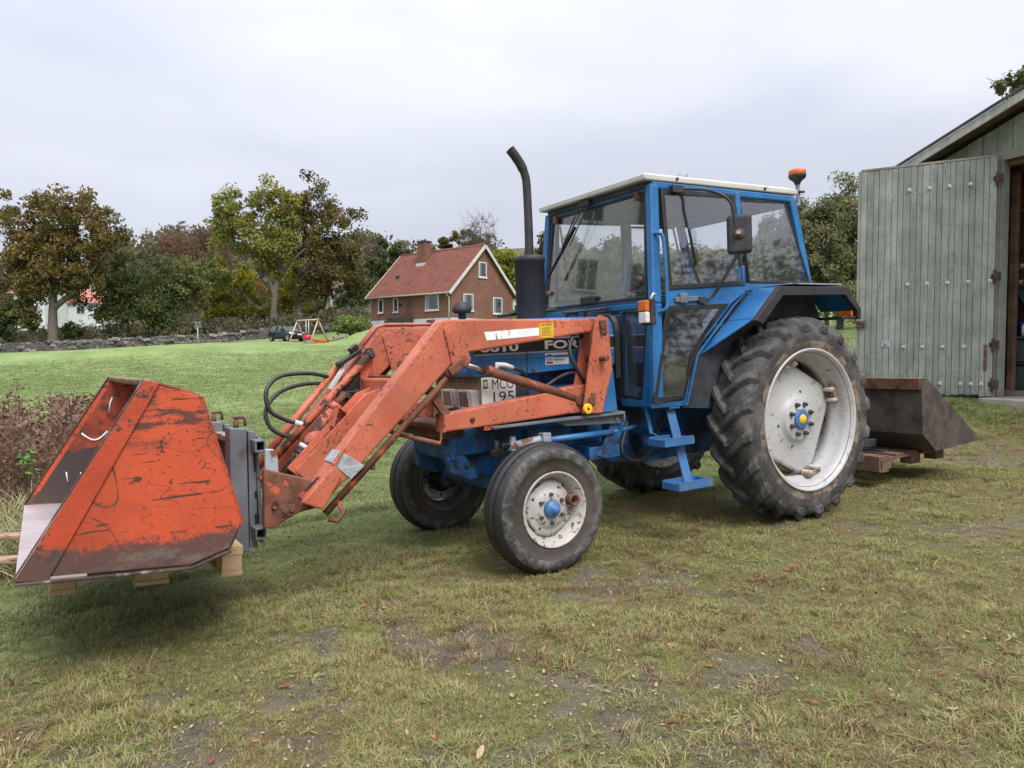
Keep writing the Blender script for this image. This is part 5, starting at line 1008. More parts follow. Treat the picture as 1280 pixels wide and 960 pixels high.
g_ = scatter('broadleaf_weeds', np.c_[x, y, H(x, y)-.002], np.c_[rng.normal(0, .12, n), rng.normal(0, .12, n), rng.uniform(0, 6.28, n)], rng.uniform(.5, 1.3, n), rng.integers(0, 3, n), [tuft('t', 8, .026, .0055, .010, m_blade, 2.2, 4) for _ in range(3)], {'worn': .25+.5*w})
g_['label'] = 'small broad leaved weeds pressed into the worn grass'
def chips(name, lab, n_, size, mats, up=0.0, wmin=.35):
    x, y, d = polar(n_, 1.8, 13, 1.5); w = worn(x, y); kp = w > wmin; x, y = x[kp], y[kp]; n = len(x); z = H(x, y)+rng.uniform(.001, .014, n)+up
    C = np.c_[x, y, z]; u = rng.normal(0, 1, (n, 3))*np.array([1, 1, .35]); u /= np.linalg.norm(u, axis=1)[:, None]; v = np.cross(u, np.array([0, 0, 1.0])+rng.normal(0, .4, (n, 3))); v /= np.linalg.norm(v, axis=1)[:, None]; s = size*rng.uniform(.4, 1.3, n)[:, None]
    V = np.stack([C-u*s, C-v*s*.5, C+u*s, C+v*s*.5], 1).reshape(-1, 3); m = bpy.data.meshes.new(name); m.from_pydata(V.tolist(), [], [(4*i, 4*i+1, 4*i+2, 4*i+3) for i in range(n)])
    for q in mats: m.materials.append(q)
    m.polygons.foreach_set('material_index', rng.integers(0, len(mats), n).astype(np.int32)); o = bpy.data.objects.new(name, m); COL.objects.link(o); o['label'] = lab; return stuff(o)
chips('leaf_litter', 'brown crumbs of old leaves strewn over the yard', 9000, .010, [mk('litter_brown', (.13, .075, .04), .8), mk('litter_straw', (.36, .28, .16), .8), mk('litter_dark', (.05, .035, .025), .8)])
x, y, d = polar(7000, 1.8, 10, 1.4); kp = bare(x, y) > .25; x, y = x[kp], y[kp]; n = len(x); pv = []
for k_ in range(3):
    bb = bmesh.new(); bmesh.ops.create_icosphere(bb, subdivisions=1, radius=.0045)
    for v_ in bb.verts: v_.co *= rng.uniform(.6, 1.2)
    mm_ = bpy.data.meshes.new('pebble'); bb.to_mesh(mm_); bb.free(); mm_.materials.append(mk('grit_'+'abc'[k_], ((.22, .2, .18), (.12, .11, .10), (.32, .29, .26))[k_], .85)); pv.append(bpy.data.objects.new('pebble', mm_))
g_ = scatter('grit', np.c_[x, y, H(x, y)], rng.uniform(0, 6.28, (n, 3)), rng.uniform(.3, 1.5, n), rng.integers(0, 3, n), pv); g_['label'] = 'grit and pebbles on the bare patches of the yard'
# coarser tufts farther out on the lawn
x, y, d = polar(60000, 14, 62, 1.15, 36); kp = rng.random(len(x)) < 1-sst(d, 26, 60); x, y, d = x[kp], y[kp], d[kp]; w = worn(x, y); P = np.c_[x, y, H(x, y)-.005]; n = len(x)
g2 = scatter('lawn_grass', P, np.c_[rng.normal(0, .12, n), rng.normal(0, .12, n), rng.uniform(0, 6.28, n)], rng.uniform(.7, 1.4, n)*(.9+.022*d), rng.integers(0, 4, n), [tuft('t', 12, .055, .004, .09, m_blade, .9) for _ in range(4)], {'worn': w})
g2['label'] = 'pale dewy grass of the lawn beyond the tractor'

# ---- bank with long grass and dead weeds at the left
m_long = mk('long_bleached_grass', (.27, .27, .11), .6, var=(1.5, .35), layers=[dict(col=(.34, .28, .15), scale=2.5, lo=.42, hi=.6)], coords='Object')
m_weed = mk('dead_brown_weed', (.175, .105, .068), .8, var=(6, .5), layers=[dict(col=(.16, .10, .065), scale=9, lo=.5, hi=.65)])
m_weedl = mk('withered_leaf', (.150, .080, .055), .75, var=(5, .5), layers=[dict(col=(.26, .16, .07), scale=7, lo=.56, hi=.66), dict(col=(.14, .17, .05), scale=3, lo=.62, hi=.7)])
n = 8000; l = rng.uniform(-6.4, -2.9, n); d = rng.uniform(4.7, 8.6, n); ok = (l/d < -.50+.05*rng.random(n)) & (l/d > -.80); l, d = l[ok], d[ok]
xy = CW[None, :2]+l[:, None]*RGT[None, :2]+d[:, None]*FWD[None, :2]; n = len(l)
P = np.c_[xy, H(xy[:, 0], xy[:, 1])-.01]
lg = scatter('long_grass', P, np.c_[rng.normal(.1, .3, n), rng.normal(0, .3, n), rng.uniform(0, 6.28, n)], rng.uniform(.5, 1.1, n), rng.integers(0, 4, n), [tuft('t', 12, .46, .0035, .05, m_long, 1.25, 4) for _ in range(4)])
lg['label'] = 'long bleached grass on the bank beside the orange bucket'
def weed_mesh(h, nl, mb=None, lean=0):
    b = mb or MB(); ax = smooth_path([(0, 0, 0), (lean*.3+rng.normal(0, .03), rng.normal(0, .03), h*.4), (lean*.7, rng.normal(0, .04), h*.75), (lean, rng.normal(0, .05), h)], 3)
    b.mat(0).tube(ax, [.005*(1-i/len(ax))+.0015 for i in range(len(ax))], 4, False)
    for k in range(nl):
        q = rng.uniform(.12, 1.0); c = Vector(ax[min(len(ax)-1, int(q*(len(ax)-1)))]); a = rng.uniform(0, 6.28); L = rng.uniform(.05, .16)*(1.15-q*.6); e = c+Vector((math.cos(a)*L, math.sin(a)*L, L*rng.uniform(-.2, .9)))
        b.mat(0).tube([c, e], [.002, .001], 3, False); b.mat(1)
        for _ in range(2):
            f = e+Vector(rng.normal(0, .022, 3)); u = Vector(rng.normal(0, 1, 3)).normalized()*rng.uniform(.010, .024); v_ = Vector(rng.normal(0, 1, 3)).normalized()*rng.uniform(.008, .018)
            b.add([f-u, f-v_*.8, f+u, f+v_], [(0, 1, 2, 3)])
    return b
var = []
for i in range(6):
    o = weed_mesh(rng.uniform(.45, .85), 34, None, rng.normal(0, .12)).build('weed', [m_weed, m_weedl], fixn=False); COL.objects.unlink(o); var.append(o)
n = 800; l = rng.uniform(-6.4, -3.3, n); d = rng.uniform(6.0, 8.8, n); ok = (l/d < -.535) & (l/d > -.80); l, d = l[ok], d[ok]; n = len(l)
xy = CW[None, :2]+l[:, None]*RGT[None, :2]+d[:, None]*FWD[None, :2]; P = np.c_[xy, H(xy[:, 0], xy[:, 1])-.02]
wd = scatter('dead_weeds', P, np.c_[rng.normal(0, .18, n), rng.normal(0, .18, n), rng.uniform(0, 6.28, n)], rng.uniform(.55, 1.45, n), rng.integers(0, 6, n), var)
wd['label'] = 'tangle of dead brown weeds behind the orange bucket'
for i, (u, v, top, lb) in enumerate(((14, 600, 474, 'tall thin dead weed stalk at the left end of the weeds'), (24, 600, 470, 'tallest dead weed stalk with a forked tip beside the weeds'), (68, 600, 483, 'tall dead weed stalk with a branching seed head above the weeds'), (128, 590, 478, 'dead weed stalk rising against the lawn near the bucket lip'))):
    d = 7.2; p = pt(u, v, d); p[2] = Hz(p)-.02; h = pt(u, top, d)[2]-p[2]
    o = weed_mesh(h, 16, None, rng.normal(0, .08)).build('dry_stalk', [m_weed, m_weedl], fixn=False); o.location = p; tag(o, lb, 'weed', 'tall dry weed stalks')
# green and yellow leaves low in the weeds
b = MB()
for i in range(110):
    c = np.array((23+rng.normal(0, 6), 575+rng.normal(0, 9))) if i < 70 else np.array((rng.uniform(40, 95), rng.uniform(560, 610)))
    p = Vector(pt(c[0]+12, c[1], 6.2+rng.uniform(-.2, .2))); u = Vector(rng.normal(0, 1, 3)).normalized()*.030; w_ = Vector(rng.normal(0, 1, 3)).normalized()*.015
    b.mat(0 if i < 70 else 1).add([p-u, p-w_, p+u, p+w_], [(0, 1, 2, 3)])
o = b.build('weed_leaves', [mk('fresh_nettle_leaf', (.12, .24, .045), .6, var=(9, .3)), mk('yellow_autumn_leaf', (.45, .27, .045), .6, var=(9, .35))], fixn=False); stuff(o, 'green and yellow leaves low among the dead weeds')

# ---- fallen leaves
def leaf_mesh(L, Wd, curl):
    V, Fs = [], []
    for i in range(6):
        q = i/5; x_ = (q-.5)*L; w_ = Wd*math.sin(math.pi*min(1, q*.92+.04))**.8; z = curl*(2*q-1)**2*L
        V += [(x_, -w_/2, z+curl*w_*.7), (x_, 0, z), (x_, w_/2, z+curl*w_*.5)]
    for i in range(5):
        for k in range(2): Fs.append((3*i+k, 3*i+k+1, 3*i+k+4, 3*i+k+3))
    m = bpy.data.meshes.new('fallen_leaf'); m.from_pydata(V, [], Fs); return m
lm = [mk('orange_leaf', (.36, .12, .05), .6, var=(30, .35)), mk('tan_leaf', (.36, .24, .14), .65, var=(30, .3)), mk('russet_leaf', (.20, .055, .03), .6, var=(30, .4))]
lbl = ['small orange fallen leaf lying on the worn grass of the yard', 'pale tan fallen leaf lying on the worn grass of the yard', 'dark russet fallen leaf lying on the worn grass of the yard']
lms = []
for k in range(3):
    for j in range(3):
        m = leaf_mesh(rng.uniform(.05, .075), rng.uniform(.016, .030), rng.uniform(.03, .14)); m.materials.append(lm[k]); lms.append((k, m))
spots = [(542, 925), (742, 785), (680, 843), (888, 836), (640, 873), (778, 915), (1012, 902), (903, 790), (855, 775), (818, 853), (705, 795), (890, 776), (1210, 793), (1205, 800), (1125, 790), (1148, 790), (1020, 883), (365, 862), (455, 760), (505, 815), (592, 755), (480, 762), (355, 861), (150, 762), (500, 905), (690, 895), (915, 740), (960, 760), (1060, 700), (1100, 690), (1170, 715), (985, 715), (820, 860), (1240, 870), (1190, 890), (1255, 705), (760, 868), (925, 862), (840, 905), (1000, 940), (1080, 930), (710, 940), (600, 945), (320, 930), (120, 830), (60, 800), (12, 858), (15, 790), (840, 810), (745, 745), (1010, 880), (1265, 820), (1130, 640), (1090, 655), (1150, 625), (1045, 668), (570, 690), (480, 712), (450, 705), (880, 690), (265, 955), (20, 955), (945, 915), (1180, 845)]
for i, (u, v) in enumerate(spots):
    k, m = lms[int(rng.integers(0, 9))]
    dr = pt(u, v, 1.0)-CW; t_ = 2.0
    for _ in range(40): q_ = CW+dr*t_; t_ += (q_[2]-Hz(q_))/max(.08, -dr[2])*.6
    q_ = CW+dr*t_
    o = bpy.data.objects.new('fallen_leaf', m); COL.objects.link(o); o.location = (q_[0], q_[1], Hz(q_)+.012); o.rotation_euler = (rng.normal(0, .14), rng.normal(0, .14), rng.uniform(0, 6.28)); s_ = rng.uniform(.40, .95); o.scale = (s_, s_, s_)
    tag(o, lbl[k], 'leaf', ['orange', 'tan', 'russet'][k]+' fallen leaves on the yard')
# ================================================================== BARN (own frame: x along the front towards the right, y inward, z up; origin at the hinge)
def shed_mat(name, base, **k): return mk(name, base, .75, var=(3, .2), layers=[dict(col=[c*.6 for c in base], scale=5, lo=.48, hi=.7, stretch=(3, 3, .5), amt=.7), dict(col=(.40, .40, .36), scale=8, lo=.56, hi=.75, stretch=(2, 2, .3), amt=.5), dict(col=(.09, .075, .06), scale=20, lo=.6, hi=.68, stretch=(2, 2, .5), amt=.7), *k.get('more', [])], bump=(18, .35, .01, (3, 3, .4)))
m_green = [shed_mat('weathered_green_paint_%s' % 'abc'[i], c, more=[dict(col=(.08, .06, .05), scale=4, lo=.35, hi=.6, zone=('z', .22, .0), wob=.2, amt=.6), dict(col=(.10, .09, .08), scale=9, lo=.62, hi=.67, stretch=(1, 1, 4), rot=(0, .7, 0), amt=.8)]) for i, c in enumerate(((.215, .235, .21), (.245, .265, .235), (.19, .21, .19)))]
m_gboard = [shed_mat('greyish_gable_board_%s' % 'ab'[i], c) for i, c in enumerate(((.20, .215, .18), (.235, .245, .21)))]
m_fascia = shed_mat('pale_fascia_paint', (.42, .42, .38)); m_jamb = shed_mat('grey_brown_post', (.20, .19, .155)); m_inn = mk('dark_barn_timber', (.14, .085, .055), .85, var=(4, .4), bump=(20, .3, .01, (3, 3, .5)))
m_felt = mk('roofing_felt', (.07, .07, .07), .9, var=(3, .3)); m_conc = mk('barn_floor_concrete', (.30, .27, .23), .9, var=(3, .2), bump=(30, .3))
wd_ = np.array([.42, -.908]); wd_ /= np.linalg.norm(wd_)
def shed_dir(a, b): return a*RGT+b*FWD
SX = Vector(shed_dir(wd_[0], wd_[1])); SY = Vector(shed_dir(-wd_[1], wd_[0])); so_ = cw(6.5, 10, -.62); SZ = so_[2]
SM = Matrix(((SX.x, SY.x, 0, so_[0]), (SX.y, SY.y, 0, so_[1]), (0, 0, 1, so_[2]), (0, 0, 0, 1)))
barn = thing('barn', 'weathered grey green timber barn with a wide open doorway at the edge', 'barn', SM)
def sb(name, mb, m, bevel=0.0, parent=barn): return mb.build(name, m, parent, bevel)
LT = 3.20                                         # height of the doorway
AP, SL = 4.235, .335
def roofz(x): return AP-abs(x-1.5)*SL
x = -1.25; i = 0
while x < 4.25:
    w_ = .19+rng.uniform(-.025, .025); x1 = min(x+w_, 4.25)
    for z0 in ((LT,) if -.02 < (x+x1)/2 < 3.02 else (.02,)):
        xa, xb = x+.004, x1-.004; yo = rng.uniform(-.006, .006)
        sb('wall_board', MB().slab([(xa, -.03+yo, z0), (xb, -.03+yo, z0), (xb, -.03+yo, roofz(xb)-.10), (xa, -.03+yo, roofz(xa)-.10)], .025, (0, 1, 0)), m_gboard[int(rng.integers(0, 2))], .002)
    x = x1; i += 1
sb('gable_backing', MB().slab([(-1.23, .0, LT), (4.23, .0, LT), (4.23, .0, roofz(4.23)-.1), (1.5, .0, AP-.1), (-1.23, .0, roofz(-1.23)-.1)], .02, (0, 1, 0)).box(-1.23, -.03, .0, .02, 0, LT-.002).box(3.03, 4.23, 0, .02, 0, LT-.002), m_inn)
for s in (-1, 1):
    xe = 1.5+s*2.88; rf = sb('roof', MB().slab([(1.5, -.30, AP), (xe, -.30, AP-2.88*SL), (xe, 8.3, AP-2.88*SL), (1.5, 8.3, AP)], .05, (0, 0, 1)), m_felt, .005)
    sb('fascia_board', MB().slab([(1.5, -.335, AP+.03), (xe-s*.02, -.335, AP-2.88*SL+.037), (xe-s*.02, -.335, AP-2.88*SL-.085), (1.5, -.335, AP-.09)], .030, (0, 1, 0)), m_fascia, .004, rf)
    sb('roof_edge', MB().beam((1.5, -.345, AP+.052), (xe, -.345, AP-2.88*SL+.055), .03, .035), m_felt, .003, rf)
    sb('soffit', MB().slab([(1.5, -.30, AP-.015), (xe, -.30, AP-2.88*SL-.015), (xe, -.01, AP-2.88*SL-.015), (1.5, -.01, AP-.015)], .008, (0, 0, 1)), m_inn, 0, rf)
sb('side_wall', MB().box(-1.29, -1.25, -.02, 8.0, 0, roofz(-1.25)-.05), m_gboard[0]); sb('side_wall', MB().box(4.25, 4.29, -.02, 8.0, 0, roofz(4.25)-.05), m_gboard[0])
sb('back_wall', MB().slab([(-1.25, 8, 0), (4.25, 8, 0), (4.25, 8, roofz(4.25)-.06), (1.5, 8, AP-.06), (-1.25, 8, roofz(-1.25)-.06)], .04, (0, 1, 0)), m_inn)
sb('floor', MB().box(-1.24, 4.24, .022, 7.98, -.25, .03), m_conc); sb('threshold', MB().box(-.05, 3.1, -.35, .018, -.2, .02), m_conc, .01)
sb('door_lintel', MB().box(-.12, 3.12, -.075, -.032, LT-.06, LT+.06), m_jamb, .004); sb('lintel_beam', MB().box(-.02, 3.02, .02, .15, LT-.12, LT), m_inn, .004)
sb('door_post', MB().box(-.165, -.012, -.10, -.045, .0, LT-.062), m_jamb, .006)
sb('door_post', MB().box(-.012, .022, -.07, .08, .0, LT-.02), m_green[0], .006); sb('door_post', MB().box(3.03, 3.18, -.10, .15, 0, LT-.062), m_jamb, .006)
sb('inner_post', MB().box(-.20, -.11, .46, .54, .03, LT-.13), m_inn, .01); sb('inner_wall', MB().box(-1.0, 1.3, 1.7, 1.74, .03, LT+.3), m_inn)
# open door leaf
ld = np.array([-.857, .515]); ld /= np.linalg.norm(ld); LX = Vector(shed_dir(ld[0], ld[1])); LY = Vector(shed_dir(ld[1], -ld[0]))
LM = Matrix(((-LX.x, LY.x, 0, 0), (-LX.y, LY.y, 0, 0), (0, 0, 1, 0), (0, 0, 0, 1)))
hp = Vector(cw(6.36, 9.93, 0)); hp.z = SZ
leaf = MB().box(-1.63, -.01, .034, .06, .25, .37).box(-1.63, -.01, .034, .06, 1.45, 1.57).box(-1.63, -.01, .034, .06, 2.75, 2.87).box(-1.63, -.012, .0305, .0318, .05, 3.17).build('barn_door', m_green[1], barn)
leaf.matrix_world = Matrix.Translation(hp) @ LM
DW, DHT = 1.63, 3.19
nb_ = 21
DJ = np.r_[0, rng.uniform(-.13, .13, nb_-1), 0]
for i in range(nb_):
    xa = -DW+DW*(i+DJ[i])/nb_; w_ = DW*(1+DJ[i+1]-DJ[i])/nb_; yo = rng.uniform(-.0035, .0035); zb = .03+rng.uniform(0, .035)
    sb('door_plank', MB().box(xa+.0022, xa+w_-.0022, yo, .030+yo, zb, DHT-.012+rng.uniform(-.006, .006)), m_green[int(rng.integers(0, 3))], .004, leaf)
sb('edge_trim', MB().box(-DW-.035, -DW-.002, -.006, .062, .03, DHT), m_gboard[1], .006, leaf); sb('top_trim', MB().box(-DW, -.01, -.004, .06, DHT-.010, DHT+.022), m_jamb, .004, leaf)
bolt0 = None
for zz, xs in ((2.86, (-1.02, -.78, -.54, -.30)), (1.565, (-1.02, -.78, -.54, -.30, -.055)), (.70, (-1.05, -.82, -.58, -.33)), (.20, (-.60, -.36, -.24, -.12)), (1.56, ())):
    for xx in xs:
        if bolt0 is None: bolt0 = sb('coach_bolt', MB().box(-.022, .022, -.008, .0, -.022, .022).mat(1).cyl((0, -.008, 0), (0, -.018, 0), .012, .009, 10), [m_lampgrey, m_bolt], .002, leaf); o = bolt0
        else: o = bolt0.copy(); COL.objects.link(o)
        o.location = (xx, -.004, zz)
nail = MB()
for i in range(nb_):
    for zz in (1.50, 1.60, 2.80, .30): nail.cyl((-DW+DW*(i+.5)/nb_, .0, zz), (-DW+DW*(i+.5)/nb_, -.006, zz), .006, .005, 6)
stuff(sb('door_nails', nail, m_rust, 0, leaf))
sb('lock_plate', MB().box(-1.33, -1.22, -.010, -.004, .70, .79).mat(1).cyl((-1.275, -.01, .745), (-1.275, -.03, .745), .022, .018, 12), [m_grey_l, m_bolt], .002, leaf)
sb('door_latch', MB().box(-1.70, -1.53, -.035, -.012, 1.03, 1.07).box(-1.66, -1.55, -.03, -.008, .975, 1.0).cyl((-1.55, -.03, .96), (-1.55, -.03, 1.08), .014, .014, 8), m_rust, .003, leaf)
sb('hanging_strap', MB().box(-.10, -.065, -.012, -.004, .38, .72), m_rust, .002, leaf)
for zz in (2.90, 1.62, .72, .20): sb('strap_hinge', MB().box(-.045, .045, -.012, -.003, zz-.03, zz+.03).cyl((.0, -.02, zz-.09), (.0, -.02, zz+.09), .018, .018, 10).box(.0, .07, -.03, -.014, zz-.06, zz+.06), m_rustd, .003, leaf)
# things standing inside the doorway
def inside(u, v, d): return Vector(pt(u, v, d))
def wthing(name, lab, cat, mb, mats, at_, bev=0.0, rot=None, group=None):
    o = mb.build(name, mats, None, bev); o.location = at_
    if rot: o.rotation_euler = rot
    return tag(o, lab, cat, group)
FZ = SZ+.03
rz = math.atan2(SX.y, SX.x)
def sp_(x, y, z): return SM @ Vector((x, y, z))
cab = MB().box(0, .9, 0, .5, 0, .04).box(0, .9, 0, .5, .78, .82).box(0, .03, .0, .5, .04, .78).box(.87, .9, 0, .5, .04, .78).box(.03, .87, .47, .5, .04, .78).box(.03, .87, .002, .47, .42, .45).box(.035, .865, -.012, .004, .06, .40).box(.035, .865, -.012, .004, .46, .76)
wthing('cabinet', 'dark grey green cabinet standing just inside the barn doorway', 'cabinet', cab, mk('dark_green_cabinet_paint', (.06, .085, .075), .7, var=(4, .3), layers=[dict(col=(.12, .05, .03), scale=6, lo=.55, hi=.7)]), sp_(-.34, .78, .03), .006, (0, 0, rz))
wthing('timber_batten', 'bare pine batten leaning upright inside the barn doorway', 'batten', MB().beam((0, 0, 0), (.03, .03, .86), .06, .04).beam((.001, -.021, .30), (.002, -.021, .32), .061, .002), mk('bare_pine', (.36, .21, .11), .75, var=(5, .25)), sp_(-.26, .58, .03), .003, (0, 0, rz))
wthing('floor_block', 'short dark timber block on the barn floor by the doorpost', 'timber', MB().box(-.12, .30, -.08, .08, 0, .07).cyl((.1, -.081, .035), (.1, -.084, .035), .02, .02, 8), m_jamb, sp_(-.20, .42, .03), .008, (0, 0, rz))
def lump(r, sx, sy, sz, k=1):
    b = MB(); n1, n2 = 16, 9; V = []
    for i in range(n2):
        for j in range(n1):
            t, p = math.pi*(i/(n2-1)), 2*math.pi*j/n1; q = r*(1+.22*math.sin(3*p+k)*math.sin(2*t+k)+rng.normal(0, .06))
            V.append((q*sx*math.sin(t)*math.cos(p), q*sy*math.sin(t)*math.sin(p), r*sz*(1+math.cos(t))))
    return b.add(V, [(i*n1+j, i*n1+(j+1) % n1, (i+1)*n1+(j+1) % n1, (i+1)*n1+j) for i in range(n2-1) for j in range(n1)], True)
wthing('plastic_bag', 'crumpled dark blue plastic bag beside the cabinet top in the barn', 'bag', lump(.14, .8, .7, .9), mk('dark_blue_plastic', (.012, .014, .085), .35, var=(20, .4), bump=(20, .5)), sp_(-.28, .95, .85))
wthing('plastic_bag', 'crumpled green bag lying on the cabinet in the barn', 'bag', lump(.13, .8, .7, 1.0, 2), mk('green_plastic', (.015, .10, .03), .4, var=(15, .5), bump=(20, .5)), sp_(-.06, 1.0, .85))
wthing('spray_bottle', 'white bottle with blue cap standing on the cabinet in the barn', 'bottle', MB().lathe([(.001, 0), (.036, .003), (.037, .13), (.02, .155), (.016, .165)], 16, (0, 0, 0), 'z').lathe([(.018, .165), (.018, .20), (.001, .203)], 14, (0, 0, 0), 'z', mats=[1, 1]), [m_whitep, mk('blue_cap', (.03, .06, .25), .4)], sp_(-.20, .84, .85))
wthing('cloth', 'dark green cloth hanging from the shelf inside the barn', 'cloth', MB().slab([(0, 0, .36), (.10, .02, .43), (.42, 0, .42), (.45, .03, .10), (.30, -.02, .0), (.22, .03, .12), (.10, -.02, .20)], .012, (0, 1, 0)), mk('green_cloth', (.02, .075, .055), .9, var=(12, .3)), sp_(-.34, .88, 1.13), .004, (0, 0, rz))
shf = MB().box(0, 1.2, 0, .3, 0, .03)
for zz in (1.0, 1.24, 2.05): sb('inner_shelf', MB().box(-.36, 1.1, .86, 1.2, zz+.55, zz+.58), m_inn, .003)
wthing('spray_can', 'red and white spray can lying on the shelf in the barn', 'can', MB().lathe([(.001, 0), (.033, .002), (.033, .07), (.033, .14), (.033, .19), (.026, .205), (.018, .21), (.018, .24), (.001, .242)], 18, (0, 0, 0), 'x', mats=[0, 0, 1, 0, 0, 0, 0, 0]), [m_whitep, m_red], sp_(-.33, .90, 1.614), 0, (0, 0, rz))
wthing('small_box', 'small white carton on the upper shelf inside the barn', 'box', MB().box(0, .10, 0, .1, 0, .05).box(.005, .095, -.003, 0, .01, .04), m_whitep, sp_(-.30, .88, 1.8215), .003, (0, 0, rz))

# ================================================================== BRICK HOUSE
def brick_mat():
    m = bpy.data.materials.new('red_brown_brick'); m.use_nodes = True; t = m.node_tree; p = t.nodes['Principled BSDF']; p.inputs['Roughness'].default_value = .85
    c = N(t, 'ShaderNodeTexCoord'); sx = N(t, 'ShaderNodeSeparateXYZ'); t.links.new(c.outputs['Object'], sx.inputs[0])
    ad = N(t, 'ShaderNodeMath', operation='ADD'); t.links.new(sx.outputs[0], ad.inputs[0]); t.links.new(sx.outputs[1], ad.inputs[1]); cb = N(t, 'ShaderNodeCombineXYZ'); t.links.new(ad.outputs[0], cb.inputs[0]); t.links.new(sx.outputs[2], cb.inputs[1])
    b = N(t, 'ShaderNodeTexBrick'); t.links.new(cb.outputs[0], b.inputs[0]); b.inputs['Scale'].default_value = 1; b.inputs['Brick Width'].default_value = .26; b.inputs['Row Height'].default_value = .075; b.inputs['Mortar Size'].default_value = .008; b.inputs['Bias'].default_value = -.1
    b.inputs['Color1'].default_value = (.20, .072, .048, 1); b.inputs['Color2'].default_value = (.27, .105, .07, 1); b.inputs['Mortar'].default_value = (.24, .16, .13, 1)
    n = N(t, 'ShaderNodeTexNoise'); n.inputs['Scale'].default_value = 1.2; t.links.new(c.outputs['Object'], n.inputs[0]); mxx = N(t, 'ShaderNodeMix', data_type='RGBA', blend_type='MULTIPLY'); mxx.inputs[0].default_value = .5
    t.links.new(b.outputs[0], mxx.inputs[6]); t.links.new(n.outputs[0], mxx.inputs[7]); hm = N(t, 'ShaderNodeHueSaturation'); hm.inputs['Value'].default_value = .95; t.links.new(mxx.outputs[2], hm.inputs['Color']); t.links.new(hm.outputs[0], p.inputs['Base Color']); return m
m_brick = brick_mat(); m_plinth = mk('whitewashed_plinth', (.48, .51, .55), .8, var=(2, .1)); m_frame = mk('white_window_frame', (.55, .55, .54), .5, var=(4, .06)); m_barge = mk('white_bargeboard', (.48, .49, .48), .6, var=(2, .1))
m_tile = mk('red_clay_roof_tile', (.22, .068, .04), .75, var=(.8, .3), layers=[dict(col=(.10, .042, .036), scale=.8, lo=.42, hi=.62, stretch=(1, 1, 1), amt=.8), dict(col=(.33, .12, .07), scale=2.2, lo=.55, hi=.75, amt=.6), dict(col=(.10, .05, .045), scale=9, lo=.55, hi=.7, amt=.5)])
def frame_at(l, d, h, ang):                       # ang: direction of local x in the camera's ground frame
    X = Vector(math.cos(ang)*RGT+math.sin(ang)*FWD); Y = Vector(-math.sin(ang)*RGT+math.cos(ang)*FWD); o = cw(l, d, h)
    return Matrix(((X.x, Y.x, 0, o[0]), (X.y, Y.y, 0, o[1]), (0, 0, 1, o[2]), (0, 0, 0, 1)))
hang = math.atan2(-.668, .744)                    # front wall from left corner to the right
LNG, DEP, WH = 11.2, 8.1, 3.05
HMX = frame_at(-13.70, 73.5, 2.52, hang)
house = thing('brick_house', 'red brick house with red tiled gable roof and chimney beyond the lawn', 'house', HMX)
def hb_(name, mb, m, bevel=0.0, parent=house): return mb.build(name, m, parent, bevel)
hb_('plinth', MB().box(0, LNG, 0, DEP, -1.2, .62), m_plinth)
RZ = WH+DEP/2
wl = MB().box(-.02, LNG+.02, -.02, DEP+.02, .58, WH).slab([(LNG+.02, -.02, WH), (LNG+.02, DEP+.02, WH), (LNG+.02, DEP/2, RZ+.0)], -.3, (1, 0, 0)).slab([(-.02, -.02, WH), (-.02, DEP+.02, WH), (-.02, DEP/2, RZ)], .3, (1, 0, 0))
wall = hb_('wall', wl, m_brick)
rfm = MB(); nco = 24
for s in (-1, 1):
    for k in range(nco):
        a, b_ = k/nco, (k+1)/nco
        y0, z0 = (-.42+(DEP/2+.42)*a), (WH-.40+(RZ-WH+.52)*a); y1, z1 = (-.42+(DEP/2+.42)*b_), (WH-.40+(RZ-WH+.52)*b_)
        if s > 0: y0, y1 = DEP-y0, DEP-y1
        rfm.slab([(-.35, y0, z0), (LNG+.35, y0, z0), (LNG+.35, y1, z1-.055), (-.35, y1, z1-.055)], .11, (0, 0, 1))
roof = hb_('roof', rfm, m_tile)
rib = MB()
for k in range(38):
    x_ = -.30+k*(LNG+.6)/37; rib.tube([(x_, -.42, WH-.29), (x_, DEP/2, RZ+.22)], .055, 5, False)
stuff(hb_('tile_ridges', rib, m_tile, 0, roof))
hb_('ridge_tiles', MB().tube([(-.35, DEP/2, RZ+.20), (LNG+.35, DEP/2, RZ+.20)], .12, 8), m_tile, 0, roof)
for x_ in (-.40, LNG+.36): hb_('bargeboard', MB().beam((x_, -.48, WH-.42), (x_, DEP/2, RZ+.10), .06, .26).beam((x_, DEP+.48, WH-.42), (x_, DEP/2, RZ+.10), .06, .26), m_barge, 0, roof)
hb_('gutter', MB().tube([(-.35, -.50, WH-.34), (LNG+.35, -.50, WH-.34)], .075, 8), mk('grey_gutter', (.25, .25, .24), .5), 0, roof)
hb_('chimney', MB().box(3.7, 4.75, DEP/2-1.35, DEP/2-.55, RZ-1.2, RZ+1.0).mat(1).box(3.62, 4.83, DEP/2-1.43, DEP/2-.47, RZ+1.0, RZ+1.12).mat(2).box(3.62, 4.83, DEP/2-1.5, DEP/2-1.35, RZ-1.35, RZ-1.02), [m_brick, m_dark, m_barge], 0, roof)
hb_('roof_vent', MB().box(2.05, 2.35, 1.35, 1.6, WH+1.2, WH+1.75).cyl((2.2, 1.45, WH+1.75), (2.2, 1.45, WH+1.95), .2, .1, 8), m_dark, 0, roof)
hb_('drainpipe', MB().tube([(LNG-.15, -.45, WH-.38), (LNG-.12, -.10, WH-.75), (LNG-.12, -.10, .2)], .06, 8), m_frame)
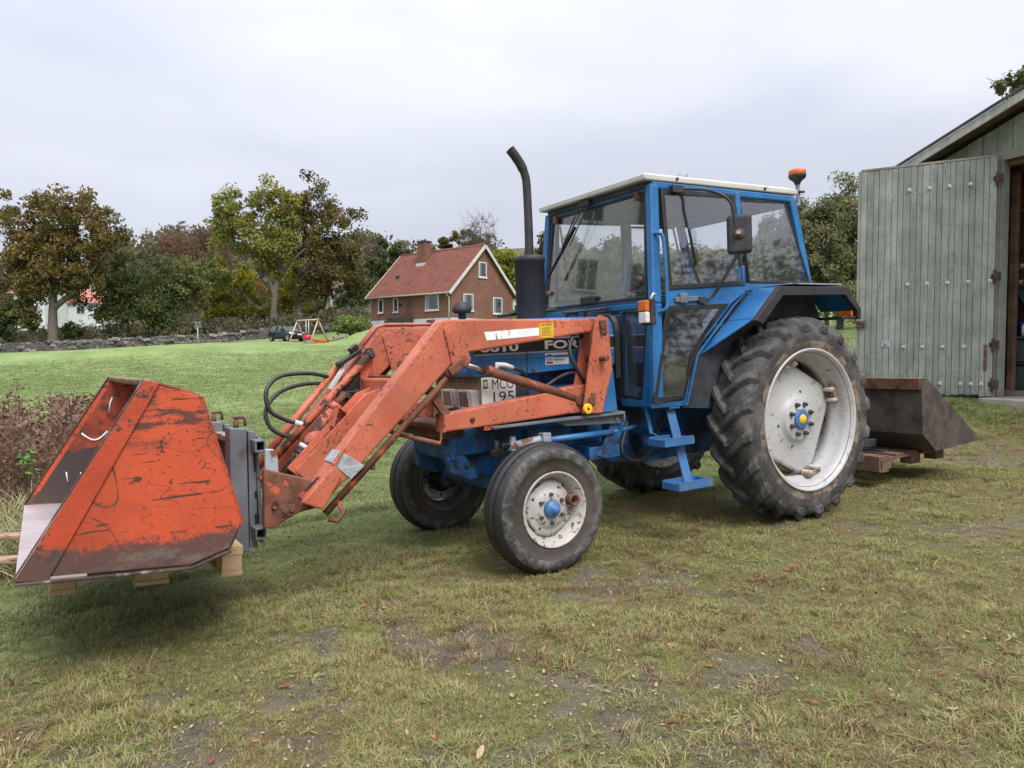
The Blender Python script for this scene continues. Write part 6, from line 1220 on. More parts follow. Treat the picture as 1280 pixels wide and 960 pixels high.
def window(x0, x1, z0, z1, face):
    if face == 'front': f = lambda a, y, z: (a, y, z)
    else: f = lambda a, y, z: (LNG-y, a, z)
    def bx(a0, a1, y0, y1, c0, c1):
        p, q = f(a0, y0, c0), f(a1, y1, c1); return (min(p[0], q[0]), max(p[0], q[0]), min(p[1], q[1]), max(p[1], q[1]), p[2], q[2])
    t = .09; b = MB().box(*bx(x0, x1, -.07, -.021, z0, z0+t)).box(*bx(x0, x1, -.07, -.021, z1-t, z1)).box(*bx(x0, x0+t, -.068, -.021, z0+t, z1-t)).box(*bx(x1-t, x1, -.068, -.021, z0+t, z1-t))
    w = hb_('window', b, m_frame); hb_('sill', MB().box(*bx(x0-.06, x1+.06, -.13, -.021, z0-.09, z0-.005)), m_frame, 0, w)
    hb_('room_shade_panel', MB().box(*bx(x0+t, x1-t, -.030, -.0215, z0+t, z1-t)), mk('painted_room_shade', (.02, .022, .024), .8) if 'painted_room_shade' not in bpy.data.materials else bpy.data.materials['painted_room_shade'], 0, w)  # dark sheet behind the pane: the unlit room's shade is painted on
    hb_('pane', MB().box(*bx(x0+t, x1-t, -.052, -.046, z0+t, z1-t)), m_pane, 0, w)
    hb_('curtain', MB().box(*bx(x0+t+.03, x0+t+.25*(x1-x0), -.042, -.036, z0+t, z1-t)).box(*bx(x1-t-.14*(x1-x0), x1-t-.02, -.042, -.036, z0+t+.3, z1-t)), m_barge, 0, w)
window(1.05, 1.85, 1.30, 2.60, 'front'); window(3.35, 4.05, 1.30, 2.60, 'front'); window(7.9, 9.7, 1.28, 2.72, 'front')
window(1.5, 2.75, 1.25, 2.75, 'gable'); window(5.35, 6.6, 1.1, 2.62, 'gable'); window(3.45, 4.5, 4.35, 5.75, 'gable')
window(8.5, 9.1, .05, .42, 'front')
dr = hb_('front_door', MB().box(5.05, 6.05, -.05, -.021, .72, 2.75), mk('brown_door', (.12, .045, .035), .6)); hb_('door_pane', MB().slab([(5.55, -.055, 2.35), (5.68, -.055, 1.95), (5.55, -.055, 1.55), (5.42, -.055, 1.95)], .01, (0, -1, 0)), m_dark, 0, dr)
stp = hb_('porch', MB().box(3.9, 6.2, -1.25, -.021, -.6, .68).box(3.5, 3.9, -1.25, -.021, -.6, .45).box(3.1, 3.5, -1.25, -.021, -.6, .22).box(2.7, 3.1, -1.25, -.021, -.6, 0.0), mk('mossy_step', (.03, .035, .03), .9, var=(3, .3)))
rl_ = MB()
for x_ in (3.95, 4.5, 5.05, 5.6, 6.15): rl_.cyl((x_, -1.22, .68), (x_, -1.22, 1.55), .02, .02, 5)
for z_ in (1.0, 1.28, 1.55): rl_.cyl((3.95, -1.22, z_), (6.15, -1.22, z_), .02, .02, 5)
rl_.cyl((3.95, -1.22, 1.55), (2.5, -1.22, .65), .025, .025, 5).cyl((2.5, -1.22, .65), (2.5, -1.22, -.3), .025, .025, 5).cyl((4.4, -.06, 1.95), (4.4, -.25, 1.95), .12, .1, 8)
hb_('railing', rl_, m_dark, 0, stp)

def plain_house(name, lab, M_, L, D, Hh, pitch, mw, mr_, wins, cat='house'):
    h = thing(name, lab, cat, M_); rz_ = Hh+D/2*pitch
    MB().box(0, L, 0, D, -1.5, Hh).slab([(L, 0, Hh), (L, D, Hh), (L, D/2, rz_)], -.2, (1, 0, 0)).slab([(0, 0, Hh), (0, D, Hh), (0, D/2, rz_)], .2, (1, 0, 0)).build('wall', mw, h)
    b = MB()
    for s in (0, 1):
        y = -.4 if s == 0 else D+.4
        for k in range(10):
            a, c = k/10, (k+1)/10; yy = lambda q: y+(D/2-y)*q; zz = lambda q: Hh-.4*pitch+(rz_-Hh+.4*pitch)*q+.02
            b.slab([(-.4, yy(a), zz(a)), (L+.4, yy(a), zz(a)), (L+.4, yy(c), zz(c)-.03), (-.4, yy(c), zz(c)-.03)], .12, (0, 0, 1))
    r = b.build('roof', mr_, h); MB().box(L*.6, L*.6+.8, D/2-.4, D/2+.4, rz_-.5, rz_+.9).build('chimney', mw, r)
    for x_ in (-.45, L+.41): MB().beam((x_, -.45, Hh-.42*pitch), (x_, D/2, rz_+.05), .05, .25).beam((x_, D+.45, Hh-.42*pitch), (x_, D/2, rz_+.05), .05, .25).build('bargeboard', m_frame, r)
    for (f, a0, a1, z0, z1) in wins:
        g = (lambda a, y, z: (a, y, z)) if f == 'f' else (lambda a, y, z: (L-y, a, z)) if f == 'r' else (lambda a, y, z: (y, a, z))
        def bx(a0, a1, y0, y1, c0, c1):
            p, q = g(a0, y0, c0), g(a1, y1, c1); return (min(p[0], q[0]), max(p[0], q[0]), min(p[1], q[1]), max(p[1], q[1]), p[2], q[2])
        b = MB()
        for q in ((a0, a1, z0, z0+.09), (a0, a1, z1-.09, z1), (a0, a0+.09, z0+.09, z1-.09), (a1-.09, a1, z0+.09, z1-.09), ((a0+a1)/2-.03, (a0+a1)/2+.03, z0+.09, z1-.09)): b.box(*bx(q[0], q[1], -.06, -.003, q[2], q[3]))
        w = b.build('window', m_frame, h); MB().box(*bx(a0+.09, a1-.09, -.03, -.004, z0+.09, z1-.09)).build('pane', m_pane_d, w)
    return h
m_pane_d = mk('dark_window', (.035, .04, .045), .12, var=(2, .3)); m_wwall = mk('white_painted_board', (.52, .53, .54), .7, var=(2, .08)); m_pink_r = mk('salmon_red_tile', (.45, .16, .12), .8, var=(2, .2)); m_darkroof = mk('dark_slate_roof', (.10, .085, .085), .8, var=(3, .25), bump=(20, .3))
def off_frame(u, v, d, ang): p = pt(u, v, d)-CW; return frame_at(float(p@RGT), float(p@FWD), float(p[2]), ang)
plain_house('white_house', 'white house with salmon red roof half hidden behind the oak', off_frame(18, 404, 100, -.10), 4.4, 6.5, 4.2, .75, m_wwall, m_pink_r, [('f', .5, 1.4, 1.2, 2.4), ('f', 2.3, 3.3, 1.2, 2.4), ('f', 2.4, 3.4, 3.0, 3.9)])
plain_house('white_house', 'low white wing with salmon red roof right of the oak trunk', off_frame(66, 400, 104, .05), 6.3, 6, 2.5, .62, m_wwall, m_pink_r, [('f', .8, 1.7, .8, 1.9), ('f', 3.2, 4.4, .8, 1.9)])
plain_house('grey_roofed_house', 'white gabled house with a brown roof behind the bushes left of the brick house', off_frame(424, 398, 105, .55), 7.5, 6, 2.6, 1.0, m_wwall, mk('brown_tile', (.13, .07, .055), .8, var=(2, .3)), [('f', 2.2, 3.4, .7, 1.9)])
plain_house('white_outbuilding', 'small white building with pale green fascia behind the brick house', off_frame(637, 402, 92, .0), 5.5, 5, 3.0, .3, m_wwall, mk('pale_green_sheet_roof', (.35, .42, .38), .6, var=(2, .1)), [('f', .5, 1.6, 1.0, 2.1)])

# ================================================================== STONE WALL
m_st = [mk('lichened_fieldstone_'+'abc'[i], c, .9, var=(5, .45), layers=[dict(col=(.40, .39, .36), scale=9, lo=.58, hi=.7, amt=.7), dict(col=(.06, .08, .03), scale=6, lo=.6, hi=.72, amt=.7)]) for i, c in enumerate(((.12, .11, .10), (.20, .18, .165), (.075, .07, .066)))]
def rock(k):
    b = bmesh.new(); bmesh.ops.create_icosphere(b, subdivisions=1, radius=.5)
    r = random.Random(k)
    for v in b.verts: v.co *= r.uniform(.75, 1.2); v.co.x = max(-.48, min(.48, v.co.x*1.25)); v.co.z = max(-.42, min(.42, v.co.z*1.3))
    m = bpy.data.meshes.new('stone'); b.to_mesh(m); b.free(); m.materials.append(m_st[k % 3]); return m
rocks = [rock(k) for k in range(12)]
def stone_wall(name, lab, knots, n_max, hgt):
    pts_ = [pt(u, v, d) for u, v, d in knots]; root = thing(name, lab, 'stone wall', Matrix.Translation(Vector(pts_[0])))
    seg = [(Vector(a), Vector(c)) for a, c in zip(pts_, pts_[1:])]; tot = sum((c-a).length for a, c in seg); cells = []
    for row in range(3):
        s = rng.uniform(0, .3)
        while s < tot:
            w_ = rng.uniform(.38, .80); cells.append((s+w_/2, row, w_)); s += w_*.96
    extra = MB(); k = 0; rng.shuffle(cells)
    for s, row, w_ in cells:
        row = int(row); q = s
        for a, c in seg:
            L = (c-a).length
            if q <= L: p = a+(c-a)*(q/L); break
            q -= L
        else: p = Vector(pts_[-1])
        p = Vector((p.x, p.y, Hz(p)))+Vector((0, 0, -.05+hgt*(row+.5)/3)); p += Vector(FWD)*rng.normal(0, .10)+Vector((0, 0, rng.normal(0, .04)))
        sc = (w_*1.12, rng.uniform(.5, .8), hgt/3*rng.uniform(1.1, 1.65)); az = math.atan2(RGT[1], RGT[0])+rng.normal(0, .12)
        if k < n_max:
            o = bpy.data.objects.new('stone', rocks[int(rng.integers(0, 12))]); COL.objects.link(o); o.parent = root; o.location = p-root.matrix_world.translation; o.rotation_euler = (rng.normal(0, .12), rng.normal(0, .18), az); o.scale = sc
        else:
            m = rocks[int(rng.integers(0, 12))]; M_ = Matrix.Rotation(az, 3, 'Z'); extra.mat(k % 3).add([p-root.matrix_world.translation+M_ @ Vector((v.co.x*sc[0], v.co.y*sc[1], v.co.z*sc[2])) for v in m.vertices], [tuple(f.vertices) for f in m.polygons])
        k += 1
    if extra.v: stuff(extra.build('small_stones', m_st, root))
    fill = MB()                                    # rubble core so that nothing shows through
    for a, c in seg: fill.beam((a.x, a.y, Hz(a)+hgt*.42), (c.x, c.y, Hz(c)+hgt*.42), .35, hgt*.8)
    o = fill.build('rubble_core', m_st[2], root); o.location = -root.matrix_world.translation
    return root
stone_wall('stone_wall', 'long dry stone wall at the far left edge of the lawn under the oak', [(-40, 441, 67), (0, 440, 69), (120, 434, 70.5), (234, 429, 71.5), (300, 426, 73)], 290, .92)
stone_wall('stone_wall', 'dry stone wall running behind the dark car and the swing set', [(300, 424, 76), (345, 421, 77), (400, 418, 79), (452, 415, 80)], 140, 1.05)

# ================================================================== CAR
cm = frame_at(0, 0, 0, 0); cp_ = pt(333, 426, 70); ca_ = -.66
CMX = frame_at(float((cp_-CW)@RGT), float((cp_-CW)@FWD), 0, ca_); CMX.translation.z = Hz(cp_)+.0
car = thing('car', 'small black hatchback parked in front of the stone wall', 'car', CMX)
m_carp = mk('black_car_paint', (.003, .004, .009), .3, var=(3, .2), coat=.2); m_hub = mk('alloy_wheel', (.62, .63, .65), .4, .2)
def cbx(name, mb, m, bevel=0.0, parent=car): return mb.build(name, m, parent, bevel)
secs = [(0.0, .36, .80, .55), (.10, .26, 1.02, .74), (.55, .22, 1.02, .83), (1.5, .20, .98, .85), (2.55, .20, .97, .85), (3.3, .22, .88, .80), (3.75, .26, .74, .68), (3.92, .36, .62, .50)]
body = cbx('body', loft(MB(), [[(x_, .86-w_, z0), (x_, .86-w_-.01, z0+.25), (x_, .86-w_+.04, z1-.03), (x_, .86-w_+.12, z1), (x_, .86+w_-.12, z1), (x_, .86+w_-.04, z1-.03), (x_, .86+w_+.01, z0+.25), (x_, .86+w_, z0)] for x_, z0, z1, w_ in secs], True, True), m_carp, 0)
g_ = [(.10, 1.0, 1.02, .72), (.42, 1.0, 1.36, .62), (.75, 1.0, 1.455, .60), (1.6, .97, 1.47, .60), (2.05, .97, 1.40, .60), (2.95, .93, .96, .72)]
cbx('cabin_glass', loft(MB(), [[(x_, .86-w_-.08, z0-.05), (x_, .86-w_, z1-.02), (x_, .86, z1+.01), (x_, .86+w_, z1-.02), (x_, .86+w_+.08, z0-.05)] for x_, z0, z1, w_ in g_], True, False), mk('car_window', (.11, .135, .13), .07, var=(2, .3), spec=.8), .0)
cbx('roof', loft(MB(), [[(x_, .86-w_+.03, z1-.01), (x_, .86-w_+.05, z1+.03), (x_, .86+w_-.05, z1+.03), (x_, .86+w_-.03, z1-.01)] for x_, z0, z1, w_ in g_[1:5]]), m_carp, 0)
for s in (-1, 1):
    for a, c in (((.15, 1.0), (.5, 1.42)), ((1.35, .97), (1.45, 1.45)), ((2.85, .95), (2.0, 1.42))): cbx('pillar', MB().beam((a[0], .86+s*.80, a[1]), (c[0], .86+s*.61, c[1]), .08, .05, (1, 0, 0)), m_carp)
    cbx('headlight', MB().hexa([(3.45, .86+s*.78, .70), (3.80, .86+s*.58, .66), (3.80, .86+s*.52, .74), (3.40, .86+s*.70, .84)], [(3.42, .86+s*.80, .72), (3.84, .86+s*.60, .68), (3.80, .86+s*.56, .77), (3.38, .86+s*.74, .87)]), m_whitep)
    cbx('tail_light', MB().box(-.01, .20, .86+s*.62, .86+s*.80, .80, 1.08), m_red, .02)
    cbx('door_mirror', MB().box(2.25, 2.45, .86+s*.80, .86+s*1.0, .98, 1.12), m_carp, .03)
    for x_ in (.68, 3.12):
        w = cbx('wheel', MB().lathe([(.20, s*.78+.86-.0), (.31, s*.80+.86), (.31, s*.62+.86), (.1, s*.6+.86)], 20, (x_, 0, .31)), m_black)
        b = MB().lathe([(.001, s*.815+.86), (.06, s*.815+.86), (.07, s*.80+.86)], 14, (x_, 0, .31))
        for k in range(7): a = 2*math.pi*k/7; b.beam((x_+.05*math.cos(a), .86+s*.805, .31+.05*math.sin(a)), (x_+.21*math.cos(a), .86+s*.805, .31+.21*math.sin(a)), .02, .07, (0, 1, 0))
        b.lathe([(.20, s*.80+.86), (.225, s*.815+.86), (.20, s*.79+.86)], 20, (x_, 0, .31)); cbx('rim', b, m_hub, 0, w)
cbx('bumper_grille', MB().box(3.84, 3.925, .50, 1.22, .38, .52), m_black, .02); cbx('number_plate', MB().box(3.93, 3.945, .60, 1.12, .56, .67), m_whitep)
cbx('badge', MB().box(3.86, 3.90, .80, .92, .66, .71), m_hub)
# ================================================================== SWING SET AND GARDEN THINGS
m_swing = mk('weathered_round_timber', (.42, .33, .23), .8, var=(5, .2)); m_bracket = mk('green_bracket', (.02, .10, .08), .5)
def gp(u, v, d): p = Vector(pt(u, v, d)); p.z = Hz(p); return p
L1, L2, L3, L4 = gp(361, 430, 65), gp(382, 427, 67.3), gp(387, 430, 65), gp(411, 428, 67.3)
T1 = Vector(pt(371.5, 401, 66.1)); T2 = Vector(pt(397.5, 399.5, 66.1)); O_ = (L1+L4)/2
swing = thing('swing_set', 'wooden A frame swing set standing on the lawn before the dark car', 'swing set', Matrix.Translation(O_))
def sw_(name, mb, m, parent=swing): return mb.build(name, m, parent, off=O_)
sw_('top_beam', MB().cyl(T1+(T1-T2)*.02, T2+(T2-T1)*.05, .075, .075, 10), m_swing)
for a, c in ((L1, T1), (L2, T1), (L3, T2), (L4, T2)): sw_('leg', MB().cyl(a-Vector((0, 0, .1)), c, .07, .06, 10), m_swing)
for T in (T1, T2): sw_('corner_bracket', MB().box(T.x-.09, T.x+.09, T.y-.09, T.y+.09, T.z-.16, T.z+.02), m_bracket)
S1 = T1.lerp(T2, .42); S2 = T1.lerp(T2, .55); ST = gp(384.5, 427, 66.1); ST.z += .30
for S in (S1, S2): sw_('rope', MB().cyl(S, Vector((S.x, S.y, ST.z+.2)), .035, .035, 6), mk('pale_rope', (.6, .56, .5), .9) if 'pale_rope' not in bpy.data.materials else bpy.data.materials['pale_rope'])
Sm = S1.lerp(S2, .5); Sm.z = ST.z
sw_('swing_seat', MB().lathe([(.18, 0), (.28, .02), (.33, .12), (.33, .30), (.29, .42), (.25, .42), (.27, .30), (.2, .08)], 16, tuple(Sm), 'z'), mk('red_swing_plastic', (.55, .02, .05), .4))
sbx = gp(401.5, 429.5, 64.5)
tb = MB()
for i in range(12):
    a, b2_ = 2*math.pi*i/12, 2*math.pi*(i+1)/12
    tb.hexa([(.70*math.cos(a), .55*math.sin(a), 0), (.70*math.cos(b2_), .55*math.sin(b2_), 0), (.62*math.cos(b2_), .48*math.sin(b2_), 0), (.62*math.cos(a), .48*math.sin(a), 0)], [(.72*math.cos(a), .57*math.sin(a), .34), (.72*math.cos(b2_), .57*math.sin(b2_), .34), (.62*math.cos(b2_), .48*math.sin(b2_), .34), (.62*math.cos(a), .48*math.sin(a), .34)])
tb.lathe([(.74, .32), (.78, .36), (.66, .36)], 16, (0, 0, 0), 'z').add([(.6*math.cos(2*math.pi*i/12), .46*math.sin(2*math.pi*i/12), .12) for i in range(12)], [tuple(range(12))])
sx_ = tb.build('sandpit_tub', mk('orange_plastic', (.70, .18, .015), .5, var=(4, .12))); sx_.location = sbx; tag(sx_, 'orange plastic sandpit tub on the lawn beside the swing set', 'sandpit')
bn = thing('low_table', 'low grey slatted timber stand on the lawn right of the orange tub', 'garden table', Matrix.Translation(gp(424, 428.5, 65)) @ Matrix.Rotation(-rad(32), 4, 'Z'))
m_gw = mk('silvered_timber', (.38, .38, .36), .85, var=(4, .2))
for k in range(6): MB().box(-.65, .65, -.45+k*.155, -.45+k*.155+.13, .26, .30).build('slat', m_gw, bn)
for x_ in (-.58, .54):
    for y_ in (-.42, .36): MB().box(x_, x_+.07, y_, y_+.07, -.03, .258).build('leg', m_gw, bn)
    MB().box(x_, x_+.05, -.35, .36, .18, .255).build('crossbar', m_gw, bn)
pb_ = gp(247.5, 431, 68)
mb_ = thing('post_stand', 'grey post stand with two small boxes before the stone wall', 'post', Matrix.Translation(pb_))
MB().cyl((0, 0, -.1), (0, 0, 1.55), .05, .045, 8).box(-.28, .28, -.04, .04, 1.5, 1.58).build('post', m_gw, mb_)
for x_ in (-.24, .05): MB().box(x_, x_+.20, -.12, .12, 1.58, 1.9).slab([(x_-.02, -.14, 1.9), (x_+.22, -.14, 1.9), (x_+.22, .14, 1.98), (x_-.02, .14, 1.98)], .02).build('letter_box', m_grey, mb_)
# ================================================================== TREES
def leaf_mat(name, cols, tr=.34):
    m = bpy.data.materials.new(name); m.use_nodes = True; t = m.node_tree; t.nodes.clear(); o = N(t, 'ShaderNodeOutputMaterial')
    a = N(t, 'ShaderNodeAttribute', attribute_name='tint'); r = N(t, 'ShaderNodeValToRGB'); e = r.color_ramp.elements
    while len(e) < len(cols): e.new(.5)
    for i, c in enumerate(cols): e[i].position = i/(len(cols)-1); e[i].color = (*c, 1)
    t.links.new(a.outputs['Fac'], r.inputs[0]); d = N(t, 'ShaderNodeBsdfDiffuse'); tl = N(t, 'ShaderNodeBsdfTranslucent'); mx = N(t, 'ShaderNodeMixShader'); mx.inputs[0].default_value = tr
    for q in (d, tl): t.links.new(r.outputs[0], q.inputs[0])
    t.links.new(d.outputs[0], mx.inputs[1]); t.links.new(tl.outputs[0], mx.inputs[2]); t.links.new(mx.outputs[0], o.inputs[0]); return m
LM_ = dict(oak=leaf_mat('turning_oak_leaves', [(0.073, 0.071, 0.027), (0.140, 0.122, 0.044), (0.201, 0.152, 0.059), (0.232, 0.140, 0.055)]),
           green=leaf_mat('dark_green_leaves', [(0.041, 0.059, 0.027), (0.085, 0.112, 0.044), (0.134, 0.159, 0.061), (0.165, 0.152, 0.061)]),
           yellow=leaf_mat('yellowing_leaves', [(0.116, 0.140, 0.030), (0.220, 0.244, 0.043), (0.366, 0.342, 0.055), (0.415, 0.268, 0.055)]),
           light=leaf_mat('light_olive_leaves', [(0.104, 0.116, 0.046), (0.177, 0.195, 0.073), (0.256, 0.268, 0.104), (0.293, 0.256, 0.091)]),
           willow=leaf_mat('grey_green_willow_leaves', [(0.082, 0.091, 0.046), (0.150, 0.161, 0.081), (0.224, 0.232, 0.120), (0.256, 0.220, 0.104)]),
           yolive=leaf_mat('yellow_olive_leaves', [(.11, .125, .035), (.19, .205, .055), (.28, .28, .08), (.33, .27, .07)]),
           rhodo=leaf_mat('evergreen_bush_leaves', [(0.085, 0.140, 0.043), (0.193, 0.262, 0.079), (0.321, 0.378, 0.134)]),
           rust=leaf_mat('russet_leaves', [(0.104, 0.073, 0.051), (0.152, 0.098, 0.067), (0.195, 0.122, 0.079)]),
           dim=leaf_mat('mixed_far_leaves', [(0.098, 0.088, 0.061), (0.140, 0.124, 0.085), (0.165, 0.165, 0.085), (0.201, 0.149, 0.107)]))
m_bark = mk('grey_bark', (.115, .10, .085), .9, var=(3, .3), bump=(12, .5, .03, (3, 3, .6))); m_barkd = mk('dark_bark', (.05, .043, .036), .9, var=(3, .3))
def leaves(C, R, per, size, tintc):
    """leaf quads scattered through clumps centred on C (n,3) with radii R (n,)"""
    n = len(C); ci = np.repeat(np.arange(n), per); m = len(ci)
    dv = rng.normal(0, 1, (m, 3)); dv /= np.linalg.norm(dv, axis=1)[:, None]
    p = C[ci]+dv*(R[ci]*rng.random(m)**.55)[:, None]*np.array([1, 1, .8])
    u = rng.normal(0, 1, (m, 3)); u /= np.linalg.norm(u, axis=1)[:, None]; v = np.cross(u, rng.normal(0, 1, (m, 3))); v /= np.linalg.norm(v, axis=1)[:, None]
    s = size*rng.uniform(.5, 1.25, m)[:, None]; tint = np.clip(tintc[ci]+rng.normal(0, .16, m), 0, 1)
    V = np.stack([p-u*s, p-v*s*.55+u*s*.1, p+u*s, p+v*s*.55+u*s*.1], 1).reshape(-1, 3)
    return V, tint
def make_leaf_mesh(name, V, tint, mat, parent=None, off=None):
    m = len(V)//4; me = bpy.data.meshes.new(name)
    if off is not None: V = V-np.asarray(off)
    me.vertices.add(4*m); me.vertices.foreach_set('co', V.astype(np.float32).ravel()); me.loops.add(4*m); me.loops.foreach_set('vertex_index', np.arange(4*m, dtype=np.int32))
    me.polygons.add(m); me.polygons.foreach_set('loop_start', np.arange(0, 4*m, 4, dtype=np.int32)); me.polygons.foreach_set('loop_total', np.full(m, 4, np.int32)); me.update(); attr(me, 'tint', np.repeat(tint, 4)); me.materials.append(mat); me.update()
    o = bpy.data.objects.new(name, me); COL.objects.link(o)
    if parent is not None: o.parent = parent
    return o
LEAF_N, LEAF_S = 1.45, 1.12
def tree(name, lab, base, d, ells, kind, nclump=70, per=85, size=.17, clr=.095, trunks=None, tr=.30, cat='tree', group=None, bark=None, limbs=14, bare=False, tintb=.5):
    """base: pixel of the foot; ells: crown lobes as pixel ellipses (u, v, ru, rv); everything d metres off"""
    B = Vector(pt(base[0], base[1], d)); B.z = Hz(B)-.1; k = d/F_PX; root = thing(name, lab, cat, Matrix.Translation(B), group)
    area = np.array([e[2]*e[3] for e in ells], float); which = rng.choice(len(ells), nclump, p=area/area.sum()); C = []; 
    for w in which:
        u, v, ru, rv = ells[w]; q = rng.normal(0, 1, 3); q /= np.linalg.norm(q); q *= rng.random()**.38
        C.append(pt(u+q[0]*ru*.92, v+q[1]*rv*.92, d)+FWD*q[2]*min(ru, rv)*k*.9)
    C = np.array(C); Rm = math.sqrt(area.mean())*k; R = Rm*rng.uniform(.20, .42, len(C)) if clr is None else np.full(len(C), 1.0)*Rm*rng.uniform(.22, .46, len(C))
    tint = np.clip(tintb+rng.normal(0, .22, len(C)), 0, 1)
    if per: V, tt = leaves(C, R, int(per*LEAF_N), size*LEAF_S, tint); make_leaf_mesh('crown', V, tt, LM_[kind], root, B)
    b = MB(); top = Vector(C.mean(0))
    tks = trunks or [[base, ((base[0]+np.mean([e[0] for e in ells]))/2, (base[1]+np.mean([e[1] for e in ells]))/2), (np.mean([e[0] for e in ells]), np.mean([e[1] for e in ells])-np.mean([e[3] for e in ells])*.3)]]
    nodes = []
    for tk in tks:
        P3 = [Vector(pt(u, v, d)) for u, v in tk]
        if tk[0][1] >= base[1]-3: P3[0].z = min(P3[0].z, Hz(P3[0])-.15)
        S = smooth_path(P3, 5); n = len(S); r0 = tr*(1.0 if tk is tks[0] else .65); b.tube(S, [r0*(1.18 if i == 0 else 1)*(1-.72*i/(n-1)) for i in range(n)], 8, False)
        nodes += [(S[i], r0*(1-.72*i/(n-1))) for i in range(n//3, n)]
    for ci in rng.choice(len(C), min(limbs, len(C)), replace=False):
        e = Vector(C[ci]); lo = [q for q in nodes if q[0].z < e.z+.3] or nodes; s, r = min(lo, key=lambda q: (q[0]-e).length+.4*abs(q[0].z-e.z)); mid = s.lerp(e, .5)+Vector((rng.normal(0, .12), rng.normal(0, .12), rng.normal(.05, .12)))*(e-s).length*.5
        b.tube(smooth_path([s, mid, e], 3), [max(.02, r*.42)*(1-.8*i/6) for i in range(7)], 5, False)
        for _ in range(5 if bare else 2):
            e2 = e+Vector(rng.normal(0, 1, 3))*Rm*.35+Vector((0, 0, Rm*.12 if bare else 0)); b.tube([mid.lerp(e, .5), e.lerp(e2, .4), e2], [max(.018, r*.2), max(.014, r*.12), .008], 4, False)
            if bare:
                for _ in range(4): b.tube([e.lerp(e2, rng.random()), e2+Vector(rng.normal(0, 1, 3))*Rm*.25], [.016, .006], 3, False)
    b.build('trunk', bark or m_bark, root, off=B, fixn=False)
    return root
T = tree
T('oak_tree', 'big turning oak with a spreading brown green crown at the far left', (66, 428), 74, [(75, 268, 58, 42), (28, 300, 36, 48), (108, 292, 46, 42), (60, 330, 62, 42), (140, 288, 22, 26), (15, 262, 14, 26), (30, 350, 40, 36), (100, 340, 30, 30), (40, 395, 18, 14)], 'oak', 190, 95, .17, .09, [[(66, 428), (66, 400), (67, 370), (74, 320), (80, 275)], [(67, 385), (88, 368), (110, 345), (135, 312)], [(67, 372), (45, 350), (25, 320)]], .50, limbs=26, tintb=.5)
T('broad_tree', 'broad dark green tree beside the oak behind the stone wall', (185, 426), 78, [(160, 345, 50, 42), (192, 358, 42, 50), (125, 372, 36, 38), (212, 375, 26, 36), (165, 392, 55, 24)], 'green', 110, 95, .16, .1, [[(185, 426), (183, 400), (178, 370), (165, 335)], [(186, 424), (196, 395), (205, 360)], [(160, 426), (158, 400), (150, 370)]], .26, limbs=20, bark=m_barkd)
T('leaning_tree', 'leaning slender trunked green tree left of the yellow trees', (235, 424), 80, [(252, 352, 40, 34), (232, 378, 26, 30), (270, 340, 24, 20), (225, 345, 18, 18)], 'light', 55, 80, .16, .1, [[(235, 424), (238, 400), (247, 375), (262, 350)], [(240, 397), (232, 375), (225, 350)]], .22, limbs=16, tintb=.35)
T('yellow_tree', 'bright yellow green tree growing behind the leaning tree', (292, 420), 88, [(292, 375, 34, 36), (310, 350, 22, 32), (282, 395, 30, 20), (268, 345, 18, 18)], 'yellow', 75, 85, .18, .1, None, .2, limbs=12)
T('yellow_tree', 'yellow brown tree filling the gap between the two tall trunks', (352, 416), 90, [(356, 365, 26, 40), (340, 385, 30, 28), (375, 380, 24, 30), (362, 330, 20, 20)], 'yellow', 70, 80, .18, .1, None, .2, limbs=10, tintb=.62)
T('tall_tree', 'tall light olive tree with forked grey trunk above the car', (341, 414), 80, [(300, 268, 34, 36), (338, 250, 30, 30), (330, 300, 52, 36), (285, 295, 24, 28), (362, 275, 24, 30), (278, 258, 14, 18), (345, 320, 40, 26)], 'yolive', 150, 75, .165, .09, [[(341, 416), (343, 380), (347, 345), (352, 305), (350, 262)], [(344, 372), (333, 340), (312, 312), (290, 285)], [(346, 350), (362, 330), (382, 310)]], .40, limbs=26, tintb=.5)
T('oak_tree', 'tall oak with a dense brown olive crown left of the brick house', (374, 412), 82, [(384, 244, 34, 34), (390, 285, 52, 44), (418, 305, 34, 46), (440, 276, 13, 24), (405, 340, 46, 34), (372, 262, 30, 30), (440, 335, 22, 30), (390, 365, 30, 24)], 'oak', 135, 95, .165, .09, [[(374, 414), (374, 385), (375, 345), (380, 300), (386, 250)], [(375, 350), (395, 330), (425, 305)], [(376, 330), (365, 305), (360, 285)]], .42, limbs=26, tintb=.32)
T('thicket_tree', 'low dark tree mass between the tall oak and the brick house', (440, 405), 92, [(436, 375, 26, 24), (415, 390, 22, 16), (456, 372, 18, 28), (448, 350, 20, 18)], 'green', 60, 75, .17, .1, None, .16, limbs=14, bare=True)
def bush(name, lab, base, d, ells, kind, n, per, size, **k): return T(name, lab, base, d, ells, kind, n, per, size, .1, [[base, (base[0]+2, base[1]-4), (base[0]+4, base[1]-10)]], .07, cat='bush', limbs=10, bark=m_barkd, **k)
bush('rounded_bush', 'rounded bright evergreen bush on the lawn beside the brick house', (437, 414), 68, [(437, 407, 26, 11), (428, 410, 18, 9), (450, 408, 18, 9), (436, 401, 15, 7)], 'rhodo', 90, 60, .12)
T('olive_tree', 'small olive tree at the left edge before the white house', (16, 430), 74, [(14, 392, 18, 20), (34, 402, 15, 14), (26, 380, 14, 14)], 'light', 60, 70, .14, .1, None, .14, limbs=10, tintb=.3)
bush('dark_bush', 'dark bush at the far left end of the stone wall', (4, 428), 73, [(2, 408, 16, 20), (12, 418, 10, 10)], 'green', 40, 70, .13, tintb=.2)
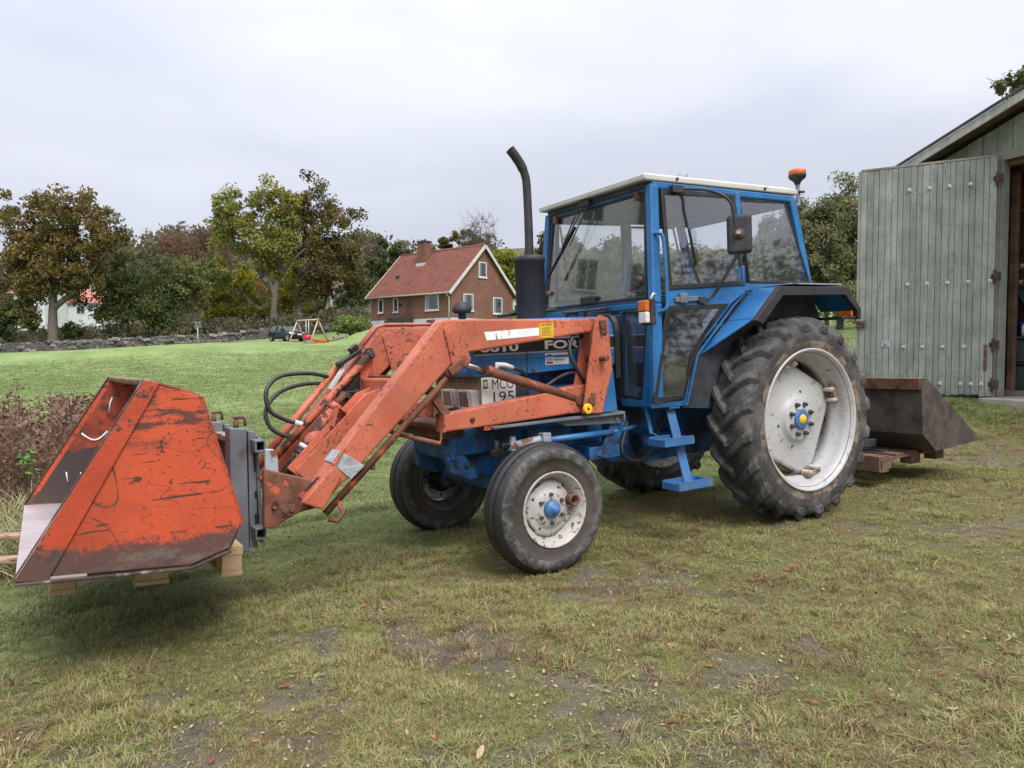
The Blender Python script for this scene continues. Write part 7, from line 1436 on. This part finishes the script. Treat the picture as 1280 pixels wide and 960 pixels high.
bush('dark_bush', 'small dark bush below the oak right of its trunk', (92, 425), 76, [(92, 412, 14, 12), (84, 416, 8, 8)], 'green', 30, 60, .12, tintb=.35)
bush('dark_bush', 'dark undergrowth bush behind the parked car', (385, 412), 84, [(390, 400, 30, 14), (320, 405, 24, 12), (360, 404, 20, 10)], 'green', 60, 60, .15, tintb=.2)
bush('low_bush', 'low olive bush between the leaning tree and the tall trunk', (280, 418), 86, [(275, 408, 34, 12), (240, 412, 24, 9), (212, 414, 18, 9)], 'light', 60, 55, .15, tintb=.3)
T('round_tree', 'dense green tree behind the roof of the brick house', (490, 400), 100, [(488, 325, 22, 24), (470, 345, 18, 26), (505, 330, 16, 20), (478, 305, 8, 8), (500, 308, 8, 8)], 'green', 75, 85, .2, .1, None, .25, limbs=8, tintb=.4)
T('bare_tree', 'thin half bare tree rising above the ridge of the brick house', (598, 402), 98, [(598, 292, 24, 22), (610, 300, 14, 16), (585, 298, 14, 12)], 'oak', 46, 4, .14, .1, [[(598, 402), (598, 350), (599, 310), (601, 285)]], .22, limbs=36, bare=True)
T('oak_tree', 'turning oak crown showing above the ridge of the brick house', (572, 402), 104, [(575, 297, 20, 13), (556, 306, 14, 9), (590, 305, 16, 10)], 'oak', 46, 60, .17, .1, None, .25, limbs=10, tintb=.4)
T('yellow_tree', 'yellow green tree behind the gable of the brick house', (640, 402), 110, [(632, 345, 20, 34), (650, 350, 20, 32), (625, 325, 12, 14)], 'yellow', 60, 80, .22, .1, None, .25, limbs=8, tintb=.4)
T('oak_tree', 'dark turning oak partly hidden by the exhaust stack', (690, 402), 80, [(680, 308, 16, 18), (705, 318, 24, 26), (675, 335, 12, 16), (700, 345, 40, 30)], 'oak', 80, 80, .17, .1, None, .3, limbs=16, tintb=.3)
T('hedge_tree', 'green tree seen through the cab windows left of the seat', (765, 402), 78, [(765, 335, 40, 36), (740, 355, 30, 30), (800, 350, 34, 32)], 'green', 90, 85, .18, .1, None, .3, limbs=8)
T('hedge_tree', 'turning tree seen through the cab door window', (860, 402), 74, [(855, 335, 40, 32), (830, 350, 30, 30), (890, 345, 36, 34)], 'oak', 90, 85, .18, .1, None, .3, limbs=8, tintb=.45)
T('willow_tree', 'large grey green tree between the cab and the barn door', (1050, 408), 34, [(1045, 255, 28, 42), (1040, 300, 40, 52), (1066, 290, 30, 70), (1020, 330, 36, 56), (1060, 360, 42, 40), (1010, 290, 20, 34), (1092, 320, 24, 60)], 'willow', 260, 130, .062, .1, [[(1050, 410), (1050, 370), (1048, 320), (1046, 260)], [(1035, 410), (1030, 370), (1022, 325)]], .16, limbs=30, bark=m_barkd)
T('willow_tree', 'second grey green tree directly behind the rear cab pillar', (975, 408), 36, [(975, 310, 44, 50), (990, 275, 22, 36), (950, 335, 40, 44), (1000, 345, 30, 40), (925, 350, 34, 34)], 'willow', 200, 120, .066, .1, [[(975, 410), (975, 370), (978, 320), (982, 280)]], .16, limbs=22, bark=m_barkd, tintb=.4)
T('garden_tree', 'leafy twigs of a tree rising above the barn roof', (1290, 420), 22, [(1262, 106, 22, 12), (1280, 100, 24, 16), (1300, 120, 34, 30)], 'green', 60, 46, .05, .1, [[(1290, 420), (1292, 300), (1290, 180), (1280, 105)]], .12, limbs=30, bark=m_barkd)
T('thin_tree', 'thin bare twigs showing above the cab roof', (855, 402), 60, [(853, 226, 8, 6), (848, 232, 8, 6)], 'oak', 14, 3, .06, .1, [[(855, 402), (854, 300), (853, 228)]], .08, limbs=12, bare=True)
# far wooded ridge: one mass
def ridge(name, lab, u0, u1, n, d0, d1, topf, basev, kinds, size):
    C, R = [], []
    for i in range(n):
        u = rng.uniform(u0, u1); d = rng.uniform(d0, d1); tv = topf(u)+rng.normal(0, 3)+8*(1-(d-d0)/(d1-d0)); v = tv+(basev-tv)*rng.random()**1.3
        C.append(pt(u, v, d)); R.append(rng.uniform(1.6, 3.4)*d/180)
    C, R = np.array(C), np.array(R); tint = np.clip(rng.random(n), 0, 1); V, tt = leaves(C, R, 46, size, tint); o = make_leaf_mesh(name, V, tt, LM_[kinds], None); return stuff(o, lab)
ridge('far_wood', 'far brown and grey autumn wood on the ridge', 120, 480, 1000, 150, 210, lambda u: 292+8*math.sin(u*.05)+.02*abs(u-260), 425, 'dim', .55)
ridge('far_wood', 'far autumn wood behind the brick house', 440, 1010, 760, 140, 190, lambda u: 312+8*math.sin(u*.07)+.012*(u-560), 400, 'dim', .5)
ridge('far_wood', 'russet wood on the ridge above the dark green tree', 205, 285, 150, 130, 150, lambda u: 292+6*math.sin(u*.09), 385, 'rust', .36)
ridge('far_wood', 'far grey brown wood behind the oak at the left', -80, 150, 520, 150, 200, lambda u: 340+6*math.sin(u*.06), 432, 'dim', .5)
# the wooded hill itself
hv, hf = [], []
us = np.linspace(-420, 1700, 60)
for i, u_ in enumerate(us):
    for j, (d_, v_) in enumerate(((118, 428), (150, 385), (185, 335), (215, 314), (300, 330))):
        k_ = 1.0 if 100 < u_ < 1000 else .75; p = pt(u_, 441-(441-v_)*k_+5*math.sin(u_*.021+j), d_); hv.append(tuple(p))
for i in range(59):
    for j in range(4): hf.append((5*i+j, 5*i+j+1, 5*i+j+6, 5*i+j+5))
hm_ = bpy.data.meshes.new('hill'); hm_.from_pydata(hv, [], hf); hm_.materials.append(mk('wooded_slope', (.085, .072, .04), .95, var=(.15, .35), layers=[dict(col=(.05, .06, .025), scale=.12, lo=.45, hi=.6), dict(col=(.03, .028, .018), scale=.5, lo=.48, hi=.62)])); ho_ = bpy.data.objects.new('hill', hm_); COL.objects.link(ho_); struct(ho_)
# undergrowth strip behind the stone wall
n = 900; u = rng.uniform(-30, 460, n); dpt = rng.uniform(76, 96, n); C = np.array([pt(a, 424-(a/460)*8, b) for a, b in zip(u, dpt)]); C[:, 2] = [Hz(c)+rng.uniform(.2, 2.2) for c in C]
V, tt = leaves(C, rng.uniform(.5, 1.3, n), 40, .16, np.clip(rng.normal(.45, .25, n), 0, 1)); stuff(make_leaf_mesh('undergrowth', V, tt, LM_['dim']), 'brown undergrowth along the far side of the stone wall')
n = 260; u = rng.uniform(640, 1110, n); dpt = rng.uniform(38, 60, n); C = np.array([pt(a, 405, b) for a, b in zip(u, dpt)]); C[:, 2] = [Hz(c)+rng.uniform(.1, 1.6) for c in C]
V, tt = leaves(C, rng.uniform(.4, 1.0, n), 70, .09, np.clip(rng.normal(.35, .2, n), 0, 1)); stuff(make_leaf_mesh('undergrowth', V, tt, LM_['green']), 'low green undergrowth behind the tractor')
# what the cab glass mirrors: farmhouse ahead of the tractor and trees behind the camera
wm = Matrix.Translation((-33, 34, 0)); 
def ground_frame(x, y, ang): return Matrix.Translation((x, y, float(H(x, y)[0]))) @ Matrix.Rotation(ang, 4, 'Z')
kn = ground_frame(-18.6, 21.9, 0); knm = MB().lathe([(12.0, -1.5), (10.2, .6), (8.4, 3.2), (7.2, 4.7), (6.2, 5.0), (.01, 5.05)], 40, (0, 0, 0), 'z').build('added_knoll', mk('added_knoll_grass', (.11, .15, .05), .9, var=(1, .3), bump=(20, .5))); knm.matrix_world = kn; struct(knm)  # unseen mound added to lift the farmhouse into the windscreen's reflection
plain_house('white_farmhouse', 'white two storey farmhouse with dark roof mirrored in the windscreen', ground_frame(-18.6, 21.9, 0) @ Matrix.Translation((0, 0, 5.0)) @ Matrix.Rotation(rad(38.5), 4, 'Z') @ Matrix.Translation((-5, -3, 0)), 10, 7, 6.2, .62, m_wwall, m_darkroof, [('f', a_, a_+1.0, z_, z_+1.4) for a_ in (.8, 3.0, 5.2, 7.6) for z_ in (1.2, 4.0)])
def wtree(name, lab, x, y, h, r, kind, nc, per, size, bare=False, tb=.4):
    z = float(H(x, y)[0]); B = Vector((x, y, z-.1)); root = thing(name, lab, 'tree', Matrix.Translation(B)); C = []
    for _ in range(nc): q = rng.normal(0, 1, 3); q /= np.linalg.norm(q); q *= rng.random()**.4; C.append((x+q[0]*r, y+q[1]*r, z+h-r*.95+q[2]*r*.95))
    C = np.array(C); V, tt = leaves(C, np.full(nc, r*.24), per, size, np.clip(tb+rng.normal(0, .2, nc), 0, 1)); make_leaf_mesh('crown', V, tt, LM_[kind], root, B)
    b = MB(); tp_ = Vector((x, y, z+h-r*.8)); b.tube([B, B.lerp(tp_, .6), tp_], [r*.08, r*.06, r*.03], 8, False)
    for c in C[:26]: c = Vector(c); s = B.lerp(tp_, rng.uniform(.55, 1)); b.tube(smooth_path([s, s.lerp(c, .5)+Vector((0, 0, r*.08)), c], 3), [r*.03*(1-.8*i/6) for i in range(7)], 5, False)
    b.build('trunk', m_barkd, root, off=B, fixn=False)
wtree('garden_tree', 'big tree beside the farmhouse mirrored in the windscreen', -30, 30, 17, 6.5, 'oak', 90, 60, .2)
wtree('garden_tree', 'round tree behind the farmhouse mirrored in the windscreen', -20, 38, 16, 6.5, 'green', 80, 60, .2)
wtree('garden_tree', 'sparse dark tree behind the photographer mirrored in the cab door', 6.5, -13, 9.5, 4.2, 'green', 46, 26, .10)

for i_, (x_, y_, h_, r_, lb_) in enumerate(((13, -17, 8, 4.2, 'leafy tree at the back of the yard behind the photographer'), (19, -11, 8.5, 4.6, 'wide tree behind the yard beside the barn corner'), (6, -22, 9, 4.8, 'tall hedge tree far behind the photographer'), (24, -20, 9, 5, 'dense tree at the corner of the field behind the barn'))):
    wtree('yard_tree', lb_, x_, y_, h_, r_, 'green', 70, 60, .13, tb=.35)
